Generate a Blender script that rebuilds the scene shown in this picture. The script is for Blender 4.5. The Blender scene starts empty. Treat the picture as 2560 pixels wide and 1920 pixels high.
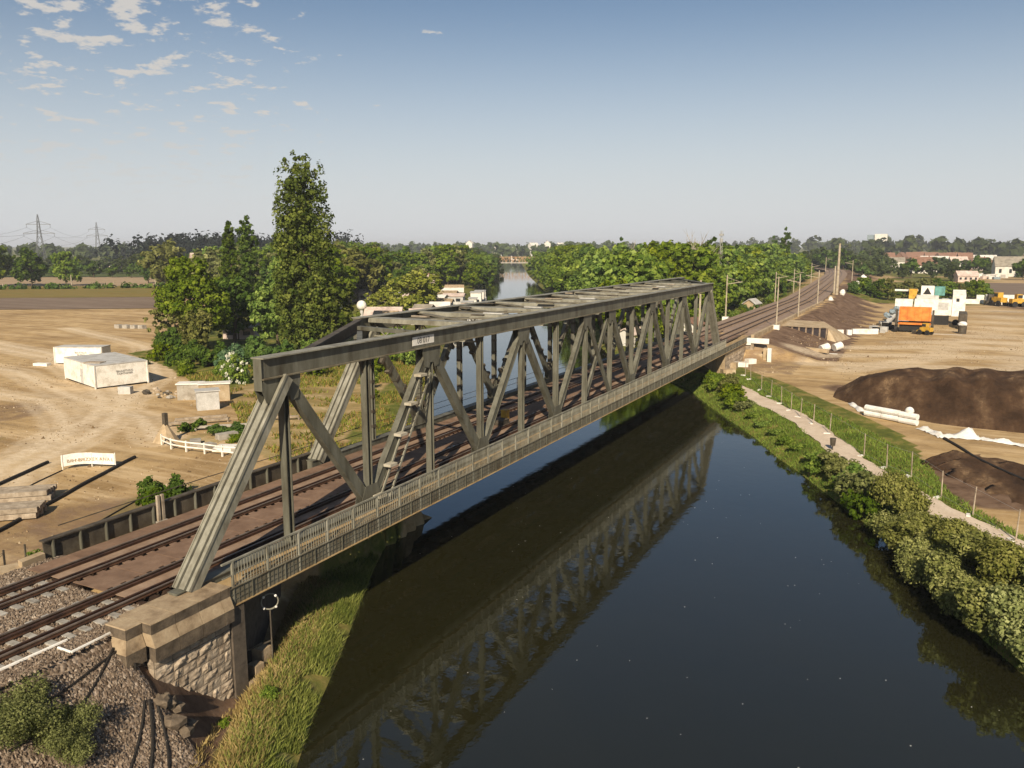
import bpy, math, random
import numpy as np
from mathutils import Vector, Matrix

scene = bpy.context.scene
COL = scene.collection
R = math.radians
random.seed(7)
RNG = np.random.default_rng(7)

# ------------------------------------------------------------------ camera
cam_d = bpy.data.cameras.new('camera')
cam_d.sensor_fit = 'HORIZONTAL'
cam_d.sensor_width = 36.0
cam_d.lens = 36.0 * 2044.19 / 2560.0
cam_d.clip_start = 0.3
cam_d.clip_end = 20000
cam = bpy.data.objects.new('camera', cam_d)
COL.objects.link(cam)
cam.location = (29.58, -21.4, 13.73)
cam.rotation_euler = (R(90) - 0.16737, 0, 0.47169)
scene.camera = cam

# ------------------------------------------------------------------ sun, sky, exposure
LIGHT = Vector((-0.52, 1.45, -1.0)).normalized()          # direction the light travels
SUN_EL = math.asin(-LIGHT.z)
SUN_ROT = math.atan2(-LIGHT.x, -LIGHT.y)
sun_d = bpy.data.lights.new('sun', 'SUN')
sun_d.energy = 5.0
sun_d.angle = R(0.5)
sun_d.color = (1.0, 0.86, 0.66)
sun = bpy.data.objects.new('sun', sun_d)
COL.objects.link(sun)
sun.location = (60, -80, 80)
sun.rotation_euler = LIGHT.to_track_quat('-Z', 'Y').to_euler()

world = bpy.data.worlds.new('World')
scene.world = world
world.use_nodes = True


def build_world():
    nt = world.node_tree
    for n in list(nt.nodes):
        nt.nodes.remove(n)
    L = nt.links.new

    def N(t, **kw):
        n = nt.nodes.new(t)
        for k, v in kw.items():
            setattr(n, k, v)
        return n
    out = N('ShaderNodeOutputWorld')
    bg = N('ShaderNodeBackground')
    bg.inputs['Strength'].default_value = 0.055
    sky = N('ShaderNodeTexSky', sky_type='NISHITA')
    sky.sun_disc = False
    sky.sun_elevation = SUN_EL
    sky.sun_rotation = SUN_ROT
    sky.altitude = 50
    sky.air_density = 1.0
    sky.dust_density = 0.4
    sky.ozone_density = 1.6
    # small altocumulus flakes, scattered over the sky on the left of the river, thinning out to clear air
    tc = N('ShaderNodeTexCoord')
    sep = N('ShaderNodeSeparateXYZ')
    L(tc.outputs['Generated'], sep.inputs[0])
    mz = N('ShaderNodeMath', operation='ADD'); mz.inputs[1].default_value = 0.16
    L(sep.outputs['Z'], mz.inputs[0])
    dx = N('ShaderNodeMath', operation='DIVIDE'); L(sep.outputs['X'], dx.inputs[0]); L(mz.outputs[0], dx.inputs[1])
    dy = N('ShaderNodeMath', operation='DIVIDE'); L(sep.outputs['Y'], dy.inputs[0]); L(mz.outputs[0], dy.inputs[1])
    cmb = N('ShaderNodeCombineXYZ'); L(dx.outputs[0], cmb.inputs[0]); L(dy.outputs[0], cmb.inputs[1])
    n1 = N('ShaderNodeTexNoise'); n1.inputs['Scale'].default_value = 9.5; n1.inputs['Detail'].default_value = 6
    n1.inputs['Roughness'].default_value = 0.62
    L(cmb.outputs[0], n1.inputs['Vector'])
    n2 = N('ShaderNodeTexNoise'); n2.inputs['Scale'].default_value = 1.3; n2.inputs['Detail'].default_value = 2
    L(cmb.outputs[0], n2.inputs['Vector'])
    # how far towards the cloudy quarter
    dot = N('ShaderNodeVectorMath', operation='DOT_PRODUCT')
    L(tc.outputs['Generated'], dot.inputs[0])
    dot.inputs[1].default_value = (-0.891, -0.454, 0.0)
    az = N('ShaderNodeMapRange'); az.inputs[1].default_value = 0.0; az.inputs[2].default_value = 0.3
    az.inputs[3].default_value = -0.14; az.inputs[4].default_value = 0.045
    L(dot.outputs['Value'], az.inputs[0])
    s1 = N('ShaderNodeMath', operation='MULTIPLY'); s1.inputs[1].default_value = 0.24; L(n2.outputs[0], s1.inputs[0])
    s2 = N('ShaderNodeMath', operation='ADD'); L(n1.outputs[0], s2.inputs[0]); L(s1.outputs[0], s2.inputs[1])
    s3 = N('ShaderNodeMath', operation='ADD'); L(s2.outputs[0], s3.inputs[0]); L(az.outputs[0], s3.inputs[1])
    cov = N('ShaderNodeMapRange', interpolation_type='SMOOTHSTEP')
    cov.inputs[1].default_value = 0.695; cov.inputs[2].default_value = 0.79
    cov.inputs[3].default_value = 0.0; cov.inputs[4].default_value = 0.92
    L(s3.outputs[0], cov.inputs[0])
    hz = N('ShaderNodeMapRange'); hz.inputs[1].default_value = 0.03; hz.inputs[2].default_value = 0.15
    L(sep.outputs['Z'], hz.inputs[0])
    covm = N('ShaderNodeMath', operation='MULTIPLY'); L(cov.outputs[0], covm.inputs[0]); L(hz.outputs[0], covm.inputs[1])
    hs = N('ShaderNodeHueSaturation'); hs.inputs['Saturation'].default_value = 1.0
    L(sky.outputs[0], hs.inputs['Color'])
    mix = N('ShaderNodeMix', data_type='RGBA')
    L(covm.outputs[0], mix.inputs[0])
    # pale summer haze lying along the whole horizon
    hzf = N('ShaderNodeMapRange', interpolation_type='SMOOTHSTEP')
    hzf.inputs[1].default_value = 0.30; hzf.inputs[2].default_value = -0.02
    hzf.inputs[3].default_value = 0.0; hzf.inputs[4].default_value = 0.97
    L(sep.outputs['Z'], hzf.inputs[0])
    hmix = N('ShaderNodeMix', data_type='RGBA')
    L(hzf.outputs[0], hmix.inputs[0])
    L(hs.outputs[0], hmix.inputs[6])
    hmix.inputs[7].default_value = (8.9, 9.15, 9.5, 1)
    L(hmix.outputs[2], mix.inputs[6])
    mix.inputs[7].default_value = (8.6, 8.2, 7.7, 1)
    L(mix.outputs[2], bg.inputs['Color'])
    L(bg.outputs[0], out.inputs[0])


build_world()
scene.view_settings.view_transform = 'Standard'
scene.view_settings.look = 'None'
scene.view_settings.exposure = 0.45
scene.view_settings.gamma = 1.0
scene.view_settings.use_curve_mapping = False
scene.render.engine = 'CYCLES'
scene.cycles.max_bounces = 6
scene.cycles.diffuse_bounces = 2
scene.cycles.glossy_bounces = 3
scene.cycles.transmission_bounces = 2
scene.cycles.transparent_max_bounces = 4
scene.cycles.caustics_reflective = False
scene.cycles.caustics_refractive = False
scene.cycles.use_denoising = True


# ------------------------------------------------------------------ material helpers
def node_mat(name):
    m = bpy.data.materials.new(name)
    m.use_nodes = True
    nt = m.node_tree
    for n in list(nt.nodes):
        nt.nodes.remove(n)

    def N(t, inp=None, **kw):
        n = nt.nodes.new(t)
        for k, v in kw.items():
            setattr(n, k, v)
        for k, v in (inp or {}).items():
            if isinstance(v, bpy.types.NodeSocket):
                nt.links.new(v, n.inputs[k])
            else:
                n.inputs[k].default_value = v
        return n
    return m, nt, N


def c4(c):
    return (c[0], c[1], c[2], 1.0)


def ramp(N, fac, stops):
    n = N('ShaderNodeValToRGB', {'Fac': fac})
    cr = n.color_ramp
    while len(cr.elements) < len(stops):
        cr.elements.new(0.5)
    for e, (p, c) in zip(cr.elements, stops):
        e.position = p
        e.color = c4(c)
    return n.outputs[0]


def mixc(N, fac, a, b):
    n = N('ShaderNodeMix', {0: fac}, data_type='RGBA')
    for i, v in ((6, a), (7, b)):
        if isinstance(v, bpy.types.NodeSocket):
            n.id_data.links.new(v, n.inputs[i])
        else:
            n.inputs[i].default_value = c4(v)
    return n.outputs[2]


def mr(N, v, a, b, c=0.0, d=1.0):
    return N('ShaderNodeMapRange', {0: v, 1: a, 2: b, 3: c, 4: d}).outputs[0]


def noise(N, vec, scale, detail=4, rough=0.6):
    return N('ShaderNodeTexNoise', {'Vector': vec, 'Scale': scale, 'Detail': detail, 'Roughness': rough}).outputs[0]


def weathered(name, col, dark=None, light=None, rough=0.7, scale=1.5, bump=0.15, bscale=12, metal=0.0, stretch=None, spec=0.3, rand=0.0):
    """a mottled surface: base colour, darker and lighter stains in patches, fine relief"""
    m, nt, N = node_mat(name)
    dark = dark or tuple(x * 0.55 for x in col)
    light = light or tuple(min(1, x * 1.35) for x in col)
    pos = N('ShaderNodeNewGeometry').outputs['Position']
    if stretch:
        pos = N('ShaderNodeVectorMath', {0: pos, 1: stretch}, operation='MULTIPLY').outputs[0]
    a = noise(N, pos, scale, 6, 0.65)
    b = noise(N, pos, scale * 6.3, 5, 0.7)
    c = ramp(N, a, [(0.30, dark), (0.5, col), (0.72, light)])
    c = mixc(N, mr(N, b, 0.42, 0.72, 0, 0.55), c, tuple(x * 0.7 for x in col))
    if rand:
        rnd = N('ShaderNodeObjectInfo').outputs['Random']
        hv = N('ShaderNodeHueSaturation', {'Value': mr(N, rnd, 0, 1, 1 - rand, 1 + rand), 'Color': c})
        c = hv.outputs[0]
    bn = noise(N, pos, bscale, 4, 0.6)
    bp = N('ShaderNodeBump', {'Strength': bump, 'Distance': 0.05, 'Height': bn})
    p = N('ShaderNodeBsdfPrincipled', {'Base Color': c, 'Roughness': rough, 'Metallic': metal, 'Specular IOR Level': spec, 'Normal': bp.outputs[0]})
    o = N('ShaderNodeOutputMaterial', {0: p.outputs[0]})
    return m


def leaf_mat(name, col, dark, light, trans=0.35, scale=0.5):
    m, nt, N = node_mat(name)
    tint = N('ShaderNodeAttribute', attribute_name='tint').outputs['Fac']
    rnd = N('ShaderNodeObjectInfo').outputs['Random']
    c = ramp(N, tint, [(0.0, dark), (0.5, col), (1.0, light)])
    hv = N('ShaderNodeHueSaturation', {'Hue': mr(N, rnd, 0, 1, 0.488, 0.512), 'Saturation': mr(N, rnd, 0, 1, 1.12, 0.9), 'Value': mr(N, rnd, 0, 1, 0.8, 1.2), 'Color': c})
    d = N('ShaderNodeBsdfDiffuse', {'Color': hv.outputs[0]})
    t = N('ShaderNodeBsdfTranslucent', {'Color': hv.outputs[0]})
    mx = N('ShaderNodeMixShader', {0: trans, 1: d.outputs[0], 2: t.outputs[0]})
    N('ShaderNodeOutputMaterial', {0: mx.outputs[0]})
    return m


# ------------------------------------------------------------------ mesh helpers
class MB:
    def __init__(self):
        self.v = []
        self.f = []

    def add(self, vs, fs):
        o = len(self.v)
        self.v.extend([tuple(map(float, p)) for p in vs])
        self.f.extend([tuple(i + o for i in f) for f in fs])
        return self

    HEX = [(0, 3, 2, 1), (4, 5, 6, 7), (0, 1, 5, 4), (1, 2, 6, 5), (2, 3, 7, 6), (3, 0, 4, 7)]

    def box(self, x0, x1, y0, y1, z0, z1):
        return self.add([(x0, y0, z0), (x1, y0, z0), (x1, y1, z0), (x0, y1, z0),
                         (x0, y0, z1), (x1, y0, z1), (x1, y1, z1), (x0, y1, z1)], self.HEX)

    def beam(self, p0, p1, w, d, side=(1, 0, 0)):
        p0 = Vector(p0); p1 = Vector(p1)
        ax = (p1 - p0).normalized()
        s = Vector(side)
        s = s - ax * s.dot(ax)
        if s.length < 1e-4:
            s = Vector((0, 1, 0)) - ax * ax.y
        s.normalize()
        u = ax.cross(s)
        a = s * (w / 2); b = u * (d / 2)
        ring = [-a - b, a - b, a + b, -a + b]
        vs = [p0 + r for r in ring] + [p1 + r for r in ring]
        return self.add(vs, [(0, 3, 2, 1), (4, 5, 6, 7), (0, 1, 5, 4), (1, 2, 6, 5), (2, 3, 7, 6), (3, 0, 4, 7)])

    def cyl(self, p0, p1, r0, r1=None, n=8, caps=True):
        r1 = r0 if r1 is None else r1
        p0 = Vector(p0); p1 = Vector(p1)
        ax = (p1 - p0).normalized()
        s = ax.orthogonal().normalized()
        u = ax.cross(s)
        vs = []
        for p, r in ((p0, r0), (p1, r1)):
            for i in range(n):
                t = 2 * math.pi * i / n
                vs.append(p + (s * math.cos(t) + u * math.sin(t)) * r)
        fs = [(i, (i + 1) % n, n + (i + 1) % n, n + i) for i in range(n)]
        if caps:
            fs += [tuple(range(n - 1, -1, -1)), tuple(range(n, 2 * n))]
        return self.add(vs, fs)

    def prism(self, pts, z0, z1):
        n = len(pts)
        vs = [(x, y, z0) for x, y in pts] + [(x, y, z1) for x, y in pts]
        fs = [(i, (i + 1) % n, n + (i + 1) % n, n + i) for i in range(n)]
        fs += [tuple(range(n - 1, -1, -1)), tuple(range(n, 2 * n))]
        return self.add(vs, fs)

    def prism_x(self, pts, x0, x1):
        """polygon in (y, z) extruded along x"""
        n = len(pts)
        vs = [(x0, y, z) for y, z in pts] + [(x1, y, z) for y, z in pts]
        fs = [(i, (i + 1) % n, n + (i + 1) % n, n + i) for i in range(n)]
        fs += [tuple(range(n - 1, -1, -1)), tuple(range(n, 2 * n))]
        return self.add(vs, fs)

    def tube(self, pts, r, n=6):
        for a, b in zip(pts[:-1], pts[1:]):
            self.cyl(a, b, r, r, n)
        return self

    def sphere(self, c, rx, ry=None, rz=None, n=10, m=6, jit=0.0, rnd=random):
        ry = ry or rx; rz = rz or rx
        vs = []
        for j in range(m + 1):
            ph = math.pi * j / m
            for i in range(n):
                t = 2 * math.pi * i / n
                k = 1 + rnd.uniform(-jit, jit)
                vs.append((c[0] + rx * k * math.sin(ph) * math.cos(t), c[1] + ry * k * math.sin(ph) * math.sin(t), c[2] + rz * k * math.cos(ph)))
        fs = []
        for j in range(m):
            for i in range(n):
                fs.append((j * n + i, (j + 1) * n + i, (j + 1) * n + (i + 1) % n, j * n + (i + 1) % n))
        return self.add(vs, fs)

    def mesh(self, name, mat=None, smooth=False):
        me = bpy.data.meshes.new(name)
        me.from_pydata(self.v, [], self.f)
        if mat:
            me.materials.append(mat)
        if smooth:
            me.shade_smooth()
        return me


def np_mesh(name, V, F, mat, attrs=None, smooth=False):
    """V (n,3); F (m,k) all faces with k corners"""
    V = np.ascontiguousarray(V, dtype=np.float32)
    F = np.ascontiguousarray(F, dtype=np.int32)
    m, k = F.shape
    me = bpy.data.meshes.new(name)
    me.vertices.add(len(V)); me.vertices.foreach_set('co', V.ravel())
    me.loops.add(m * k); me.loops.foreach_set('vertex_index', F.ravel())
    me.polygons.add(m); me.polygons.foreach_set('loop_start', np.arange(0, m * k, k, dtype=np.int32))
    try:
        me.polygons.foreach_set('loop_total', np.full(m, k, dtype=np.int32))
    except Exception:
        pass
    for an, (typ, dat) in (attrs or {}).items():
        at = me.attributes.new(an, typ, 'POINT')
        if typ == 'FLOAT':
            at.data.foreach_set('value', np.ascontiguousarray(dat, dtype=np.float32).ravel())
        else:
            at.data.foreach_set('color', np.ascontiguousarray(dat, dtype=np.float32).ravel())
    me.update(calc_edges=True)
    if mat:
        me.materials.append(mat)
    if smooth:
        me.shade_smooth()
    return me


def link(name, data, parent=None, loc=None, rz=0.0, scale=None):
    o = bpy.data.objects.new(name, data)
    COL.objects.link(o)
    if loc is not None:
        o.location = loc
    if rz:
        o.rotation_euler = (0, 0, rz)
    if scale is not None:
        o.scale = scale if hasattr(scale, '__len__') else (scale,) * 3
    if parent is not None:
        o.parent = parent
        o.matrix_parent_inverse = Matrix.Translation(-Vector(parent.location))
    return o


def tag(o, label=None, cat=None, group=None, kind=None):
    if label: o['label'] = label
    if cat: o['category'] = cat
    if group: o['group'] = group
    if kind: o['kind'] = kind
    return o


def thing(name, label, cat, loc=(0, 0, 0), group=None):
    """an Empty at the base of a thing; its parts are given in world coordinates"""
    return tag(link(name, None, None, loc), label, cat, group)


def solid(name, mb, mat, label, cat, group=None):
    return tag(link(name, mb.mesh(name, mat) if isinstance(mb, MB) else mb), label, cat, group)


def structure(name, data):
    return tag(link(name, data), kind='structure')


def copy_tree(o, loc=None, rz=None, scale=None, label=None, group=None, parent=None):
    c = o.copy()
    COL.objects.link(c)
    if parent is not None:
        c.parent = parent
    if loc is not None: c.location = loc
    if rz is not None: c.rotation_euler = (0, 0, rz)
    if scale is not None: c.scale = scale if hasattr(scale, '__len__') else (scale,) * 3
    if label: c['label'] = label
    if group: c['group'] = group
    for ch in o.children:
        copy_tree(ch, parent=c)
    return c


ORD = ['first', 'second', 'third', 'fourth', 'fifth', 'sixth', 'seventh', 'eighth', 'ninth', 'tenth', 'eleventh', 'twelfth', 'thirteenth',
       'fourteenth', 'fifteenth', 'sixteenth', 'seventeenth', 'eighteenth', 'nineteenth', 'twentieth']


def ordinal(i):
    if i < 20:
        return ORD[i]
    if i >= 99:
        return 'hundredth' if i == 99 else 'hundred and ' + ordinal(i - 100)
    t = ['twenty', 'thirty', 'forty', 'fifty', 'sixty', 'seventy', 'eighty', 'ninety'][(i + 1) // 10 - 2]
    r = (i + 1) % 10
    return t[:-1] + 'ieth' if r == 0 else t + '-' + ORD[r - 1]


# ------------------------------------------------------------------ materials
M = {}
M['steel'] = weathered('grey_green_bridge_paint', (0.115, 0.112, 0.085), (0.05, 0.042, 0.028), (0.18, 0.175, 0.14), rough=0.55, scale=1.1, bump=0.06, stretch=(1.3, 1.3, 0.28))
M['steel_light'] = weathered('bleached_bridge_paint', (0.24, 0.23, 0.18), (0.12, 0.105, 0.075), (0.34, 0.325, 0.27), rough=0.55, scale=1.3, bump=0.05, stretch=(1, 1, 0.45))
M['steel_dark'] = weathered('dark_weathered_steel', (0.075, 0.062, 0.045), (0.035, 0.026, 0.018), (0.13, 0.11, 0.08), rough=0.7, scale=1.2, bump=0.08)
M['fascia'] = weathered('rusting_fascia_paint', (0.165, 0.145, 0.10), (0.085, 0.06, 0.034), (0.225, 0.205, 0.155), rough=0.7, scale=0.8, bump=0.08)
M['plate'] = weathered('brown_deck_plate', (0.20, 0.125, 0.08), (0.12, 0.07, 0.042), (0.27, 0.18, 0.12), rough=0.75, scale=0.8, bump=0.05, rand=0.12)
M['plate_tan'] = weathered('tan_deck_strip', (0.27, 0.185, 0.125), (0.17, 0.105, 0.065), (0.35, 0.255, 0.18), rough=0.8, scale=0.9, bump=0.05, rand=0.1)
M['walkway'] = weathered('ochre_walkway_boards', (0.36, 0.25, 0.12), (0.2, 0.13, 0.06), (0.45, 0.33, 0.18), rough=0.85, scale=1.2, bump=0.1)
M['timber'] = weathered('dark_sleeper_timber', (0.035, 0.02, 0.012), (0.015, 0.009, 0.006), (0.07, 0.04, 0.024), rough=0.85, scale=3)
M['sleeper'] = weathered('grey_concrete_sleeper', (0.34, 0.32, 0.28), (0.2, 0.18, 0.15), (0.46, 0.44, 0.4), rough=0.9, scale=2.5, rand=0.2)
M['far_bed'] = weathered('pinkish_brown_far_ballast', (0.27, 0.195, 0.145), (0.19, 0.13, 0.095), (0.34, 0.26, 0.2), rough=0.95, scale=0.6, bump=0.4, bscale=8)
M['far_sleeper'] = weathered('brown_far_sleeper', (0.2, 0.145, 0.105), rough=0.95, scale=2)
M['rail'] = weathered('rusty_rail_steel', (0.055, 0.026, 0.014), (0.02, 0.01, 0.007), (0.10, 0.05, 0.028), rough=0.6, scale=2, spec=0.4)
M['rail_head'] = weathered('worn_rail_head', (0.20, 0.15, 0.115), (0.12, 0.08, 0.055), (0.3, 0.25, 0.2), rough=0.4, scale=2, metal=0.4)
M['white_paint'] = weathered('dirty_white_paint', (0.78, 0.75, 0.68), (0.5, 0.46, 0.38), (0.85, 0.83, 0.78), rough=0.6, scale=1.1, bump=0.03)
M['white_sheet'] = weathered('white_fleece_sheet', (0.76, 0.74, 0.7), (0.5, 0.47, 0.42), (0.84, 0.83, 0.8), rough=0.9, scale=1.4, bump=0.25, bscale=4)
M['board'] = weathered('drab_cream_board', (0.42, 0.38, 0.29), (0.28, 0.24, 0.17), (0.5, 0.46, 0.38), rough=0.8, scale=2)
M['lettering'] = weathered('faded_ochre_lettering', (0.42, 0.32, 0.2), rough=0.8, scale=8)
M['lettering_dark'] = weathered('dark_grey_lettering', (0.13, 0.125, 0.115), rough=0.8, scale=8)
M['stone'] = weathered('rock_faced_sandstone', (0.34, 0.27, 0.195), (0.15, 0.11, 0.075), (0.48, 0.40, 0.30), rough=0.9, scale=2.6, bump=0.7, bscale=9, rand=0.28)
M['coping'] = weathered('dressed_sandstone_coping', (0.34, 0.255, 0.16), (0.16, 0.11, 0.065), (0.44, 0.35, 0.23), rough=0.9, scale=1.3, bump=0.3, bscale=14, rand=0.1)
M['coping_dark'] = weathered('dark_sandstone', (0.13, 0.10, 0.07), (0.06, 0.045, 0.03), (0.22, 0.17, 0.115), rough=0.95, scale=2.2, bump=0.4, bscale=12, rand=0.15)  # darker sandstone: upright coping bands and loose stones; slopes and tops stay paler
M['mortar'] = weathered('dark_recessed_mortar', (0.10, 0.08, 0.06), rough=0.95, scale=3)
M['concrete'] = weathered('stained_concrete', (0.36, 0.33, 0.28), (0.2, 0.17, 0.13), (0.48, 0.45, 0.4), rough=0.9, scale=0.9, bump=0.2)
M['concrete_warm'] = weathered('warm_stained_concrete', (0.42, 0.32, 0.2), (0.25, 0.18, 0.1), (0.52, 0.43, 0.3), rough=0.9, scale=0.8, bump=0.2)
M['grey_box'] = weathered('light_grey_sheet_metal', (0.48, 0.47, 0.44), (0.32, 0.3, 0.27), (0.58, 0.57, 0.55), rough=0.6, scale=1)
M['dark'] = weathered('near_black_rubber', (0.022, 0.02, 0.018), rough=0.7, scale=3)
M['cable'] = weathered('black_cable_sheath', (0.02, 0.017, 0.014), rough=0.6, scale=3)
M['glass'] = weathered('dark_window_glass', (0.03, 0.035, 0.04), rough=0.12, scale=1, bump=0, spec=0.6)
M['orange'] = weathered('orange_machine_paint', (0.62, 0.19, 0.03), (0.4, 0.11, 0.02), (0.7, 0.27, 0.06), rough=0.5, scale=0.8, bump=0.03)
M['yellow'] = weathered('yellow_machine_paint', (0.55, 0.32, 0.04), (0.3, 0.16, 0.03), (0.65, 0.42, 0.08), rough=0.5, scale=1.2, bump=0.03)
M['bluegrey'] = weathered('blue_grey_machine_paint', (0.22, 0.27, 0.3), rough=0.5, scale=1.2)
M['teal'] = weathered('teal_machine_paint', (0.12, 0.3, 0.27), rough=0.5, scale=1.2)
M['wood'] = weathered('weathered_grey_timber', (0.33, 0.27, 0.2), (0.17, 0.13, 0.09), (0.48, 0.41, 0.32), rough=0.9, scale=2, rand=0.15)
M['pole'] = weathered('pale_mast_concrete', (0.40, 0.34, 0.25), (0.25, 0.2, 0.13), (0.5, 0.44, 0.35), rough=0.85, scale=1)
M['galv'] = weathered('galvanised_steel', (0.36, 0.36, 0.34), rough=0.5, scale=2, metal=0.3)
M['bark'] = weathered('brown_bark', (0.10, 0.075, 0.05), (0.05, 0.035, 0.025), (0.16, 0.125, 0.09), rough=0.95, scale=3, bump=0.5, bscale=18)
M['bark_pale'] = weathered('bleached_dead_wood', (0.36, 0.31, 0.24), rough=0.95, scale=2)
M['roof_red'] = weathered('red_roof_tiles', (0.22, 0.12, 0.08), (0.15, 0.08, 0.05), (0.28, 0.165, 0.115), rough=0.9, scale=0.8)
M['roof_grey'] = weathered('grey_brown_roof', (0.27, 0.24, 0.19), rough=0.9, scale=0.5)
M['pink'] = weathered('pale_pink_render', (0.55, 0.44, 0.38), rough=0.9, scale=0.6)
M['render'] = weathered('off_white_render', (0.66, 0.63, 0.57), (0.5, 0.46, 0.4), (0.74, 0.72, 0.67), rough=0.9, scale=0.4)
M['sheet_pile'] = weathered('dark_sheet_pile_steel', (0.035, 0.027, 0.03), (0.02, 0.015, 0.016), (0.06, 0.045, 0.045), rough=0.7, scale=2)
M['pile_edge'] = weathered('rusty_sheet_pile_lock', (0.26, 0.19, 0.13), rough=0.8, scale=2)
M['path'] = weathered('pale_gravel_path', (0.60, 0.49, 0.375), (0.5, 0.395, 0.29), (0.68, 0.57, 0.45), rough=0.95, scale=0.7, bump=0.4, bscale=20)
M['tan_lattice'] = weathered('tan_steel_lattice', (0.42, 0.26, 0.13), rough=0.7, scale=1)
M['pylon'] = weathered('grey_pylon_steel', (0.16, 0.165, 0.17), rough=0.6, scale=0.2)
M['leaf_poplar'] = leaf_mat('poplar_leaf', (0.115, 0.145, 0.022), (0.035, 0.055, 0.008), (0.23, 0.25, 0.045))
M['leaf_poplar_dark'] = leaf_mat('dark_poplar_leaf', (0.085, 0.135, 0.025), (0.035, 0.065, 0.012), (0.16, 0.22, 0.045))
M['leaf_bright'] = leaf_mat('bright_yellow_green_leaf', (0.165, 0.235, 0.035), (0.06, 0.105, 0.015), (0.34, 0.41, 0.075))
M['leaf_green'] = leaf_mat('mid_green_leaf', (0.154, 0.224, 0.031), (0.065, 0.117, 0.016), (0.311, 0.373, 0.057))
M['leaf_deep'] = leaf_mat('deep_green_leaf', (0.084, 0.142, 0.025), (0.038, 0.071, 0.013), (0.169, 0.235, 0.045))
M['leaf_olive'] = leaf_mat('grey_olive_leaf', (0.175, 0.185, 0.058), (0.07, 0.085, 0.022), (0.32, 0.325, 0.12))
M['leaf_silver'] = leaf_mat('silver_green_willow_leaf', (0.25, 0.265, 0.085), (0.075, 0.095, 0.024), (0.46, 0.46, 0.18))
M['leaf_blue'] = leaf_mat('blue_green_leaf', (0.101, 0.184, 0.082), (0.046, 0.088, 0.039), (0.239, 0.315, 0.164))
M['leaf_far'] = leaf_mat('distant_dull_leaf', (0.078, 0.104, 0.034), (0.043, 0.061, 0.020), (0.121, 0.146, 0.050))
M['leaf_fardark'] = leaf_mat('distant_dark_conifer', (0.018, 0.026, 0.021), (0.011, 0.017, 0.015), (0.03, 0.04, 0.03))
M['blossom'] = leaf_mat('white_blossom', (0.72, 0.72, 0.6), (0.6, 0.6, 0.45), (0.8, 0.8, 0.72), trans=0.2)
M['grass'] = leaf_mat('bank_grass_blade', (0.19, 0.215, 0.04), (0.085, 0.115, 0.02), (0.33, 0.33, 0.085), trans=0.3)
M['grass_dry'] = leaf_mat('dry_grass_blade', (0.36, 0.25, 0.09), (0.2, 0.14, 0.05), (0.47, 0.35, 0.15), trans=0.3)
M['grass_green'] = leaf_mat('fresh_bank_grass_blade', (0.15, 0.215, 0.035), (0.06, 0.10, 0.016), (0.27, 0.33, 0.06), trans=0.3)
M['leaf_lime'] = leaf_mat('pale_lime_leaf', (0.29, 0.32, 0.065), (0.11, 0.15, 0.025), (0.47, 0.48, 0.14))
M['grass_dark'] = leaf_mat('rank_green_blade', (0.07, 0.12, 0.03), (0.03, 0.06, 0.015), (0.13, 0.18, 0.05), trans=0.3)


def mk_stone_bits():
    m, nt, N = node_mat('brown_ballast_stone')
    tint = N('ShaderNodeAttribute', attribute_name='tint').outputs['Fac']
    c = ramp(N, tint, [(0.0, (0.06, 0.042, 0.03)), (0.35, (0.17, 0.125, 0.088)), (0.7, (0.29, 0.225, 0.165)), (1.0, (0.47, 0.40, 0.32))])
    p = N('ShaderNodeBsdfPrincipled', {'Base Color': c, 'Roughness': 0.9, 'Specular IOR Level': 0.2})
    N('ShaderNodeOutputMaterial', {0: p.outputs[0]})
    return m


M['stones'] = mk_stone_bits()


def mk_clod():
    m, nt, N = node_mat('sandy_clod')
    tint = N('ShaderNodeAttribute', attribute_name='tint').outputs['Fac']
    c = ramp(N, tint, [(0.0, (0.14, 0.09, 0.045)), (0.5, (0.32, 0.22, 0.12)), (1.0, (0.55, 0.45, 0.32))])
    p = N('ShaderNodeBsdfPrincipled', {'Base Color': c, 'Roughness': 0.95, 'Specular IOR Level': 0.1})
    N('ShaderNodeOutputMaterial', {0: p.outputs[0]})
    return m


M['clod'] = mk_clod()


def mk_ballast():
    m, nt, N = node_mat('brown_ballast_bed')
    pos = N('ShaderNodeNewGeometry').outputs['Position']
    v = N('ShaderNodeTexVoronoi', {'Vector': pos, 'Scale': 9.0})
    a = N('ShaderNodeSeparateColor', {0: v.outputs['Color']}).outputs[0]
    c = ramp(N, a, [(0.0, (0.055, 0.04, 0.028)), (0.4, (0.15, 0.11, 0.08)), (0.75, (0.25, 0.195, 0.145)), (1.0, (0.38, 0.31, 0.25))])
    big = noise(N, pos, 0.35, 4)
    c = mixc(N, mr(N, big, 0.4, 0.7, 0, 0.45), c, (0.16, 0.11, 0.07))
    bp = N('ShaderNodeBump', {'Strength': 0.9, 'Distance': 0.06, 'Height': v.outputs['Distance']}, invert=True)
    p = N('ShaderNodeBsdfPrincipled', {'Base Color': c, 'Roughness': 0.95, 'Specular IOR Level': 0.15, 'Normal': bp.outputs[0]})
    N('ShaderNodeOutputMaterial', {0: p.outputs[0]})
    return m


M['ballast'] = mk_ballast()


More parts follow.
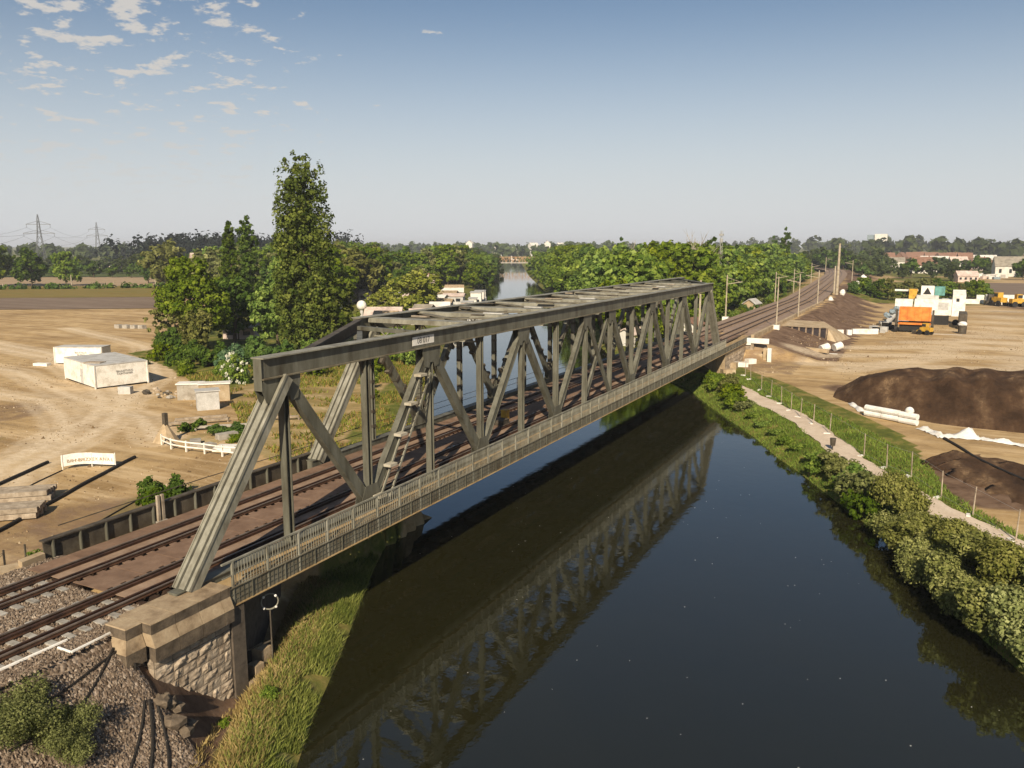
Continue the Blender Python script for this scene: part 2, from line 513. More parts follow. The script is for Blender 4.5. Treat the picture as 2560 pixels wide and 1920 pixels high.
def mk_water():
    m, nt, N = node_mat('murky_olive_river_water')
    pos = N('ShaderNodeNewGeometry').outputs['Position']
    st = N('ShaderNodeVectorMath', {0: pos, 1: (1.0, 1.0, 1.0)}, operation='MULTIPLY').outputs[0]
    a = noise(N, st, 1.3, 3, 0.55)
    b = noise(N, st, 0.16, 2, 0.5)
    s = N('ShaderNodeMath', {0: a, 1: N('ShaderNodeMath', {0: b, 1: 1.4}, operation='MULTIPLY').outputs[0]}, operation='ADD').outputs[0]
    bp = N('ShaderNodeBump', {'Strength': 0.055, 'Distance': 0.12, 'Height': s})
    body = mixc(N, mr(N, noise(N, pos, 0.05, 3), 0.35, 0.65), (0.0165, 0.0155, 0.0052), (0.0125, 0.0125, 0.0052))
    p = N('ShaderNodeBsdfPrincipled', {'Base Color': body, 'Roughness': 0.035, 'IOR': 1.75, 'Specular IOR Level': 0.5, 'Specular Tint': (0.72, 0.9, 1.0, 1.0), 'Normal': bp.outputs[0]})
    N('ShaderNodeOutputMaterial', {0: p.outputs[0]})
    return m


M['water'] = mk_water()


def mk_ground():
    m, nt, N = node_mat('site_ground')
    pos = N('ShaderNodeNewGeometry').outputs['Position']
    z = N('ShaderNodeAttribute', attribute_name='zone')
    sp = N('ShaderNodeSeparateColor', {0: z.outputs['Color']})
    grass, track, soil = sp.outputs[0], sp.outputs[1], sp.outputs[2]
    n1 = noise(N, pos, 0.09, 5, 0.6)
    n2 = noise(N, pos, 0.55, 5, 0.65)
    n3 = noise(N, pos, 3.5, 4, 0.7)
    tan = ramp(N, n1, [(0.3, (0.27, 0.175, 0.08)), (0.5, (0.41, 0.28, 0.135)), (0.7, (0.53, 0.385, 0.205))])
    tan = mixc(N, mr(N, n2, 0.45, 0.72, 0, 0.75), tan, (0.23, 0.15, 0.068))
    stk = noise(N, N('ShaderNodeMapping', {0: pos, 'Rotation': (0, 0, 0.45), 'Scale': (0.05, 0.45, 1)}).outputs[0], 1.0, 6, 0.7)
    tan = mixc(N, mr(N, stk, 0.5, 0.68, 0, 0.8), tan, (0.60, 0.455, 0.275))
    tan = mixc(N, mr(N, stk, 0.46, 0.34, 0, 0.6), tan, (0.23, 0.16, 0.085))
    tan = mixc(N, mr(N, n3, 0.5, 0.75, 0, 0.35), tan, (0.5, 0.38, 0.23))
    gr = ramp(N, n2, [(0.3, (0.06, 0.075, 0.015)), (0.5, (0.13, 0.14, 0.028)), (0.66, (0.27, 0.205, 0.07))])
    gr = mixc(N, mr(N, n3, 0.45, 0.7, 0, 0.5), gr, (0.05, 0.075, 0.015))
    so = ramp(N, n2, [(0.3, (0.075, 0.045, 0.028)), (0.5, (0.15, 0.095, 0.062)), (0.75, (0.24, 0.165, 0.11))])

    def edge(mask, nz, k):
        s = N('ShaderNodeMath', {0: mask, 1: N('ShaderNodeMath', {0: nz, 1: k}, operation='MULTIPLY').outputs[0]}, operation='ADD').outputs[0]
        return mr(N, s, 0.5 + k * 0.35, 0.62 + k * 0.65)
    c = mixc(N, edge(soil, n2, 0.5), tan, so)
    # pale, streaky wheel marks
    wm = N('ShaderNodeMath', {0: track, 1: mr(N, noise(N, pos, 1.6, 4, 0.7), 0.25, 0.7, 0.25, 1.0)}, operation='MULTIPLY').outputs[0]
    c = mixc(N, wm, c, (0.68, 0.56, 0.40))
    c = mixc(N, edge(grass, n2, 0.7), c, gr)
    bp = N('ShaderNodeBump', {'Strength': 0.5, 'Distance': 0.12, 'Height': noise(N, pos, 2.2, 6, 0.7)})
    p = N('ShaderNodeBsdfPrincipled', {'Base Color': c, 'Roughness': 0.95, 'Specular IOR Level': 0.1, 'Normal': bp.outputs[0]})
    N('ShaderNodeOutputMaterial', {0: p.outputs[0]})
    return m


M['ground'] = mk_ground()


def mk_field(name, a, b, c, rows=0.0, rot=0.0):
    m, nt, N = node_mat(name)
    pos = N('ShaderNodeNewGeometry').outputs['Position']
    mp = N('ShaderNodeMapping', {0: pos, 'Rotation': (0, 0, rot), 'Scale': (0.02, 0.25, 1)}).outputs[0]
    n1 = noise(N, mp, 1.0, 5, 0.6)
    n2 = noise(N, pos, 0.3, 5, 0.7)
    col = ramp(N, n1, [(0.3, a), (0.5, b), (0.7, c)])
    col = mixc(N, mr(N, n2, 0.4, 0.7, 0, 0.4), col, tuple(x * 0.65 for x in b))
    p = N('ShaderNodeBsdfPrincipled', {'Base Color': col, 'Roughness': 0.95, 'Specular IOR Level': 0.1})
    N('ShaderNodeOutputMaterial', {0: p.outputs[0]})
    return m


def mk_heap():
    m, nt, N = node_mat('dark_brown_heaped_soil')
    pos = N('ShaderNodeNewGeometry').outputs['Position']
    st = N('ShaderNodeVectorMath', {0: pos, 1: (1.0, 0.35, 0.6)}, operation='MULTIPLY').outputs[0]
    n1 = noise(N, st, 0.45, 6, 0.65)
    n2 = noise(N, pos, 3.0, 5, 0.7)
    col = ramp(N, n1, [(0.34, (0.035, 0.02, 0.011)), (0.5, (0.075, 0.043, 0.024)), (0.6, (0.13, 0.08, 0.044)), (0.7, (0.32, 0.21, 0.115))])
    col = mixc(N, mr(N, n2, 0.45, 0.75, 0, 0.5), col, (0.06, 0.036, 0.022))
    bp = N('ShaderNodeBump', {'Strength': 0.8, 'Distance': 0.15, 'Height': n2})
    p = N('ShaderNodeBsdfPrincipled', {'Base Color': col, 'Roughness': 0.95, 'Specular IOR Level': 0.1, 'Normal': bp.outputs[0]})
    N('ShaderNodeOutputMaterial', {0: p.outputs[0]})
    return m


M['heap'] = mk_heap()

# ================================================================== TERRAIN
WZ = -5.0                                   # water level; rail feet are at z = 0
LB = np.array([(-300, 190), (-80, 56), (-20, 22), (-1, 10.4), (2, 8.7), (7.7, 5.8), (14.4, 2.3), (21.3, -1.2), (64.8, -25.4), (118, -56), (251, -124),
               (436, -218), (710, -358), (1000, -505), (3000, -1520)], float)
RB = np.array([(-300, 190 + 42), (-80, 80), (0, 42), (19.4, 34.2), (26, 31), (30, 29.8), (36, 27.4), (48.3, 21.0), (53, 18.3), (60, 15.0), (66, 11.6), (72.3, 8), (83.5, 2.3), (114.5, -21),
               (172, -51), (262, -99), (446, -197), (721, -338), (1000, -481), (3000, -1496)], float)
TRK = np.array([(-400, 0), (200, 0), (240, -2), (300, -5.5), (365, -9.5), (421, -13.5), (486, -21), (529, -33), (552, -52), (566, -85), (572, -130)], float)


def xl(y): return np.interp(y, LB[:, 0], LB[:, 1])
def xr(y): return np.interp(y, RB[:, 0], RB[:, 1])
def xt(y): return np.interp(y, TRK[:8, 0], TRK[:8, 1])


def sstep(a, b, x):
    t = np.clip((x - a) / (b - a), 0, 1)
    return t * t * (3 - 2 * t)


def vnoise(x, y, s, seed=0):
    """cheap smooth value noise"""
    r = np.zeros_like(x, dtype=float)
    for k, (ax, ay, ph) in enumerate([(1.0, 0.31, 0.7), (-0.47, 1.13, 2.1), (0.83, -0.79, 4.2), (1.71, 0.97, 1.3), (-1.37, 1.59, 5.1)]):
        r += np.sin((ax * x + ay * y) * s + ph + seed * 1.7 + k) * (1.0 if k < 3 else 0.5)
    return r / 4.0


def height(x, y):
    x = np.asarray(x, float); y = np.asarray(y, float)
    dl = (xl(y) - x) * 0.89
    dr = (x - xr(y)) * 0.89
    left = WZ + np.where(dl > 0, np.minimum(dl * (0.2 + 0.42 * sstep(14, 30, y)), 1.8), np.maximum(dl * 0.75, -2.4))
    right = WZ + np.where(dr > 0, np.minimum(dr * 0.5, 1.25) + 0.45 * sstep(6, 12, dr), np.maximum(dr * 0.75, -2.4))
    # berm along the near water's edge, with a low strip behind it at the foot of the wing wall
    berm = WZ + np.interp(dl, [-2, 0, 0.9, 2.0, 2.8, 3.6, 30], [-1.5, 0.0, 0.55, 0.95, 0.6, -0.1, -0.1])
    kb = sstep(20, 12, y) * sstep(-14, -9, y) * sstep(1.0, 3.0, x)
    left = np.where(dl > 0, left * (1 - kb) + berm * kb, left)
    h = np.where(dl > 0, left, np.where(dr > 0, right, np.maximum(left, right)))
    land = (dl > 1) | (dr > 1)
    h = h + np.where(land, vnoise(x, y, 0.16) * 0.12 + vnoise(x, y, 0.9, 3) * 0.035, 0)
    # near approach bank of the railway, with the cone round the wing wall
    er = -0.55 - np.maximum(0, x - 4.5) * 0.92 - np.maximum(0, y + 3.4) * 0.8
    el = -0.55 - np.maximum(0, -x - 5.3) * 0.52 - np.maximum(0, y - 17.5) * 0.6
    e = np.where(x > 0, er, el)
    h = np.where(y < 40, np.maximum(h, e), h)
    # far bank of the railway
    xc = xt(y)
    u = x - xc
    ef = -0.5 - np.maximum(0, u - 6.2) * 0.30 - np.maximum(0, -u - 5.8) * 0.6 - np.maximum(0, 106 - y - 1.9 * np.minimum(0, x)) * 0.7 - np.maximum(0, y - 545) * 0.5 + 1.25 * np.exp(-((u - 8.4) / 1.7) ** 2) * sstep(138, 165, y)
    h = np.where(y > 60, np.maximum(h, ef), h)
    # far away the land swells a little
    dist = np.hypot(x, y)
    h = h + 5 * sstep(700, 3000, dist)
    return h


def hz(x, y):
    return float(height(np.array([x]), np.array([y]))[0])


def grow(a, b, step, far, k=1.16):
    core = list(np.arange(a, b + 1e-6, step))
    lo, hi, s = [], [], step
    p = a
    while p > -far:
        s *= k; p -= s; lo.append(p)
    s = step; p = b
    while p < far:
        s *= k; p += s; hi.append(p)
    return np.array(lo[::-1] + core + hi)


def poly_dist(x, y, pts):
    d = np.full(x.shape, 1e9)
    for (ax, ay), (bx, by) in zip(pts[:-1], pts[1:]):
        vx, vy = bx - ax, by - ay
        t = np.clip(((x - ax) * vx + (y - ay) * vy) / (vx * vx + vy * vy), 0, 1)
        d = np.minimum(d, np.hypot(x - ax - t * vx, y - ay - t * vy))
    return d


def in_poly(x, y, pts):
    r = np.zeros(x.shape, bool)
    j = len(pts) - 1
    for i in range(len(pts)):
        xi, yi = pts[i]; xj, yj = pts[j]
        c = ((yi > y) != (yj > y)) & (x < (xj - xi) * (y - yi) / (yj - yi + 1e-12) + xi)
        r ^= c
        j = i
    return r


TRACK_A = [(-30, 12), (-34.1, 15.5), (-36.1, 18.7), (-39.7, 23.2), (-42.5, 28.3), (-44.5, 31.5), (-50.7, 36.8), (-61.1, 43.2), (-73.8, 49.4), (-90.1, 56.9), (-108, 60.5), (-140, 62)]
TRACK_B = [(-28, 13), (-31.8, 16.0), (-34.3, 20.3), (-36.9, 24.7), (-40.1, 29.6), (-45.6, 35.6), (-54.8, 41.7), (-67.7, 48.6), (-82.8, 55.7), (-97.5, 61.2), (-130, 68)]
TRACK_C = [(-90, 38), (-65.7, 34.7), (-57.9, 34.5), (-47.8, 29.9), (-40.4, 25.6), (-36, 20)]
TRACK_D = [(-30, 27), (-40, 33), (-56, 37), (-80, 46), (-120, 50)]
TRACK_E = [(-44, 33), (-60, 52), (-90, 74), (-130, 88)]
SITE_TRACKS = [[(20, 100), (30, 118), (36, 150), (44, 190), (50, 250)], [(12, 112), (24, 120), (40, 124), (70, 128)], [(15, 104), (28, 108), (50, 112), (80, 118)],
               [(18, 128), (32, 136), (60, 140)], [(38, 96), (44, 130), (42, 170), (46, 220)], [(26, 140), (36, 146), (58, 150), (80, 160)]]
GRASS_LEFT = [(-88, 84), (-84, 66), (-69, 60), (-56, 53), (-47, 47), (-41, 45), (-33, 39), (-24, 31), (-19, 27), (-12, 25), (-5, 21), (-2, 24), (-60, 128), (-128, 262), (-230, 470), (-420, 800), (-900, 800), (-400, 330), (-150, 150), (-118, 108)]


def build_ground():
    gx = grow(-128, 62, 0.66, 7500, 1.17)
    gy = np.concatenate([grow(-24, 150, 0.66, 700, 1.045), 800 * 1.14 ** np.arange(0, 19)])
    gy = np.unique(np.concatenate([-800 * 1.3 ** np.arange(9, 0, -1), gy]))
    U_, Y = np.meshgrid(gx, gy)
    X = U_ + (xl(Y) + xr(Y)) / 2 - 2.0
    Z = height(X, Y)
    nx, ny = len(gx), len(gy)
    V = np.stack([X.ravel(), Y.ravel(), Z.ravel()], 1)
    idx = np.arange(nx * ny).reshape(ny, nx)
    F = np.stack([idx[:-1, :-1].ravel(), idx[:-1, 1:].ravel(), idx[1:, 1:].ravel(), idx[1:, :-1].ravel()], 1)
    x, y = X.ravel(), Y.ravel()
    dl = (xl(y) - x) * 0.89
    dr = (x - xr(y)) * 0.89
    g = np.zeros(len(x)); t = np.zeros(len(x)); s = np.zeros(len(x))
    # vegetation
    g = np.maximum(g, np.where(in_poly(x, y, GRASS_LEFT), np.where((y < 62) & (x > -45), 0.5, 1.0), 0))
    g = np.maximum(g, np.where((dl > -1) & (dl < 6) & (y > 18), 0.8, 0))
    g = np.maximum(g, np.where((dl > -1) & (dl < 3.0) & (y < 20), 0.7, 0))
    s = np.maximum(s, np.where((dl > 2.4) & (dl < 9) & (y < 20) & (x > 3), 1.0, 0))
    wr = 11.5 - 4.5 * sstep(60, 40, y)
    g = np.maximum(g, np.where((dr > -1) & (dr < wr) & (y < 100), 1.0, 0))
    g = np.maximum(g, np.where((dr > -1) & (x < xt(y) - 7) & (y > 100), 1.0, 0))
    g = np.maximum(g, np.where(np.hypot(x, y) > 520, 0.9, 0))
    g = np.maximum(g, np.where((x > 6) & (y > 250) & (x < 48), 0.9, 0))
    g = np.maximum(g, 0.42 * sstep(7, 3, np.hypot(x + 46, y - 19)))
    g = np.maximum(g, 0.5 * sstep(4, 1.5, poly_dist(x, y, [(-8, 1), (-10, 6), (-14, 12), (-17, 17)])))
    g = np.maximum(g, 0.5 * sstep(4.5, 1.5, np.hypot(x + 27, y - 30)))
    # wheel marks
    for tr, w in ((TRACK_A, 0.55), (TRACK_B, 0.55), (TRACK_C, 0.5), (TRACK_D, 0.4), (TRACK_E, 0.5)):
        d = poly_dist(x, y, tr)
        t = np.maximum(t, sstep(w + 0.9, w * 0.4, d))
        t = np.maximum(t, 0.3 * sstep(2.4, 1.0, d))
        t = np.maximum(t, 0.6 * sstep(0.7, 0.2, np.abs(d - 1.7)))
    for tr in SITE_TRACKS:
        d = poly_dist(x, y, tr)
        t = np.maximum(t, 0.75 * sstep(2.6, 0.6, np.abs(d - 0.9)))
    # bare brown soil: far railway bank, strips on the building ground
    u = x - xt(y)
    s = np.maximum(s, np.where((y > 108) & (u > 6.4) & (u < 18), 0.95, 0))
    s = np.maximum(s, np.where((y > 92) & (y < 135) & (x > 5) & (x < 14), 0.55, 0))
    s = np.maximum(s, 0.9 * sstep(8, 5, np.hypot((x - 36) * 0.7, (y - 46))))  # dark tone around the ground patch by the footpath fence
    s = np.maximum(s, 0.75 * sstep(6, 2, poly_dist(x, y, [(22, 84), (34, 92), (60, 97)])))
    s = np.maximum(s, np.where((y > 225) & (y < 420) & (x > 48), 1.0, 0))
    s = np.maximum(s, 0.6 * sstep(14, 5, np.hypot(x + 13, y - 10)))
    s = np.maximum(s, 0.55 * sstep(9, 4, np.hypot(x + 55, y - 28)))
    C = np.stack([g, t, s, np.ones_like(g)], 1)
    me = np_mesh('ground', V, F, M['ground'], {'zone': ('FLOAT_COLOR', C)}, smooth=True)
    structure('ground', me)


build_ground()


def strip_mesh(name, left, right, mat, lift=0.0, n=None, cols=2, sm=True):
    """sheet between two polylines (lists of (x,y)), draped on the terrain"""
    A = np.array(left, float); B = np.array(right, float)
    V = []
    for i in range(len(A)):
        for j in range(cols + 1):
            p = A[i] + (B[i] - A[i]) * j / cols
            V.append((p[0], p[1], hz(p[0], p[1]) + lift))
    w = cols + 1
    F = [(i * w + j, i * w + j + 1, (i + 1) * w + j + 1, (i + 1) * w + j) for i in range(len(A) - 1) for j in range(cols)]
    return np_mesh(name, V, F, mat, smooth=sm)


def build_water():
    ys = np.concatenate([np.arange(-300, -40, 20), np.arange(-40, 140, 4), np.arange(140, 760, 20), np.arange(800, 3001, 100)])
    V = []
    for y in ys:
        a, b = float(xl(y)) - 4.0, float(xr(y)) + 4.0
        V += [(a + (b - a) * k / 4, y, WZ) for k in range(5)]
    F = [(i * 5 + k, i * 5 + k + 1, i * 5 + k + 6, i * 5 + k + 5) for i in range(len(ys) - 1) for k in range(4)]
    structure('river_water', np_mesh('river_water', V, F, M['water']))


build_water()

# floating specks of foam and pollen
def build_specks():
    n = 150
    V, F = [], []
    r = random.Random(5)
    k = 0
    while k < n:
        y = r.uniform(-4, 60); x = r.uniform(float(xl(y)) + 1, float(xr(y)) - 2)
        s = r.uniform(0.012, 0.035)
        o = len(V)
        m = 5
        for i in range(m):
            t = 2 * math.pi * i / m
            V.append((x + s * math.cos(t) * r.uniform(.6, 1.2), y + s * math.sin(t) * r.uniform(.6, 1.2), WZ + 0.006))
        F.append((o, o + 1, o + 2, o + 3, o + 4))
        k += 1
    o = link('floating_foam', np_mesh('floating_foam', V, F, M['white_sheet']))
    tag(o, 'tiny pale specks of foam drifting on the dark river water', 'foam', kind='stuff')


build_specks()

# fields out on the left, as sheets over the plain
def field(name, pts, mat, lift):
    """big quad A,B (near edge), C,D (far edge), subdivided and draped"""
    A, B, C, D = [np.array(p, float) for p in pts]
    nu, nv = 24, 6
    V = []
    for j in range(nv + 1):
        for i in range(nu + 1):
            p = (A + (B - A) * i / nu) * (1 - j / nv) + (D + (C - D) * i / nu) * (j / nv)
            V.append((p[0], p[1], hz(p[0], p[1]) + lift))
    w = nu + 1
    F = [(j * w + i, j * w + i + 1, (j + 1) * w + i + 1, (j + 1) * w + i) for j in range(nv) for i in range(nu)]
    structure(name, np_mesh(name, V, F, mat, smooth=True))


f_plough = mk_field('ploughed_grey_brown_field', (0.16, 0.115, 0.082), (0.20, 0.15, 0.112), (0.24, 0.185, 0.14), rot=0.5)
f_olive = mk_field('ripening_olive_field', (0.17, 0.125, 0.035), (0.22, 0.165, 0.05), (0.145, 0.135, 0.035), rot=0.5)
f_tan = mk_field('pale_stubble_field', (0.30, 0.215, 0.13), (0.36, 0.265, 0.165), (0.4, 0.3, 0.19), rot=0.5)
f_green = mk_field('dark_green_crop_field', (0.055, 0.075, 0.02), (0.075, 0.095, 0.026), (0.10, 0.115, 0.032), rot=0.5)
field('ploughed_field', [(-300, 40), (-158, 135), (-196, 172), (-420, 20)], f_plough, 0.10)
field('olive_field', [(-420, 20), (-196, 172), (-262, 226), (-640, -20)], f_olive, 0.14)
field('stubble_field', [(-640, -30), (-262, 228), (-345, 300), (-900, -60)], f_tan, 0.10)
field('green_crop_field', [(-900, -60), (-345, 300), (-640, 560), (-1700, -100)], f_green, 0.12)
field('grey_soil_field', [(46, 250), (180, 262), (230, 430), (44, 420)], f_plough, 0.12)

# gravel footpath on the right bank
PATH_C = [(4.6, 86.5), (8.0, 82.6), (12.7, 74.2), (18.6, 64.7), (22.7, 55.3), (25.9, 47.2), (28.5, 42.2), (32.4, 36.4), (36.6, 30.2), (41, 20), (48, 6)]


def offset_line(pts, d):
    out = []
    for i, p in enumerate(pts):
        a = Vector(pts[max(0, i - 1)]); b = Vector(pts[min(len(pts) - 1, i + 1)])
        t = (b - a).normalized()
        out.append((p[0] - t.y * d, p[1] + t.x * d))
    return out


def densify(pts, step=1.0):
    P = np.array(pts, float)
    d = np.concatenate([[0], np.cumsum(np.hypot(*(P[1:] - P[:-1]).T))])
    s = np.arange(0, d[-1], step)
    # smooth with a small moving window
    X = np.interp(s, d, P[:, 0]); Y = np.interp(s, d, P[:, 1])
    for _ in range(6):
        X[1:-1] = (X[:-2] + 2 * X[1:-1] + X[2:]) / 4; Y[1:-1] = (Y[:-2] + 2 * Y[1:-1] + Y[2:]) / 4
    return list(zip(X, Y))


pc = densify(PATH_C, 0.8)
wob = [0.95 + 0.12 * math.sin(i * 0.7) + 0.06 * math.sin(i * 1.9) for i in range(len(pc))]
pl = [tuple(np.array(c) + (np.array(o) - np.array(c)) * w) for c, o, w in zip(pc, offset_line(pc, 1.3), wob)]
pr_ = [tuple(np.array(c) + (np.array(o) - np.array(c)) * w) for c, o, w in zip(pc, offset_line(pc, -1.3), wob[::-1])]
structure('footpath', strip_mesh('footpath', pl, pr_, M['path'], 0.07, cols=4))

# ballast: near bank (with its loose slope) and far line
def build_ballast():
    gx = np.arange(-5.2, 11.4, 0.3); gy = np.arange(-16, 1.0, 0.3)
    X, Y = np.meshgrid(gx, gy)
    H = height(X, Y)
    bed = np.where((X > -4.7) & (X < 4.3), -0.07, -9)
    Z = np.maximum(H + 0.05, bed) + RNG.uniform(-0.03, 0.03, X.shape)
    keep_x = (X[:-1, :-1] < 12)
    idx = np.arange(X.size).reshape(X.shape)
    F = np.stack([idx[:-1, :-1].ravel(), idx[:-1, 1:].ravel(), idx[1:, 1:].ravel(), idx[1:, :-1].ravel()], 1)
    cx, cy = X[:-1, :-1].ravel(), Y[:-1, :-1].ravel()
    ok = ~((cx > 4.9) & (cy > -3.3)) & ~((cx > -3.4) & (cy > -1.4) & (cx < 4.2)) & (cx < 11.2 - 0.25 * (cy + 16))
    structure('ballast_bed', np_mesh('ballast_bed', np.stack([X.ravel(), Y.ravel(), Z.ravel()], 1), F[ok], M['ballast']))
    # loose stones lying on it
    n = 42000
    x = RNG.uniform(-4.9, 10.5, n); y = RNG.uniform(-11, 0.2, n)
    ok = ~((x > 4.3) & (y > -3.4)) & ~((x > -3.4) & (y > -1.35) & (x < 4.2)) & (x < 11.0 - 0.25 * (y + 16))
    x, y = x[ok], y[ok]
    h = height(x, y)
    z = np.maximum(h + 0.05, np.where((x > -4.7) & (x < 4.3), -0.07, -9)) + 0.015
    s = RNG.uniform(0.035, 0.085, len(x))
    base = np.array([(1, 0, -0.4), (-0.5, 0.87, -0.4), (-0.5, -0.87, -0.4), (0.1, 0.1, 0.75)])
    V = np.repeat(np.stack([x, y, z], 1), 4, 0) + (np.tile(base, (len(x), 1)) + RNG.uniform(-0.4, 0.4, (len(x) * 4, 3))) * np.repeat(s, 4)[:, None]
    o = np.arange(len(x))[:, None] * 4
    Fs = np.concatenate([o + np.array(f) for f in ((0, 1, 3), (1, 2, 3), (2, 0, 3))], 0)
    me = np_mesh('ballast_stones', V, Fs, M['stones'], {'tint': ('FLOAT', np.repeat(RNG.beta(2, 2.2, len(x)), 4))})
    tag(link('ballast_stones', me), 'brown crushed ballast stones between the rails and down the near slope', 'ballast', kind='stuff')


build_ballast()


def clods():
    n = 9000
    x = np.concatenate([RNG.uniform(-90, -14, n), RNG.uniform(9, 60, n)]); y = np.concatenate([RNG.uniform(4, 75, n), RNG.uniform(88, 180, n)])
    keep = (vnoise(x, y, 0.35, 8) > -0.1) & ((xl(y) - x > 14) | (x - xr(y) > 12)) & ~in_poly(x, y, GRASS_LEFT)
    x, y = x[keep], y[keep]
    z = height(x, y)
    s = RNG.uniform(0.03, 0.11, len(x)) * np.where(RNG.random(len(x)) < 0.06, 2.2, 1.0)
    base = np.array([(1, 0, -0.4), (-0.5, 0.87, -0.4), (-0.5, -0.87, -0.4), (0.1, 0.1, 0.75)])
    V = np.repeat(np.stack([x, y, z + s * 0.2], 1), 4, 0) + (np.tile(base, (len(x), 1)) + RNG.uniform(-0.4, 0.4, (len(x) * 4, 3))) * np.repeat(s, 4)[:, None]
    o = np.arange(len(x))[:, None] * 4
    F = np.concatenate([o + np.array(f) for f in ((0, 1, 3), (1, 2, 3), (2, 0, 3))], 0)
    me = np_mesh('earth_clods', V, F, M['clod'], {'tint': ('FLOAT', np.repeat(RNG.random(len(x)), 4))})
    tag(link('earth_clods', me), 'loose clods and stones strewn over the sandy building ground', 'clods', kind='stuff')


clods()


def track_line(y0, y1, step=3.0):
    ys = np.arange(y0, y1 + 1e-6, step)
    P = [(float(xt(y)), float(y)) for y in ys if y <= 529]
    if y1 > 529:
        P += [(-33 - 8, 542), (-52, 552), (-85, 566), (-130, 572)]
    return P


FAR = densify([(0, 104)] + [(x, y) for y, x in TRK[1:].tolist()], 3.0)
structure('far_ballast_bed', strip_mesh('far_ballast_bed', offset_line(FAR, 5.0), offset_line(FAR, -5.3), M['far_bed'], 0.42, cols=1))

# ================================================================== RAILWAY TRACKS
def sweep(mb, pts, off, z0, prof):
    """profile [(du, z)] swept along pts at lateral offset off (to the right of travel)"""
    L = offset_line(pts, 0)
    n = len(prof)
    rings = []
    for i, p in enumerate(pts):
        a = Vector(pts[max(0, i - 1)]); b = Vector(pts[min(len(pts) - 1, i + 1)])
        t = (b - a).normalized()
        rx, ry = t.y, -t.x
        rings.append([(p[0] + rx * (off + u), p[1] + ry * (off + u), z0 + z) for u, z in prof])
    vs = [v for r in rings for v in r]
    fs = []
    for i in range(len(rings) - 1):
        for k in range(n):
            k2 = (k + 1) % n
            fs.append((i * n + k, i * n + k2, (i + 1) * n + k2, (i + 1) * n + k))
    fs.append(tuple(range(n))); fs.append(tuple((len(rings) - 1) * n + k for k in range(n - 1, -1, -1)))
    mb.add(vs, fs)


PROF_WEB = [(-0.075, 0.0), (0.075, 0.0), (0.075, 0.025), (0.02, 0.045), (0.02, 0.125), (-0.02, 0.125), (-0.02, 0.045), (-0.075, 0.025)]
PROF_HEAD = [(-0.037, 0.122), (0.037, 0.122), (0.037, 0.172), (-0.037, 0.172)]
LINE = [(0.0, float(y)) for y in range(-14, 105, 7)] + FAR[1:]
sleep_c = MB().box(-1.3, 1.3, -0.13, 0.13, -0.16, 0.005).mesh('sleeper', M['sleeper'])
sleep_t = MB().box(-1.28, 1.28, -0.12, 0.12, -0.2, -0.005).mesh('sleeper', M['timber'])
chair_m = MB().box(-0.16, 0.16, -0.09, 0.09, 0.0, 0.03).mesh('rail_clip', M['rail'])
for side, nm in ((-2.0, 'railway track farther from the stone wall, over bridge plates'), (2.0, 'railway track beside the stone wing wall, over bridge plates')):
    t = thing('railway_track', nm, 'railway track', (side, 0, 0), 'pair of tracks over the bridge')
    for ro in (-0.7525, 0.7525):
        mb = MB(); sweep(mb, LINE, side + ro, 0.03, PROF_WEB); r = link('rail', mb.mesh('rail', M['rail']), t)
        mb = MB(); sweep(mb, LINE, side + ro, 0.03, PROF_HEAD); h = link('rail_head', mb.mesh('rail_head', M['rail_head']), r)
        mb = MB(); sweep(mb, [(0, -9.0), (0, 100.0)], side + ro * 0.62, 0.02, PROF_WEB)
        sweep(mb, [(0, -9.0), (0, 100.0)], side + ro * 0.62, 0.02, PROF_HEAD)
        link('guard_rail', mb.mesh('guard_rail', M['rail']), t)
    y = -13.0
    while y < 104:
        conc = y < -1.3
        link('sleeper', sleep_c if conc else sleep_t, t, (side, y, 0 if conc else -0.03))
        y += 0.625
    mb = MB()
    for i, p in enumerate(densify(FAR, 0.7)):
        if p[1] < 104.5 or p[1] > 330:
            continue
        mb.box(p[0] + side - 1.3, p[0] + side + 1.3, p[1] - 0.13, p[1] + 0.13, -0.14, 0.0)
    o = link('far_sleepers', mb.mesh('far_sleepers', M['far_sleeper']), t)
    o['kind'] = 'stuff'

# ================================================================== THE TRUSS BRIDGE
XN, XF = 4.1, -4.55               # planes of the near and the far truss; the bridge is skewed by three panels
PAN, NP = 6.0, 15
SKEW = 18.0
ZT, ZB = 8.55, 0.0                # axis of top chord, axis of bottom chord
bridge = thing('truss_bridge', 'long grey-green steel truss railway bridge crossing the river', 'bridge', (0, 45, -0.7))


def bpart(name, mb, mat='steel', parent=None):
    return link(name, mb.mesh(name, M[mat]) if isinstance(mb, MB) else mb, parent or bridge)


def i_section(mb, p0, p1, w, d, side=(1, 0, 0), tf=0.06, tw=0.05):
    """two flanges and a web: flanges lie across 'side', w wide, d apart"""
    p0 = Vector(p0); p1 = Vector(p1)
    ax = (p1 - p0).normalized(); s = Vector(side); s = (s - ax * s.dot(ax)).normalized(); u = ax.cross(s)
    for k in (-1, 1):
        mb.beam(p0 + u * k * (d - tf) / 2, p1 + u * k * (d - tf) / 2, w, tf, side)
    mb.beam(p0, p1, tw, d - 2 * tf - 0.004, side)


def box_member(mb, p0, p1, w, d, side=(1, 0, 0), lip=0.05):
    """closed box with projecting cover plates, like a riveted chord"""
    p0 = Vector(p0); p1 = Vector(p1)
    ax = (p1 - p0).normalized(); s = Vector(side); s = (s - ax * s.dot(ax)).normalized(); u = ax.cross(s)
    mb.beam(p0, p1, w - 2 * lip, d - 0.08, side)
    for k in (-1, 1):
        mb.beam(p0 + u * k * (d / 2 - 0.03), p1 + u * k * (d / 2 - 0.03), w, 0.06, side)


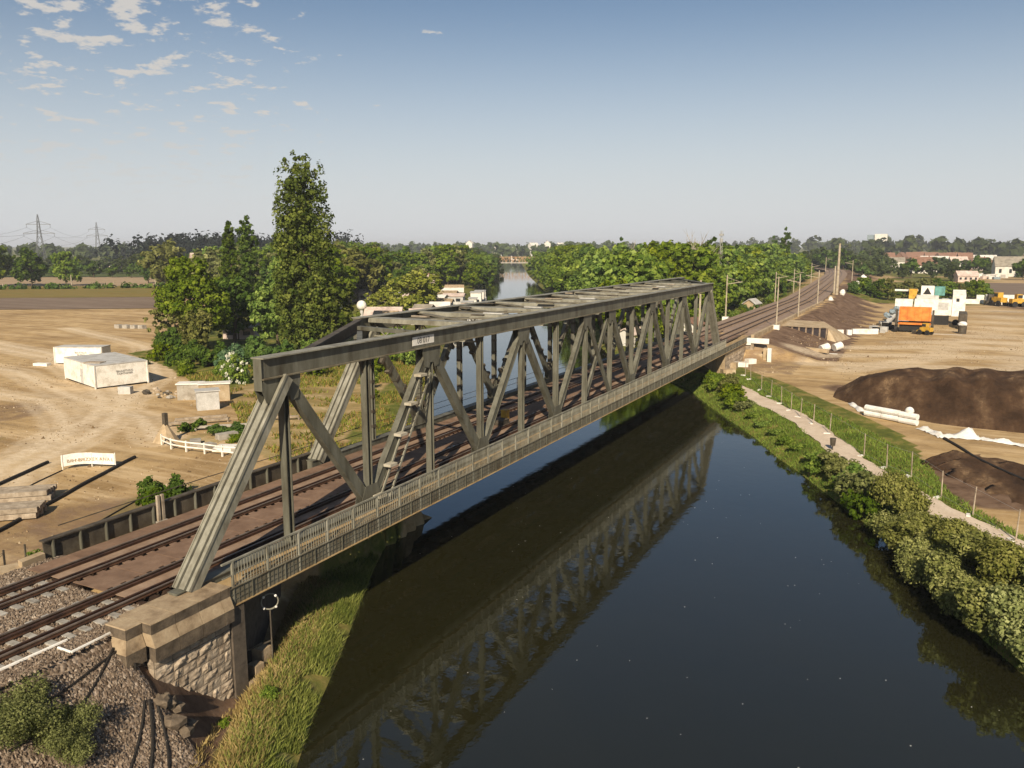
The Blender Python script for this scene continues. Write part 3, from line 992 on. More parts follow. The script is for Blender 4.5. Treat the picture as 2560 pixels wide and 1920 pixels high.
def lacing(mb, p0, p1, w, off, side, pitch=0.55, bw=0.07):
    p0 = Vector(p0); p1 = Vector(p1)
    L = (p1 - p0).length; ax = (p1 - p0) / L
    s = Vector(side); s = (s - ax * s.dot(ax)).normalized(); u = ax.cross(s)
    n = max(1, int(L / pitch))
    for i in range(n):
        a = p0 + ax * (L * i / n) + u * off; b = p0 + ax * (L * (i + 1) / n) + u * off
        k = 1 if i % 2 else -1
        mb.beam(a + s * k * w / 2, b - s * k * w / 2, bw, 0.015, side)


def truss(X, Y0, inner):
    """inner = +1 when the inside of the bridge is towards +x"""
    out = -inner
    nodes = {i: Y0 + PAN * i for i in range(NP + 1)}
    apex = [1, 3, 5, 7, 8, 10, 12, 14]
    low = [0, 2, 4, 6, 9, 11, 13, 15]
    # top chord
    mb = MB()
    y0, y1 = nodes[1] - 1.45, nodes[14] + 1.45
    mb.box(X - 0.17, X + 0.17, y0, y1, 8.10, 8.94)                      # webs and inside
    tc = bpart('top_chord', mb)
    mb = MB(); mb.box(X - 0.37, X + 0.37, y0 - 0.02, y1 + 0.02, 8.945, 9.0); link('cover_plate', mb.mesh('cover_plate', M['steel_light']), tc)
    mb = MB(); mb.box(X - 0.33, X + 0.33, y0 - 0.02, y1 + 0.02, 8.04, 8.095); link('bottom_flange', mb.mesh('bottom_flange', M['fascia']), tc)
    mb = MB()
    for ye in (y0 - 0.04, y1 + 0.01):
        mb.box(X - 0.23, X + 0.23, ye, ye + 0.03, 7.55, 8.94)
    link('end_plate', mb.mesh('end_plate', M['steel']), tc)
    # bottom chord
    mb = MB(); mb.box(X - 0.2, X + 0.2, nodes[0] - 0.6, nodes[15] + 0.6, -0.5, 0.32)
    bc = bpart('bottom_chord', mb)
    mb = MB(); mb.box(X - 0.27, X + 0.27, nodes[0] - 0.62, nodes[15] + 0.62, 0.325, 0.37); link('cover_plate', mb.mesh('cover_plate', M['steel']), bc)
    # end rakers: three ribs with open grooves
    for a, b in ((0, 1), (15, 14)):
        p0 = Vector((X, nodes[a], 0.2)); p1 = Vector((X, nodes[b] + (0.0), 8.0))
        mb = MB()
        ax = (p1 - p0).normalized()
        u = ax.cross(Vector((1, 0, 0)))
        if u.y * (1 if a == 0 else -1) > 0:
            u = -u
        for dx, wdt in ((-0.36, 0.16), (0.0, 0.3), (0.36, 0.16)):
            mb.beam(p0 + Vector((dx, 0, 0)), p1 + Vector((dx, 0, 0)), wdt, 0.52)
        mb.beam(p0 - u * 0.17, p1 - u * 0.17, 0.86, 0.08)
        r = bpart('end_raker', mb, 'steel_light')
        mb = MB()
        for dx in (-0.45, 0.45):
            mb.beam(p0 + Vector((dx, 0, 0)) + u * 0.24, p1 + Vector((dx, 0, 0)) + u * 0.24, 0.05, 0.12)
        link('edge_angle', mb.mesh('edge_angle', M['steel_light']), r)
    # diagonals
    for i in apex:
        for j in (i - 1, i + 1):
            if j in (0, 15):
                continue
            if (i, j) in ((7, 8), (8, 7)):
                continue
            if j not in low and j not in (7, 8):
                continue
            mb = MB()
            w = 0.52 - 0.02 * abs(7.5 - i)
            box_member(mb, (X, nodes[i], 8.0), (X, nodes[j], 0.35), 0.36, 0.56 if i in (1, 3, 12, 14) else 0.5, (1, 0, 0), 0.03)
            d = bpart('diagonal', mb)
            if X < 0:
                mb = MB()
                p0 = Vector((X, nodes[i], 7.0)); p1 = Vector((X, nodes[j], 1.4)); ax = (p1 - p0).normalized()
                for q in range(7):
                    c0 = p0.lerp(p1, (q + 0.5) / 7)
                    mb.beam(c0 - ax * 0.13, c0 + ax * 0.13, 0.375, 0.585 if i in (1, 3, 12, 14) else 0.525)
                tp = link('tie_plates', mb.mesh('tie_plates', M['steel_dark' if X < 0 else 'steel']), d); tp['kind'] = 'stuff'
    for a, b in ((7, 8), (8, 7)):                                           # crossed middle panel
        mb = MB(); box_member(mb, (X + (0.1 if a == 7 else -0.1), nodes[a], 8.0), (X + (0.1 if a == 7 else -0.1), nodes[b], 0.35), 0.18, 0.42, (1, 0, 0), 0.02)
        bpart('crossed_diagonal', mb)
    # hangers and posts
    for i in range(1, NP):
        mb = MB()
        i_section(mb, (X, nodes[i], 0.33), (X, nodes[i], 8.1), 0.36, 0.34, (1, 0, 0), 0.05, 0.04)
        h = bpart('hanger', mb)
        if X < 0:
            mb = MB()
            for q in range(6):
                z = 1.2 + q * 1.05
                mb.box(X - 0.185, X + 0.185, nodes[i] - 0.175, nodes[i] + 0.175, z, z + 0.22)
            tp = link('tie_plates', mb.mesh('tie_plates', M['steel_dark']), h); tp['kind'] = 'stuff'
        if i in low:
            mb = MB()
            mb.prism_x([(nodes[i] - 0.55, 8.08), (nodes[i] - 0.16, 7.3), (nodes[i] + 0.16, 7.3), (nodes[i] + 0.55, 8.08)], X - 0.03, X + 0.03)
            link('bracket', mb.mesh('bracket', M['steel_dark']), h)
    # gusset plates, a pair at each joint
    for i in range(1, NP):
        for sx in (-0.215, 0.2):
            mb = MB()
            y = nodes[i]
            if i in apex:
                lft, rgt = (1.35 if i == 1 else 0.95), (1.35 if i == 14 else 0.95)
                if i in (7, 8): lft = rgt = 0.9
                pts = [(y - lft, 8.07), (y - lft * 0.98, 7.7), (y - 0.75, 6.95), (y - 0.3, 6.85), (y - 0.18, 7.15), (y + 0.18, 7.15), (y + 0.3, 6.85), (y + 0.75, 6.95), (y + rgt * 0.98, 7.7), (y + rgt, 8.07)]
                if i == 1:
                    pts[1] = (y - 1.5, 7.6); pts[2] = (y - 1.25, 7.0); pts[3] = (y - 0.6, 6.8)
            else:
                pts = [(y - 0.95, 0.2), (y + 0.95, 0.2), (y + 0.8, 0.85), (y + 0.5, 1.45), (y - 0.5, 1.45), (y - 0.8, 0.85)]
            mb.prism_x(pts, X + sx, X + sx + 0.016)
            bpart('gusset_plate', mb)
    return nodes


nd_n = truss(XN, 0.0, -1)
nd_f = truss(XF, SKEW, 1)

# end cross members, portals, top bracing
def crossbar(name, y, za, zb, w=0.34, mat='steel'):
    mb = MB(); mb.box(XF + 0.28, XN - 0.28, y - w / 2, y + w / 2, za, zb)
    return bpart(name, mb, mat)


for k, (a, b) in enumerate((((XN - 0.25, 7.6), (XF + 0.25, 22.6)), ((XN - 0.25, 85.4), (XF + 0.25, 100.4)))):
    mb = MB(); mb.beam((a[0], a[1], 8.86), (b[0], b[1], 8.86), 0.4, 0.1, (1, 0, 0)); mb.beam((a[0], a[1], 8.5), (b[0], b[1], 8.5), 0.06, 0.6, (1, 0, 0.0))
    p = bpart('portal_girder', mb, 'steel_dark' if k == 0 else 'steel')
    mb = MB()
    A = Vector((a[0], a[1], 8.15)); B = Vector((b[0], b[1], 8.15))
    mb.beam(A, B, 0.22, 0.08, (1, 0, 0))
    link('portal_flange', mb.mesh('portal_flange', M['steel']), p)
for i in range(0, 14):
    y = 24.0 + 6 * i
    if y < 84.5:
        s = crossbar('top_strut', y, 8.62, 8.92, 1.0 if i % 2 == 0 else 0.6, 'steel_light')
        if i % 2 == 0:                                           # lattice sway frame under every second strut
            mb = MB()
            mb.box(XF + 0.28, XN - 0.28, y - 0.06, y + 0.06, 7.62, 7.72)
            nseg = 8
            for q in range(nseg):
                xa = XF + 0.3 + (XN - XF - 0.6) * q / nseg; xb = XF + 0.3 + (XN - XF - 0.6) * (q + 1) / nseg
                mb.beam((xa, y, 7.68 if q % 2 else 8.6), (xb, y, 8.6 if q % 2 else 7.68), 0.07, 0.07, (0, 1, 0))
                if q % 2: mb.beam((xb, y, 7.68), (xb, y, 8.6), 0.06, 0.06, (0, 1, 0))
            link('sway_frame', mb.mesh('sway_frame', M['steel_light']), s)
        if y + 6 < 84.5:
            for k in (0, 1):
                mb = MB()
                xa, xb = (XF + 0.3, XN - 0.3) if k == 0 else (XN - 0.3, XF + 0.3)
                za = 8.74 + 0.07 * k
                mb.beam((xa, y + 0.2, za), (xb, y + 5.8, za), 0.5, 0.06, (0, 0, 1) if False else (1, 0, 0))
                bpart('top_lateral', mb, 'fascia')
        mb = MB(); mb.box(XF + 1.2, XF + 2.2, y + 0.52, y + 5.4, 8.64, 8.69); mb.box(XN - 2.2, XN - 1.4, y + 0.52, y + 5.4, 8.64, 8.69); mb.box(-0.5, 0.2, y + 0.52, y + 5.4, 8.64, 8.69)
        if y + 6 < 84.5: bpart('top_walk_plate', mb, 'fascia')['kind'] = 'stuff'
# triangular corners of the skew
for (xa, ya, xb, yb) in ((XN - 0.3, 12.0, 0.3, 16.6), (XN - 0.3, 18.0, -1.6, 19.0), (XF + 0.3, 90.0, 0.6, 88.2), (XF + 0.3, 96.0, -1.2, 93.0)):
    mb = MB(); mb.beam((xa, ya, 8.76), (xb, yb, 8.76), 0.3, 0.24, (0, 1, 0)); bpart('corner_strut', mb)
# inspection boards and cable troughs lying on the top bracing
rb = random.Random(3)
for k in range(26):
    y = 26 + k * 2.15 + rb.uniform(-0.5, 0.5); x = rb.choice([-3.2, -1.4, 0.8, 1.8]) + rb.uniform(-0.5, 0.5)
    mb = MB(); L = rb.uniform(0.7, 1.7); mb.box(x - L / 2, x + L / 2, y - 0.16, y + 0.16, 8.925, 8.975 + rb.uniform(0, 0.05))
    bpart('bracing_board', mb, rb.choice(['wood', 'grey_box', 'steel_dark', 'steel_dark', 'fascia']))
# small white number board on the near chord
mb = MB(); mb.box(XN + 0.173, XN + 0.19, 16.1, 18.3, 8.26, 8.74)
sign = bpart('number_board', mb, 'white_paint')
def text_part(name, s, size, loc, rot, mat, parent, ext=0.004):
    cu = bpy.data.curves.new(name, 'FONT'); cu.body = s; cu.size = size; cu.extrude = ext; cu.align_x = 'CENTER'; cu.align_y = 'CENTER'
    o = bpy.data.objects.new(name, cu); COL.objects.link(o)
    dg = bpy.context.evaluated_depsgraph_get()
    me = bpy.data.meshes.new_from_object(o.evaluated_get(dg))
    bpy.data.objects.remove(o)
    me.name = name; me.materials.clear(); me.materials.append(mat)
    p = link(name, me, parent, loc); p.rotation_euler = rot
    return p
text_part('lettering', '08 017', 0.46, (XN + 0.194, 17.2, 8.49), (R(90), 0, R(90)), M['lettering_dark'], sign)

# ladder up the third diagonal: two bright rails and five landing boards
def ladder():
    lad = link('access_ladder', None, bridge, (XN + 0.3, 12.6, 0.4))
    p0 = Vector((XN + 0.42, 12.55, 0.3)); p1 = Vector((XN + 0.42, 16.9, 6.6))
    for dy in (-0.34, 0.62):
        mb = MB(); mb.beam(p0 + Vector((0, dy, 0)), p1 + Vector((0, dy, 0)), 0.07, 0.12)
        link('ladder_rail', mb.mesh('ladder_rail', M['steel_light']), lad)
    mb = MB()
    for k in range(22):
        p = p0.lerp(p1, (k + 0.5) / 22); mb.beam(p + Vector((0, -0.32, 0)), p + Vector((0, 0.6, 0)), 0.03, 0.03)
    link('rungs', mb.mesh('rungs', M['steel_dark']), lad)
    for k, t in enumerate((0.07, 0.3, 0.53, 0.77, 1.0)):
        p = p0.lerp(p1, t) + Vector((0.05, -0.55, 0))
        mb = MB(); mb.box(p.x - 0.2, p.x + 0.25, p.y - 0.3, p.y + 0.34, p.z - 0.02, p.z + 0.12)
        link('landing_board', mb.mesh('landing_board', M['board']), lad)


ladder()

# ---- deck: cross girders, stringers, plates
for i in range(NP + 1):
    y = 6.0 * i
    mb = MB(); mb.box(XF + 0.3, XN - 0.3, y - 0.15, y + 0.15, -0.95, -0.32); bpart('cross_girder', mb, 'steel_dark')
for x in (-2.75, -1.25, 1.25, 2.75):
    mb = MB(); mb.box(x - 0.15, x + 0.15, -1.0, 108, -0.75, -0.25); bpart('stringer', mb, 'steel_dark')


def notched_plate(L, x0, x1, z):
    """plate with square cut-outs along both long edges where the sleepers show"""
    nd, d = 3, 0.19
    pitch = L / nd
    pts = [(x0, 0.012)]
    right = [(x1, 0.012)]
    for k in range(nd):
        a = pitch * (k + 0.26); b = pitch * (k + 0.74)
        right += [(x1, a), (x1 - d, a), (x1 - d, b), (x1, b)]
    right += [(x1, L - 0.012)]
    left = [(x0, L - 0.012)]
    for k in reversed(range(nd)):
        a = pitch * (k + 0.26); b = pitch * (k + 0.74)
        left += [(x0, b), (x0 + d, b), (x0 + d, a), (x0, a)]
    poly = [(x0, 0.012)] + right + left
    return MB().prism(poly, z - 0.03, z).mesh('deck_plate', M['plate'])


PL = 1.875
mid_plate = notched_plate(PL, -1.02, 1.02, 0.075)
gauge_plate = MB().box(-0.42, 0.42, 0.01, PL - 0.01, 0.035, 0.06).mesh('gauge_plate', M['plate_tan'])
side_plate = MB().box(-0.5, 0.5, 0.012, PL - 0.012, 0.04, 0.07).mesh('side_plate', M['plate'])
k = 0
while -1.25 + k * PL < 106:
    y = -1.25 + k * PL
    link('deck_plate', mid_plate, bridge, (0, y, 0.006 * ((k * 7) % 3)))
    for x in (-2, 2):
        link('gauge_plate', gauge_plate, bridge, (x, y, 0))
    link('side_plate', side_plate, bridge, (-3.52, y, 0))
    if y > -0.2: link('side_plate', side_plate, bridge, (3.42, y, 0))
    k += 1
mb = MB(); mb.box(-4.25, -4.03, 19.0, 108, -0.1, 0.05); mb.box(3.7, 3.84, 0.5, 107, -0.1, 0.12); bpart('kerb_angle', mb, 'steel_dark')

# ---- walkway with railing on the near side
WX = 5.35
mb = MB(); mb.box(4.42, WX - 0.02, 0.95, 106.5, 0.06, 0.11); bpart('walkway_floor', mb, 'walkway')
mb = MB(); mb.box(WX - 0.03, WX + 0.03, 0.95, 107, -0.62, 0.1)
fas = bpart('fascia_girder', mb, 'fascia')
mb = MB(); mb.box(WX - 0.12, WX + 0.12, 0.95, 107, -0.66, -0.625); link('fascia_flange', mb.mesh('fascia_flange', M['walkway']), fas)
mb = MB(); mb.box(WX - 0.09, WX + 0.09, 0.95, 107, 0.104, 0.14); link('kick_rail', mb.mesh('kick_rail', M['fascia']), fas)
for z in (-0.18, -0.4):
    mb = MB(); mb.box(WX + 0.032, WX + 0.055, 0.95, 107, z - 0.015, z + 0.015); link('fascia_bar', mb.mesh('fascia_bar', M['steel']), fas)
rl = link('railing', None, bridge, (WX, 1, 0.1))
mb = MB(); mb.box(WX - 0.045, WX + 0.045, 0.75, 90.5, 1.2, 1.27); link('handrail', mb.mesh('handrail', M['steel_light']), rl)
mb = MB(); mb.box(WX - 0.02, WX + 0.02, 0.75, 90.5, 0.62, 0.66); link('middle_rail', mb.mesh('middle_rail', M['steel_light']), rl)
post_m = MB().box(WX - 0.05, WX + 0.05, -0.045, 0.045, -0.6, 1.2).mesh('railing_post', M['steel_light'])
y = 1.3
while y < 90:
    link('railing_post', post_m, rl, (0, y, 0)); y += 1.95
st_m = MB().box(WX + 0.03, WX + 0.09, -0.02, 0.02, -0.62, 0.1).mesh('fascia_stiffener', M['steel'])
y = 2.28
while y < 106:
    link('fascia_stiffener', st_m, fas, (0, y, 0)); y += 1.95
mb = MB()
y = 1.3
while y < 90:
    mb.box(WX - 0.012, WX + 0.012, y - 0.012, y + 0.012, 0.14, 1.2); y += 0.163
o = link('baluster_bars', mb.mesh('baluster_bars', M['steel_light']), rl); o['kind'] = 'stuff'
mb = MB()
y = 1.3
while y < 90:
    mb.box(WX + 0.056, WX + 0.068, y - 0.01, y + 0.01, -0.6, 0.1); y += 0.245
o = link('fascia_grille', mb.mesh('fascia_grille', M['steel']), fas); o['kind'] = 'stuff'
# deck brackets carrying the walkway
br_m = MB().beam((4.3, 0, -0.55), (WX - 0.05, 0, 0.0), 0.06, 0.12, (0, 1, 0)).mesh('walkway_bracket', M['steel_dark'])
for i in range(1, NP):
    link('walkway_bracket', br_m, bridge, (0, 6.0 * i, 0))

# ---- wire railing on the far walkway
mb = MB(); mb.box(-5.75, -4.85, 18.5, 107, -0.05, 0.0); bpart('far_walkway_floor', mb, 'plate_tan')
mb = MB(); mb.box(-5.8, -5.74, 18.5, 107, -0.6, 0.02); bpart('far_fascia', mb, 'steel_dark')
fr = link('wire_railing', None, bridge, (-5.75, 18, 0))
wp = MB().box(-5.79, -5.73, -0.03, 0.03, 0, 1.05).mesh('wire_post', M['steel_dark'])
y = 19.0
while y < 107:
    link('wire_post', wp, fr, (0, y, 0)); y += 6.0
for z in (0.55, 1.03):
    mb = MB(); mb.box(-5.775, -5.745, 18.6, 107, z, z + 0.03); link('wire', mb.mesh('wire', M['steel_dark']), fr)

# trackside boxes on the deck
for (x, y, w, l, h, mt, lb) in ((0.1, 35.2, 0.5, 0.5, 0.75, 'yellow', 'ochre equipment cabinet standing between the tracks on the bridge'),
                                (0.7, 33.5, 0.7, 1.1, 0.35, 'steel_dark', 'low dark cable box lying on deck beside the ochre cabinet')):
    t = thing('equipment_cabinet', lb, 'cabinet', (x, y, 0.08))
    mb = MB(); mb.box(x - w / 2, x + w / 2, y - l / 2, y + l / 2, 0.09, 0.09 + h); link('casing', mb.mesh('casing', M[mt]), t)
    mb = MB(); mb.box(x - w / 2 - 0.03, x + w / 2 + 0.03, y - l / 2 - 0.03, y + l / 2 + 0.03, 0.09 + h + 0.001, 0.13 + h); link('lid', mb.mesh('lid', M[mt]), t)

# ================================================================== PARAPETS AND ABUTMENTS
par = thing('plate_girder_parapet', 'low dark riveted plate girder lining the track opposite the stone wall', 'parapet', (-5.1, 9, -0.3))
mb = MB(); mb.box(-5.13, -5.07, 0.2, 18.4, -0.35, 0.62); link('web', mb.mesh('web', M['steel_dark']), par)
mb = MB(); mb.box(-5.27, -4.93, 0.15, 18.4, 0.625, 0.69); link('top_flange', mb.mesh('top_flange', M['steel_dark']), par)
stm = MB().box(-5.06, -4.9, -0.03, 0.03, -0.3, 0.62).mesh('stiffener', M['steel'])
y = 0.6
while y < 18:
    link('stiffener', stm, par, (0, y, 0)); y += 1.35
pp = thing('girder_post', 'pair of rusty steel posts on the dark plate girder', 'post', (-4.95, 6.3, -0.25))
for dy in (-0.14, 0.14):
    mb = MB(); mb.box(-4.92, -4.78, 6.35 + dy - 0.07, 6.35 + dy + 0.07, -0.25, 1.15); link('post', mb.mesh('post', M['wood']), pp)
mb = MB(); mb.box(-4.98, -4.7, 6.05, 6.65, -0.28, -0.2); link('foot', mb.mesh('foot', M['concrete']), pp)
mb = MB(); mb.tube([(-5.1, 1.0, 1.15), (-5.1, 9.5, 1.2), (-5.1, 19, 1.1)], 0.025)
solid('handrail', mb, M['steel_dark'], 'thin dark handrail above the low plate girder', 'handrail')

STONE_SHAPES = []
def stone_mesh(k):
    """unit block, x outward face bulged; 1 x 1 x 1 with face at x = 0"""
    r = random.Random(40 + k)
    n = 4
    vs, fs = [], []
    for i in range(n + 1):
        for j in range(n + 1):
            a, b = i / n, j / n
            edge = min(a, 1 - a, b, 1 - b)
            bulge = 0 if edge == 0 else (0.35 + r.uniform(-0.3, 0.65)) * min(1, edge * 4)
            vs.append((bulge, a, b))
    w = n + 1
    fs = [(i * w + j, (i + 1) * w + j, (i + 1) * w + j + 1, i * w + j + 1) for i in range(n) for j in range(n)]
    o = len(vs)
    vs += [(-1, 0, 0), (-1, 1, 0), (-1, 1, 1), (-1, 0, 1)]
    c = [0, n * w, n * w + n, n]
    rim0 = [(i * w, (i + 1) * w) for i in range(n)]
    fs += [tuple([i * w for i in range(n, -1, -1)] + [o, o + 1])]
    fs += [tuple([i * w + n for i in range(n + 1)] + [o + 2, o + 3])]
    fs += [tuple([j for j in range(n + 1)] + [o + 3, o])]
    fs += [tuple([n * w + j for j in range(n, -1, -1)] + [o + 1, o + 2])]
    return MB().add(vs, fs).mesh('stone_block', M['stone'])


STONES = [stone_mesh(k) for k in range(7)]


def stone_wall(parent, x, ya, yb, z0, z1, seed, course=0.40, relief=0.09, facing=0.0, clip=None):
    """courses of rock-faced blocks on a wall whose outer face looks to +x (facing 0) or to -y (facing -90)"""
    r = random.Random(seed)
    z = z0
    c = 0
    while z < z1 - 0.1:
        hgt = min(course * r.uniform(0.9, 1.15), z1 - z)
        if z1 - z - hgt < 0.15: hgt = z1 - z
        y = ya
        while y < yb - 0.02:
            L = r.uniform(0.42, 0.85)
            if yb - y - L < 0.3: L = yb - y
            if clip is None or clip(y + L / 2, z + hgt / 2):
                o = link('stone_block', STONES[r.randrange(7)], parent)
                g = 0.014
                if facing == 0:
                    o.location = (x, y + g, z + g); o.scale = (relief * r.uniform(0.6, 1.2), L - 2 * g, hgt - 2 * g)
                else:
                    o.location = (y + g, x, z + g); o.rotation_euler = (0, 0, R(-90)); o.scale = (relief * r.uniform(0.6, 1.2), L - 2 * g, hgt - 2 * g)
                    o.location = (y + g, x, z + g)
            y += L
        z += hgt
        c += 1


ab = thing('stone_abutment', 'rock-faced sandstone wing wall under the near end of the bridge', 'abutment', (4.9, -1.4, -5))
mb = MB()
mb.prism([(5.3, -2.6), (5.3, 1.05), (4.2, 2.6), (-5.6, 19.8), (-5.6, -2.6)], -6.5, -0.80)
link('core', mb.mesh('core', M['mortar']), ab)
mb = MB(); mb.box(4.25, 5.25, -2.6, 0.98, -0.79, -0.14); link('wall_core', mb.mesh('wall_core', M['mortar']), ab)
# coping: flat dark band, sloping weathering, lower band
def coping(ya, yb, xo, cut=1.1):
    y = ya
    while y < yb - 0.05:
        L = min(cut, yb - y)
        if yb - y - L < 0.3: L = yb - y
        mb = MB()
        g = 0.012
        n = 'coping_stone'
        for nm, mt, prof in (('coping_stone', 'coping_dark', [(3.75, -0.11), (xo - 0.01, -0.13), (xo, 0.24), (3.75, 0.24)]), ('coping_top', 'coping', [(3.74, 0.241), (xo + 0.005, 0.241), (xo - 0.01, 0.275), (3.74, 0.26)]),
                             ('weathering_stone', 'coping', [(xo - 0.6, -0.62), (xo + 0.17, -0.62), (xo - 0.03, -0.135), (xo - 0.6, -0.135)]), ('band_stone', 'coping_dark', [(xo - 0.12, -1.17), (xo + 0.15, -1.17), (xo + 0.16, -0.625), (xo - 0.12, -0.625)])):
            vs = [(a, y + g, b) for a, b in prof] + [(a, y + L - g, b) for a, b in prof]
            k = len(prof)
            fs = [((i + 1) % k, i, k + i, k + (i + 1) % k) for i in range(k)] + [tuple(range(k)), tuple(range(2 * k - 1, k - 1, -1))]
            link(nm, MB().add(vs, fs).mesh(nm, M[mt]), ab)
        y += L
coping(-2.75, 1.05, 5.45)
def frustum(mb, a, b, z0, z1):
    (x0, x1, y0, y1), (u0, u1, w0, w1) = a, b
    mb.add([(x0, y0, z0), (x1, y0, z0), (x1, y1, z0), (x0, y1, z0), (u0, w0, z1), (u1, w0, z1), (u1, w1, z1), (u0, w1, z1)], MB.HEX)
# small recessed pier at the outer end of the wing wall, banded like it
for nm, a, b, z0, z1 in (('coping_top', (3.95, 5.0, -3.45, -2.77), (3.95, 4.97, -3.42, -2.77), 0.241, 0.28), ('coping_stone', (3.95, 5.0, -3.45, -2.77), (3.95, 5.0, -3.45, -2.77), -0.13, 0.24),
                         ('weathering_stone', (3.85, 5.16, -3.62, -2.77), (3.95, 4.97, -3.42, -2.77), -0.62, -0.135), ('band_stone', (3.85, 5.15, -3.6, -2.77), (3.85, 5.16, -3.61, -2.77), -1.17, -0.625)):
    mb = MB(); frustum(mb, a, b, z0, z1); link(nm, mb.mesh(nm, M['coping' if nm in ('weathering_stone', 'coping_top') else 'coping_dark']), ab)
stone_wall(ab, 5.32, -2.6, 1.02, -6.2, -1.19, 11, 0.42, 0.1)
stone_wall(ab, 4.9, -3.32, -2.72, -6.2, -1.19, 12, 0.46, 0.1)
mb = MB(); mb.box(4.1, 4.89, -3.3, -2.7, -6.3, -1.18); link('pier_core', mb.mesh('pier_core', M['mortar']), ab)
stone_wall(ab, -3.32, 4.1, 4.9, -4.5, -1.19, 13, 0.46, 0.08, facing=-90)
stone_wall(ab, -2.64, 4.95, 5.32, -5.5, -1.19, 14, 0.42, 0.06, facing=-90)
mb = MB(); mb.box(5.0, 5.42, 1.06, 1.75, -6.3, -0.72); link('river_corner', mb.mesh('river_corner', M['mortar']), ab)
# bearing blocks seen in the dark under the bridge
for (x, y, z, s) in ((5.0, 2.6, -4.4, 0.5), (4.6, 3.4, -4.2, 0.6), (5.6, 2.0, -4.7, 0.45)):
    mb = MB(); mb.box(x - s / 2, x + s / 2, y - s / 2, y + s / 2, z - 0.8, z + s)
    solid('stone_plinth', mb, M['coping'], {5.0: 'small squared stone in the dark beneath the near bridge end', 4.6: 'taller pale squared stone under the near bridge end', 5.6: 'low squared stone nearest the wing wall corner'}[x], 'stone block', 'stones under the bridge end')

# bridge seats: bearing plinth of the near truss
mb = MB(); mb.box(3.55, 4.7, -0.75, 0.75, -0.82, -0.12); mb.box(3.7, 4.5, -0.5, 0.5, -0.119, 0.1)
link('bearing_plinth', mb.mesh('bearing_plinth', M['concrete']), ab)

fb = thing('far_abutment', 'pale stone abutment under the far end of the bridge', 'abutment', (5, 104, -4))
mb = MB()
mb.prism([(5.2, 90.5), (5.2, 108), (-5.6, 125), (-5.6, 109.5), (3.8, 91.2)], -6.5, -0.85); link('core', mb.mesh('core', M['concrete_warm']), fb)
stone_wall(fb, 5.22, 90.6, 104.2, -5.6, -1.5, 21, 0.62, 0.08, clip=lambda y, z: True)
mb = MB(); mb.box(5.0, 5.6, 104.3, 107.4, -4.5, -0.72); link('pier', mb.mesh('pier', M['concrete']), fb)
mb = MB(); mb.box(5.61, 6.15, 105.2, 106.2, -4.6, -2.3); link('buttress', mb.mesh('buttress', M['concrete_warm']), fb)
stone_wall(fb, 104.25, 5.0, 6.4, -5.0, -0.75, 22, 0.5, 0.06, facing=-90)
mb = MB(); mb.box(5.02, 6.38, 104.27, 104.9, -5.2, -0.76); link('pier_core', mb.mesh('pier_core', M['mortar']), fb)
# far parapet on the approach
fp = thing('concrete_parapet', 'low pale concrete edge beam along the track past the bridge', 'parapet', (5.6, 130, -0.4))
y = 107.6
while y < 196:
    mb = MB(); L = 5.9; mb.box(5.25, 5.75, y, y + L, -0.8, 0.18); link('edge_slab', mb.mesh('edge_slab', M['concrete_warm']), fp); y += 6.0

# ================================================================== VEGETATION
def leaves(name, lobes, n, size, mat, seed, clump=0.2, per=26, shell=0.3, flat=0.0, droop=0.0):
    """a crown of n leaf faces in clumps spread over ellipsoid lobes (cx,cy,cz,rx,ry,rz)"""
    r = np.random.default_rng(seed)
    lobes = np.array(lobes, float)
    area = (lobes[:, 3] * lobes[:, 4] + lobes[:, 3] * lobes[:, 5] + lobes[:, 4] * lobes[:, 5]) ** 1.0
    nc = max(4, n // per)
    li = r.choice(len(lobes), nc, p=area / area.sum())
    d = r.normal(size=(nc, 3)); d /= np.linalg.norm(d, axis=1)[:, None]
    rad = 1 - np.abs(r.normal(0, shell, nc)).clip(0, 0.85)
    L = lobes[li]
    cc = L[:, :3] + d * L[:, 3:] * rad[:, None]
    cr = clump * (L[:, 3] * L[:, 4] * L[:, 5]) ** (1 / 3) * r.uniform(0.6, 1.4, nc)
    ctint = r.normal(0.45, 0.17, nc)
    ci = np.repeat(np.arange(nc), per)
    m = len(ci)
    e = r.normal(size=(m, 3)); e /= np.linalg.norm(e, axis=1)[:, None]
    off = e * (cr[ci] * r.uniform(0.3, 1.0, m) ** 0.6)[:, None]
    p = cc[ci] + off
    if droop:
        p[:, 2] -= droop * r.uniform(0, 1, m) ** 2
    # face direction: outwards from the clump, a bit up, a bit random
    nrm = e * 0.75 + d[ci] * 0.45 + r.normal(0, 0.45, (m, 3)) + np.array([0, 0, 0.25])
    nrm /= np.linalg.norm(nrm, axis=1)[:, None]
    a = np.cross(nrm, r.normal(size=(m, 3))); a /= np.linalg.norm(a, axis=1)[:, None] + 1e-9
    b = np.cross(nrm, a)
    s = (size * r.uniform(0.6, 1.35, m))[:, None]
    asp = r.uniform(0.45, 0.85, m)[:, None]
    V = np.stack([p - a * s, p + b * s * asp, p + a * s, p - b * s * asp], 1).reshape(-1, 3)
    F = np.arange(m * 4).reshape(m, 4)
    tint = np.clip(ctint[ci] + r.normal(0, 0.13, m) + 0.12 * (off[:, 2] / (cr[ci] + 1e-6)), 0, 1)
    return np_mesh(name, V, F, mat, {'tint': ('FLOAT', np.repeat(tint, 4))})


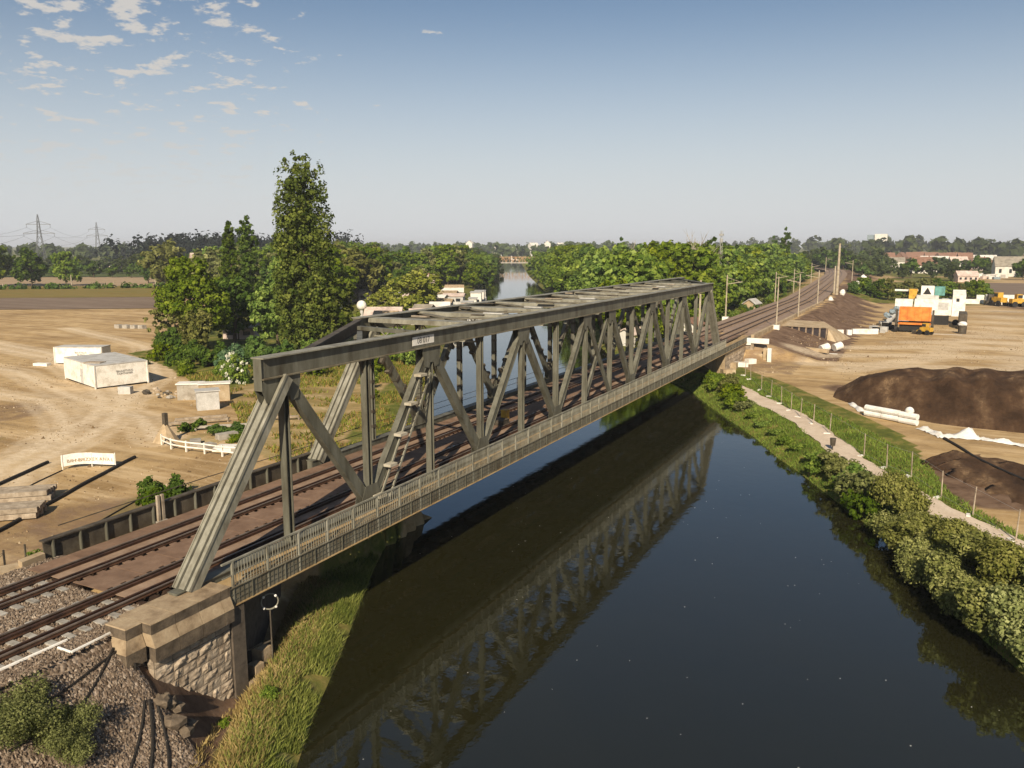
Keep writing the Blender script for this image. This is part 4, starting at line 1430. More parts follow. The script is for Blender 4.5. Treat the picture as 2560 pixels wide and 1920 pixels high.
def trunk_mesh(name, h, r0, lobes, seed, mat='bark', limbs=7, start=0.3):
    rr = random.Random(seed)
    mb = MB()
    p = Vector((0, 0, -0.4)); steps = 6
    for i in range(steps):
        q = Vector((rr.uniform(-.02, .02) * h, rr.uniform(-.02, .02) * h, h * (i + 1) / steps))
        q = Vector((p.x * 0.5 + q.x, p.y * 0.5 + q.y, q.z))
        mb.cyl(p, q, r0 * (1 - i / steps * 0.85), r0 * (1 - (i + 1) / steps * 0.85), 7, caps=False)
        p = q
    for i in range(limbs):
        l = lobes[rr.randrange(len(lobes))]
        z = h * rr.uniform(start, 0.8)
        a = Vector((0, 0, z)); b = Vector(l[:3]); c = a.lerp(b, 0.55) + Vector((0, 0, 0.08 * h))
        mb.cyl(a, c, r0 * 0.35, r0 * 0.22, 5, caps=False); mb.cyl(c, b, r0 * 0.22, r0 * 0.06, 5, caps=False)
    return mb.mesh(name, M[mat])


def round_lobes(h, r, seed, low=0.28, k=9, squash=0.8):
    rr = random.Random(seed)
    L = [(0, 0, h * (0.5 + low * 0.5), r * 0.72, r * 0.72, h * (1 - low) * 0.40)]
    for i in range(k):
        t = 2 * math.pi * (i + rr.uniform(-.3, .3)) / k
        z = h * rr.uniform(low + 0.12, 0.86)
        q = r * (0.72 - 0.35 * max(0, (z / h - 0.55) / 0.45)) * rr.uniform(0.8, 1.1)
        s = r * rr.uniform(0.3, 0.5)
        L.append((q * math.cos(t), q * math.sin(t), z, s, s, s * squash))
    for i in range(3):
        s = r * rr.uniform(0.28, 0.4)
        L.append((rr.uniform(-.3, .3) * r, rr.uniform(-.3, .3) * r, h - s * 0.8, s, s, s * 0.9))
    return L


def column_lobes(h, r, seed, k=26, low=0.05):
    rr = random.Random(seed)
    L = []
    for i in range(k):
        f = (i + 0.5) / k
        z = h * (low + (1 - low - 0.07) * f)
        prof = min(1.0, 0.75 + 1.9 * f) * (1 - 0.22 * f) * (1 - max(0, f - 0.86) / 0.14 * 0.4)
        t = i * 2.399 + rr.uniform(-.4, .4)
        q = r * 0.55 * prof * rr.uniform(0.6, 1.1)
        s = r * 0.46 * prof * rr.uniform(0.75, 1.2)
        L.append((q * math.cos(t), q * math.sin(t), z, s, s, h * 0.075 * rr.uniform(0.8, 1.5)))
    L.append((0, 0, h * 0.97, r * 0.14, r * 0.14, h * 0.05))
    return L


def poplar_lobes(h, r, seed, ncol=9, step=1.5):
    """upright sub-columns, each ending in its own rounded tip"""
    rr = random.Random(seed)
    L = []
    for c in range(ncol):
        a = c * 2.399 + rr.uniform(-.3, .3)
        rad = 0 if c == 0 else r * rr.uniform(0.42, 0.62)
        top = h * (1.0 if c == 0 else (rr.uniform(0.9, 0.97) if c < 4 else rr.uniform(0.66, 0.9)))
        z = h * rr.uniform(0.03, 0.08)
        while z < top - 0.8:
            f = z / top
            k = (0.82 + 0.5 * f if f < 0.4 else 1.02 - 0.28 * (f - 0.4)) * (1 - max(0, f - 0.88) / 0.12 * 0.45)
            lean = 1 - 0.42 * (z / h) ** 1.5
            s = r * 0.40 * k * rr.uniform(0.85, 1.15)
            L.append((rad * lean * math.cos(a) + rr.uniform(-.2, .2), rad * lean * math.sin(a) + rr.uniform(-.2, .2), z, s, s, step * rr.uniform(0.9, 1.3)))
            z += step
    return L


def tree(name, label, cat, loc, lobes, n, size, mat, seed, trunk_r=0.3, h=10.0, bark='bark', group=None, **kw):
    t = thing(name, label, cat, (0, 0, 0), group)
    limbs = kw.pop('limbs', 7)
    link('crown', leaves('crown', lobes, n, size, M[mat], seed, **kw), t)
    if trunk_r:
        link('trunk', trunk_mesh('trunk', h * 0.8, trunk_r, lobes, seed, bark, limbs), t)
    t.location = loc
    return t


# the tall poplar and its companions on the left bank
tree('poplar_tree', 'tall columnar poplar towering over the left bank, highest tree in view', 'tree', (-58.6, 79.4, hz(-59, 79)), poplar_lobes(31.9, 5.3, 1, 10), 40000, 0.23, 'leaf_poplar', 1, 0.55, 31, clump=0.40, per=30, shell=0.16)
tree('poplar_tree', 'slimmer dark green poplar behind the chestnut, with twin tops', 'tree', (-120.5, 124.2, hz(-120, 124)), poplar_lobes(22.6, 3.0, 2, 6) , 10000, 0.32, 'leaf_poplar_dark', 2, 0.4, 22, clump=0.42)
tree('poplar_tree', 'second slim dark green poplar just right of its twin', 'tree', (-116.6, 125.9, hz(-116, 126)), poplar_lobes(24.6, 3.0, 3, 6), 10000, 0.32, 'leaf_poplar_dark', 3, 0.4, 24, clump=0.42)
tree('chestnut_tree', 'broad yellow-green leafy tree left of the tall poplar', 'tree', (-74.8, 71.8, hz(-75, 72)), round_lobes(15.0, 5.2, 4, 0.2, 16), 14000, 0.26, 'leaf_bright', 4, 0.45, 14, clump=0.30)
tree('dark_tree', 'dark green rounded tree between the chestnut and the poplar', 'tree', (-79, 84, hz(-79, 84)), round_lobes(11.5, 5.6, 5, 0.1, 10), 6500, 0.33, 'leaf_deep', 5, 0.4, 11)
tree('willow_tree', 'drooping grey-green willow in front of the chestnut tree', 'tree', (-66.8, 64.5, hz(-67, 64)), [(0, 0, 4.6, 2.2, 2.2, 3.6), (0.8, .4, 6.4, 1.6, 1.6, 1.8), (-.9, .2, 3.2, 1.7, 1.7, 2.8), (.9, -.6, 2.6, 1.5, 1.5, 2.4)], 5200, 0.24, 'leaf_olive', 6, 0.25, 6, droop=1.4)
tree('leafy_tree', 'bright green bushy tree at the foot of the tall poplar', 'tree', (-67.5, 82.5, hz(-67, 82)), round_lobes(15.0, 4.2, 7, 0.02, 14), 8500, 0.3, 'leaf_bright', 7, 0.3, 9, clump=0.28)
tree('leafy_tree', 'low dark bushy tree hugging the trunk of the tall poplar', 'tree', (-55.5, 82, hz(-55, 82)), round_lobes(12.0, 4.6, 8, 0.02, 14), 8500, 0.3, 'leaf_poplar', 8, 0.3, 9, clump=0.28)
tree('field_tree', 'olive green tree edging the sandy ground left of the chestnut', 'tree', (-96, 86, hz(-96, 86)), round_lobes(7.5, 4.8, 9, 0.02, 9), 4200, 0.3, 'leaf_olive', 9, 0.25, 6)

# shrubs (prototypes, then copies)
def shrub_proto(i, mat, h=2.4, r=2.0, n=4200, size=0.13, k=9, squash=0.85):
    lob = []
    rr = random.Random(60 + i)
    for q in range(k):
        t = rr.uniform(0, 6.28); a = r * rr.uniform(0.1, 0.72)
        s = r * rr.uniform(0.28, 0.5)
        z = h * rr.uniform(0.25, 0.8)
        lob.append((a * math.cos(t), a * math.sin(t), z, s, s, s * squash))
    return leaves('foliage', lob, n, size, M[mat], 60 + i, clump=0.34, per=22, shell=0.35), lob


def make_stem(i, lob, h):
    rr = random.Random(i); mb = MB()
    for q in range(6):
        l = lob[rr.randrange(len(lob))]
        mb.cyl((rr.uniform(-.2, .2), rr.uniform(-.2, .2), -0.3), l[:3], 0.05, 0.015, 5, caps=False)
    return mb.mesh('stems', M['bark'])


PROTO = {}
for key, i, mat, kw in (('willow', 0, 'leaf_silver', dict(h=3.4, r=2.3, n=15000, size=0.095)), ('willow2', 1, 'leaf_silver', dict(h=2.8, r=2.5, n=15000, size=0.09)),
                        ('green', 2, 'leaf_green', dict(h=2.2, r=1.8, n=3800, size=0.12)), ('green2', 3, 'leaf_green', dict(h=1.8, r=2.0, n=3800, size=0.12)),
                        ('bright', 4, 'leaf_bright', dict(h=1.7, r=1.7, n=3600, size=0.11)), ('olive', 5, 'leaf_olive', dict(h=2.4, r=2.0, n=4200, size=0.13)),
                        ('soft', 8, 'leaf_olive', dict(h=2.0, r=1.9, n=26000, size=0.04, k=12)), ('deep', 6, 'leaf_deep', dict(h=2.6, r=2.4, n=3200, size=0.2)), ('blue', 7, 'leaf_blue', dict(h=2.4, r=2.0, n=3600, size=0.14))):
    me, lob = shrub_proto(i, mat, **kw)
    PROTO[key] = (me, make_stem(i, lob, kw['h']))


def shrub(kind, x, y, s, label, group, rz=None, sz=None, name='shrub', dz=0.0):
    t = thing(name, label, 'shrub', (0, 0, 0), group)
    link('foliage', PROTO[kind][0], t); link('stems', PROTO[kind][1], t)
    t.location = (x, y, hz(x, y) - 0.1 + dz)
    t.rotation_euler = (0, 0, random.uniform(0, 6.28) if rz is None else rz)
    t.scale = (s, s, sz or s)
    return t


RBG = 'shrubs on the right river bank'
RIGHT = [('green', 5.2, 83.8, 0.75, 0.8), ('green2', 7.0, 79.6, 0.9, 1.0), ('olive', 8.3, 77.2, 0.85, 0.95), ('green2', 9.9, 74.0, 0.95, 0.85), ('green', 10.8, 71.2, 0.9, 0.75), ('olive', 12.2, 69.0, 0.6, 0.5),
         ('bright', 13.9, 65.2, 0.6, 0.4), ('bright', 15.4, 62.2, 0.55, 0.4), ('bright', 17.2, 58.6, 0.6, 0.42), ('green2', 18.8, 55.6, 0.55, 0.45), ('bright', 20.0, 53.0, 0.6, 0.45),
         ('bright', 22.0, 49.6, 0.75, 0.6), ('green', 23.0, 47.5, 0.8, 0.7), ('olive', 24.2, 45.2, 0.95, 0.85), ('green', 25.5, 43.0, 0.9, 0.9), ('olive', 26.4, 40.8, 1.0, 1.0), ('deep', 26.5, 38.2, 0.6, 0.75),
         ('willow', 28.6, 36.6, 0.85, 1.0), ('willow2', 29.0, 33.9, 0.8, 0.8), ('willow', 30.2, 31.8, 0.9, 0.8), ('willow2', 30.8, 29.2, 0.85, 0.8), ('willow', 32.2, 29.6, 0.8, 0.75), ('willow2', 31.6, 26.6, 0.95, 0.85),
         ('willow', 33.2, 27.0, 0.95, 0.85), ('willow2', 32.8, 24.0, 1.0, 0.95), ('willow', 34.4, 24.6, 1.0, 0.9), ('willow2', 34.2, 21.6, 1.1, 1.0), ('willow', 36.0, 22.4, 1.1, 0.95), ('willow2', 35.6, 19.4, 1.1, 1.05), ('green', 36.6, 29.6, 0.6, 0.6)]
for i, (k, x, y, s, sz) in enumerate(RIGHT):
    look = {'green': 'mid green bush', 'green2': 'spreading green bush', 'olive': 'grey-olive bush', 'bright': 'low yellow-green bush', 'deep': 'dark bush', 'willow': 'silvery green willow bush', 'willow2': 'wide silvery willow bush'}[k]
    shrub(k, x, y, s, '%s, %s along the right bank counted from the bridge' % (look, ordinal(i)), RBG, sz=sz)

LBG = 'shrubs on the left ground'
LEFT = [('deep', -84, 76, 1.2), ('deep', -78, 70, 1.1), ('green', -72, 63.5, 1.3), ('deep', -66.5, 60.5, 0.95), ('green', -62, 57.5, 0.9), ('green2', -57.5, 54.5, 0.75), ('green2', -71, 58.5, 0.6), ('deep', -61, 62, 1.3),
        ('blue', -58, 63.5, 1.35), ('blue', -55.5, 60.5, 1.1), ('green', -53, 57.5, 1.0), ('deep', -52, 64, 1.5), ('deep', -47.5, 60, 1.2), ('green', -44, 57.5, 1.0), ('bright', -42, 62, 1.3), ('bright', -46, 68, 1.6), ('green', -50, 72, 1.7),
        ('bright', -40, 70, 1.6), ('green', -43, 78, 1.8), ('bright', -35.5, 68, 1.2), ('bright', -37, 76, 1.6), ('green', -46, 84, 1.7), ('bright', -30, 58, 0.8), ('green2', -26, 52, 0.6), ('bright', -33.5, 62, 0.8), ('bright', -51, 90, 1.8), ('green', -55, 97, 1.9)]
for i, (k, x, y, s) in enumerate(LEFT):
    look = {'green': 'mid green bush', 'green2': 'low green bush', 'bright': 'yellow-green bush', 'deep': 'dark green bush', 'blue': 'blue-green bush'}[k]
    shrub(k, x, y, s, '%s, %s in the thicket from chestnut tree towards the river' % (look, ordinal(i)), LBG)

# white flowering bush
fl = thing('flowering_bush', 'rounded bush covered in white blossom near the bridge portal', 'shrub', (0, 0, 0))
_lob = [(0, 0, 1.6, 1.5, 1.5, 1.4), (0.9, .3, 1.1, 1.0, 1.0, 1.0), (-.8, -.4, 1.2, 1.1, 1.1, 1.1), (.1, -.6, 2.6, .9, .9, .9)]
link('foliage', leaves('foliage', _lob, 2600, 0.15, M['leaf_green'], 90, clump=0.3, shell=0.4), fl)
link('blossom', leaves('blossom', [tuple(l[:3]) + tuple(q * 1.04 for q in l[3:]) for l in _lob], 1500, 0.12, M['blossom'], 91, clump=0.17, per=28, shell=0.06), fl)
fl.location = (-46.6, 52.4, hz(-46.6, 52.4) - 0.1)
fl.scale = (0.95, 0.95, 1.15)

# trackside weeds left of the parapet
WG = 'weeds beside the plate girder'
for i, (k, x, y, s) in enumerate([('olive', -6.9, 2.4, 0.6), ('green2', -7.6, 4.0, 0.7), ('olive', -8.4, 5.4, 0.65), ('green', -8.8, 6.9, 0.75), ('olive', -9.8, 8.2, 0.7), ('green', -10.8, 9.6, 0.75), ('olive', -11.8, 11.2, 0.7), ('deep', -13.4, 13.2, 0.6), ('deep', -15.0, 15.2, 0.65), ('green2', -6.6, 0.8, 0.55)]):
    shrub(k, x, y, s, 'scruffy weed clump, %s along the plate girder from the picture edge' % ordinal(i), WG, name='weed_clump')
shrub('soft', 5.3, -7.4, 0.85, 'soft olive bush at the bottom of the gravel slope', None, sz=0.8)
shrub('soft', 6.2, -6.9, 0.6, 'smaller olive bush beside the soft bush below the gravel', None, sz=0.7)
shrub('green', 6.6, -0.6, 0.28, 'small bright weed at the foot of the stone wing wall', None)
shrub('green2', 7.3, 0.9, 0.25, 'tiny weed on the shaded bank beside the wing wall', None)

# broad trees: prototypes for both wooded banks
BROAD = []
for i, (h, r, mat, n, sz) in enumerate([(17, 7.2, 'leaf_green', 4600, 0.55), (16, 6.4, 'leaf_deep', 4200, 0.55), (15, 6.6, 'leaf_bright', 4400, 0.52), (18, 5.6, 'leaf_green', 4200, 0.52), (14, 6.2, 'leaf_olive', 3800, 0.5), (12, 6.4, 'leaf_lime', 5200, 0.4)]):
    lob = round_lobes(h, r, 100 + i, 0.08, 12)
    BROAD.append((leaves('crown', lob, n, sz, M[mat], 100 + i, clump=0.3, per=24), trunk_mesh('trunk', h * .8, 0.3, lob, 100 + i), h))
FARB = []
for i, (h, r, mat, n, sz) in enumerate([(16, 7, 'leaf_far', 1300, 0.95), (15, 6.5, 'leaf_far', 1200, 0.95), (14, 6.5, 'leaf_deep', 1200, 0.95)]):
    lob = round_lobes(h, r, 120 + i, 0.04, 8)
    FARB.append((leaves('crown', lob, n, sz, M[mat], 120 + i, clump=0.36, per=18), trunk_mesh('trunk', h * .8, 0.3, lob, 120 + i), h))
COLM = []
for i in range(2):
    lob = column_lobes(22, 2.6, 130 + i, 16)
    COLM.append((leaves('crown', lob, 2200, 0.5, M['leaf_deep'], 130 + i, clump=0.4), trunk_mesh('trunk', 17, 0.3, lob, 130 + i), 22))
DEAD = []
for i in range(2):
    rr = random.Random(140 + i); mb = MB()
    def br(p, d, L, r, lev):
        q = p + d * L
        mb.cyl(p, q, r, r * 0.6, 5, caps=False)
        if lev < 4:
            for _ in range(3 if lev else 5):
                nd = (d + Vector((rr.uniform(-.6, .6), rr.uniform(-.6, .6), rr.uniform(0, .5)))).normalized()
                br(p.lerp(q, rr.uniform(.55, 1)), nd, L * rr.uniform(.5, .75), r * .55, lev + 1)
    br(Vector((0, 0, -.3)), Vector((0, 0, 1)), 8.0, 0.28, 0)
    DEAD.append(mb.mesh('branches', M['bark_pale']))


def put_tree(proto, x, y, h, label, group, wide=1.0, name='broad_tree', z=None):
    t = thing(name, label, 'tree', (0, 0, 0), group)
    link('crown', proto[0], t); link('trunk', proto[1], t)
    s = h / proto[2]
    t.location = (x, y, (hz(x, y) if z is None else z) - 0.2)
    t.rotation_euler = (0, 0, random.uniform(0, 6.28))
    t.scale = (s * wide, s * wide, s)
    return t


# right bank wood, between the water and the railway
rr = random.Random(11)
pts = []
y = 120.0
while y < 440:
    a, b = float(xr(y)) + 0.5, float(xt(y)) - 11.5
    st = 7.5 + (y - 120) * 0.012
    n = max(1, int((b - a) / st) + 1)
    for i in range(n):
        if y > 200 and 2 <= i < n - 3 and (i + int(y)) % 3:
            continue
        if y > 300 and i >= 3 and i < n - 2:
            continue
        x = a + (b - a) * (i + 0.5) / n + rr.uniform(-1.8, 1.8)
        pts.append((x, y + rr.uniform(-2.5, 2.5), i, n))
    y += st
pts.sort(key=lambda p: p[1])
vis = pts
for i, (x, y, k, n) in enumerate(vis):
    hgt = rr.uniform(14, 18.5) * (0.82 if k == 0 else 1.0) * (0.55 if (y < 150 and k == n - 1) else 1.0)
    if k == n - 1: hgt *= 0.75
    pr = BROAD[2] if (k <= 1 and y < 240 and rr.random() < 0.75) else BROAD[rr.choice([0, 0, 1, 3, 2])]
    put_tree(pr, x, y, hgt, 'leafy tree, %s from the bridge in the right bank wood' % ordinal(i), 'trees of the right bank wood', rr.uniform(0.95, 1.2))
for i, (x, y, h) in enumerate([(-30, 226, 22.5), (-35, 398, 26), (-37.5, 405, 23), (-41, 400, 22), (-26, 240, 20), (-60, 232, 20)]):
    put_tree(COLM[i % 2], x, y, h, 'dark spire of a poplar, %s above the right bank wood' % ordinal(i), 'spire poplars above the right bank', name='poplar_tree')
for i, (x, y, s) in enumerate([(-25.3, 190, 2.0), (-28, 196, 1.9), (-44, 188, 1.2), (-22.5, 214, 1.6), (-46, 200, 1.75), (-16, 150, 0.8)]):
    t = tag(link('dead_tree', DEAD[i % 2], None, (x, y, hz(x, y)), rz=i * 1.3, scale=s * 0.62), 'bleached bare tree, %s of the leafless ones in the right bank wood' % ordinal(i), 'tree', 'bare trees of the right bank wood')

# left bank wood, behind the moored boats
pts = []
y = 150.0
while y < 640:
    st = 10.0 + (y - 150) * 0.016
    for i in range(4 if y < 300 else 3):
        a = float(xl(y)) - (3.0 if y > 262 else 26.0)
        x = a - i * st + rr.uniform(-2.5, 2.5)
        pts.append((x, y + rr.uniform(-3, 3), i))
    y += st
for y in np.arange(190, 400, 21):
    for i in range(4):
        x = float(xl(y)) - 72 - i * 17 + rr.uniform(-4, 4)
        pts.append((x, y + rr.uniform(-5, 5), i + 5))
pts = [p for p in pts if not (p[1] < 235 and p[0] > -120)]
for i, (x, y, k) in enumerate(pts):
    d = math.hypot(x - 29, y + 21)
    hgt = rr.uniform(13.5, 18) * (1.0 if y < 450 else 0.9) * (1.12 if k >= 5 else 1.0)
    if y > 262 and k == 0: hgt *= 0.75
    if y < 262 and k == 0: hgt *= 0.62
    pr = BROAD[rr.choice([0, 0, 3, 1, 4, 1])] if y < 420 else FARB[rr.choice([0, 1, 2])]
    put_tree(pr, x, y, hgt, 'leafy tree, %s in the left bank wood going upstream' % ordinal(i), 'trees of the left bank wood', rr.uniform(1.0, 1.25))
put_tree(BROAD[5], -90.5, 158, 11.6, 'light yellow-green round tree beside the moored houseboats', None, 1.3, 'lime_tree', z=-4)
put_tree(BROAD[5], -97, 152, 6.5, 'smaller yellow-green tree left of the round lime', None, 1.3, 'lime_tree', z=-4)
put_tree(BROAD[4], -135, 197, 13.0, 'rounded green tree with pale top behind the boat sheds', None, 1.2, 'garden_tree')
put_tree(BROAD[1], -141, 192, 11.0, 'dark rounded tree left of the pale-topped garden tree', None, 1.2, 'garden_tree')

# trees in the fields on the left
for i, (x, y, h, w, k, lb) in enumerate([(-309, 196, 16.5, 1.1, 1, 'dark field tree at the left picture edge side'), (-298, 204, 15, 0.9, 0, 'crooked field tree next to the leftmost one'),
                                         (-289, 238, 14.5, 0.85, 1, 'lone dark tree in the middle of the fields'), (-286, 262, 15.5, 0.95, 1, 'rounded tree between the lone field tree and the chestnut'),
                                         (-320, 186, 18, 1.2, 0, 'large tree cut by the left picture edge')]):
    put_tree(BROAD[k], x, y, h, lb, 'scattered trees in the fields', w, 'field_tree')
for i in range(30):
    t = i / 29
    f_ = 500 + 60 * math.sin(i * 2.1); g_ = -(0.66 - 0.22 * t) * f_
    x = 29.6 + g_ * 0.891 - f_ * 0.454; y = -21.4 + g_ * 0.454 + f_ * 0.891
    put_tree(FARB[i % 3], x, y, rr.uniform(7, 12.5), 'distant hedgerow tree, %s from the left behind the green field' % ordinal(i), 'hedgerow trees behind the fields', rr.uniform(0.9, 1.3), 'hedgerow_tree')
# right hand side: shrubs and trees beyond the building ground
for i in range(22):
    t = i / 21
    x = 6 + 40 * t + rr.uniform(-2, 2); y = 268 + 18 * t + rr.uniform(-7, 7)
    put_tree(BROAD[rr.choice([0, 1, 4])], x, y, rr.uniform(4.2, 7.0), 'low green tree, %s in the row behind the site machines' % ordinal(i), 'trees behind the site machines', rr.uniform(1.1, 1.5), 'hedge_tree')
for i in range(44):
    t = i / 43
    x = -6 + 130 * t + rr.uniform(-6, 6); y = 430 + rr.uniform(0, 260)
    if x < 12: y = 420 + rr.uniform(0, 90)
    put_tree(FARB[rr.choice([0, 1, 2])], x, y, rr.uniform(7, 12), 'village tree, %s from the railway across the right background' % ordinal(i), 'trees among the village houses', rr.uniform(0.9, 1.3), 'village_tree')
for i in range(16):
    x = -20 + 3.1 * i + rr.uniform(-2, 2); y = 590 + rr.uniform(-25, 40)
    put_tree(FARB[i % 3], x - 30, y, rr.uniform(12, 17), 'dull green tree, %s along the bend of the railway' % ordinal(i), 'trees along the railway bend', 1.2, 'bend_tree')


def forest(name, label, pts, n, size, mat, seed, hrange):
    """a far wood as one mass: leaf clumps over a band of rounded crowns"""
    r = random.Random(seed)
    lob = []
    for (xa, ya, xb, yb, k) in pts:
        for i in range(k):
            t = (i + r.random()) / k
            x = xa + (xb - xa) * t + r.uniform(-18, 18); y = ya + (yb - ya) * t + r.uniform(-18, 18)
            h = r.uniform(*hrange); z = hz(x, y)
            lob.append((x, y, z + h * 0.55, h * 0.45, h * 0.45, h * 0.47))
    me = leaves('canopy', lob, n, size, M[mat], seed, clump=0.42, per=12, shell=0.3)
    tag(link(name, me), label, 'forest', kind='stuff')


forest('forest', 'near-black pine wood on the skyline left of the poplars', [(-502, 404, -380, 466, 50), (-510, 440, -390, 500, 50)], 16000, 1.5, 'leaf_fardark', 201, (21, 27))
forest('forest', 'green wooded ridge along the right horizon', [(-250, 1500, 1500, 1300, 260), (-400, 1900, 1800, 1900, 260), (-100, 1100, 900, 1000, 120)], 30000, 5.0, 'leaf_far', 202, (16, 30))
forest('forest', 'hazy green woods on the horizon beyond the far river bridge', [(-1300, 1000, -350, 1350, 160), (-1500, 1300, -300, 1800, 160), (-520, 1000, -250, 1100, 50)], 20000, 4.0, 'leaf_far', 203, (14, 22))
forest('forest', 'low dark woods along the left horizon behind the pylons', [(-1900, 500, -900, 1000, 140), (-1300, 350, -760, 640, 90)], 16000, 4.0, 'leaf_far', 204, (12, 18))


# grass tufts as fine ground cover
def tufts(name, label, n, sampler, size, mat, seed, lean=0.5, width=0.05):
    r = np.random.default_rng(seed)
    x, y = sampler(r, n)
    z = height(x, y)
    m = len(x)
    h = size * r.uniform(0.5, 1.3, m)
    a = r.uniform(0, 2 * np.pi, m)
    w = width * r.uniform(0.6, 1.4, m)
    dx, dy = np.cos(a) * w, np.sin(a) * w
    lx, ly = r.normal(0, lean, m) * h, r.normal(0, lean, m) * h
    p = np.stack([x, y, z - 0.03], 1)
    V = np.stack([p - np.stack([dx, dy, 0 * dx], 1), p + np.stack([dx, dy, 0 * dx], 1), p + np.stack([lx, ly, h], 1)], 1).reshape(-1, 3)
    F = np.arange(m * 3).reshape(m, 3)
    t = np.clip(0.5 + 0.18 * vnoise(x, y, 1.3, seed) * 2 + r.normal(0, 0.18, m), 0, 1)
    me = np_mesh(name, V, F, M[mat], {'tint': ('FLOAT', np.repeat(t, 3))})
    tag(link(name, me), label, 'grass', kind='stuff')


def bank_left_near(r, n):
    y = r.uniform(-9, 17, n); d = r.beta(1.2, 2.4, n) * 3.2
    x = xl(y) - d - 0.1
    ok = (height(x, y) > WZ + 0.02) & ~((x < 5.5) & (y < 1.5) & (y > -4)) & (vnoise(x, y, 1.1, 4) > -0.55)
    return x[ok], y[ok]


tufts('bank_grass', 'rough green grass strip on the bank below the stone wing wall', 22000, bank_left_near, 0.3, 'grass', 301, width=0.03)
tufts('dry_bank_grass', 'ochre dry grass on the slope below the stone wing wall', 22000, lambda r, n: (lambda y: (lambda x: (x, y))(xl(y) - r.uniform(1.2, 3.9, n)))(r.uniform(-9, 12, n)), 0.22, 'grass_dry', 302, width=0.03)


def bank_right(r, n):
    y = r.uniform(18, 90, n); d = r.uniform(0.0, 9.5, n)
    x = xr(y) + d / 0.89
    ok = (poly_dist(x, y, PATH_C) > 1.25) & (d < 11.5 - 4.5 * sstep(60, 40, y))
    return x[ok], y[ok]


tufts('bank_grass', 'green grass along both sides of the gravel footpath', 48000, bank_right, 0.26, 'grass_green', 303, width=0.045)


def left_meadow(r, n):
    x = r.uniform(-62, -6, n); y = r.uniform(18, 95, n)
    ok = in_poly(x, y, GRASS_LEFT) & ((xl(y) - x) > 0.3) & ((vnoise(x, y, 0.45, 6) + 0.6 * vnoise(x, y, 1.2, 2) > 0.0) | (y > 62))
    return x[ok], y[ok]


tufts('meadow_grass', 'yellow-green meadow grass seen through the truss on the left bank', 60000, left_meadow, 0.42, 'grass', 304, width=0.08)
tufts('meadow_grass', 'dry tan grass patches seen through the truss', 34000, left_meadow, 0.36, 'grass_dry', 305, width=0.08)

# ================================================================== THINGS ON THE LEFT GROUND
def rbox(mb, c, l, w, z0, z1, rz):
    """box with length l along local x, width w, turned by rz about c"""
    cs, sn = math.cos(rz), math.sin(rz)
    pts = [(-l / 2, -w / 2), (l / 2, -w / 2), (l / 2, w / 2), (-l / 2, w / 2)]
    P = [(c[0] + a * cs - b * sn, c[1] + a * sn + b * cs) for a, b in pts]
    return mb.prism(P, z0, z1)


def container(label, corner, far_r, far_l, h, zg, text):
    """corner = near bottom corner, far_r / far_l = the two neighbouring corners"""
    A = Vector(corner); B = Vector(far_r); C = Vector(far_l)
    D = B + C - A
    t = thing('office_container', label, 'container', (A.x, A.y, zg), 'white site containers')
    mb = MB(); mb.prism([tuple(A), tuple(B), tuple(D), tuple(C)], zg + 0.15, zg + h); b = link('body', mb.mesh('body', M['white_paint']), t)
    mb = MB()
    u = (B - A).normalized(); v = (C - A).normalized()
    e = 0.05
    P = [A - u * e - v * e, B + u * e - v * e, D + u * e + v * e, C - u * e + v * e]
    mb.prism([tuple(p) for p in P], zg + h + 0.001, zg + h + 0.1); link('roof', mb.mesh('roof', M['grey_box']), t)
    m0 = A.lerp(C, 0.42); nl = -u
    mb = MB(); mb.beam((m0.x + nl.x * 0.01, m0.y + nl.y * 0.01, zg + 0.2), (m0.x + nl.x * 0.01, m0.y + nl.y * 0.01, zg + h * 0.72), 0.9, 0.05, tuple(v) + (0,)); dr_ = link('door', mb.mesh('door', M['grey_box']), t)
    mb = MB(); m1 = m0 + v * 0.3; mb.box(m1.x + nl.x * 0.06 - .05, m1.x + nl.x * 0.06 + .05, m1.y - .05, m1.y + .05, zg + 1.0, zg + 1.15); link('handle', mb.mesh('handle', M['dark']), dr_)
    for p, nm in ((A, 'corner_post'), (B, 'corner_post'), (C, 'corner_post')):
        mb = MB(); mb.box(p.x - 0.08, p.x + 0.08, p.y - 0.08, p.y + 0.08, zg, zg + h + 0.05); link(nm, mb.mesh(nm, M['white_paint']), t)
    mb = MB(); Q = [A + (u + v) * 0.25, B + (-u + v) * 0.25, D - (u + v) * 0.25, C + (u - v) * 0.25]
    mb.prism([tuple(p) for p in Q], zg - 0.2, zg + 0.149); link('skid', mb.mesh('skid', M['dark']), t)
    nrm = Vector((u.y, -u.x))
    if nrm.dot(A - D) < 0: nrm = -nrm
    m = A.lerp(B, 0.56) + nrm * 0.012
    w2 = 0.9
    mb = MB(); p = [m - u * w2, m + u * w2]
    mb.add([(p[0].x, p[0].y, zg + h * 0.5), (p[1].x, p[1].y, zg + h * 0.5), (p[1].x, p[1].y, zg + h * 0.5 + 0.62), (p[0].x, p[0].y, zg + h * 0.5 + 0.62)], [(0, 1, 2, 3)])
    # two lines of dark print, built as raised strokes too small to read in the picture
    ang = math.atan2(u.y, u.x)
    s = None
    for k, (tx, dz) in enumerate(((text[0], 0.45), (text[1], 0.14))):
        o = text_part('lettering', tx, 0.34, (m.x + nrm.x * 0.01, m.y + nrm.y * 0.01, zg + h * 0.5 + dz), (R(90), 0, ang), M['lettering_dark'], t)
    return t


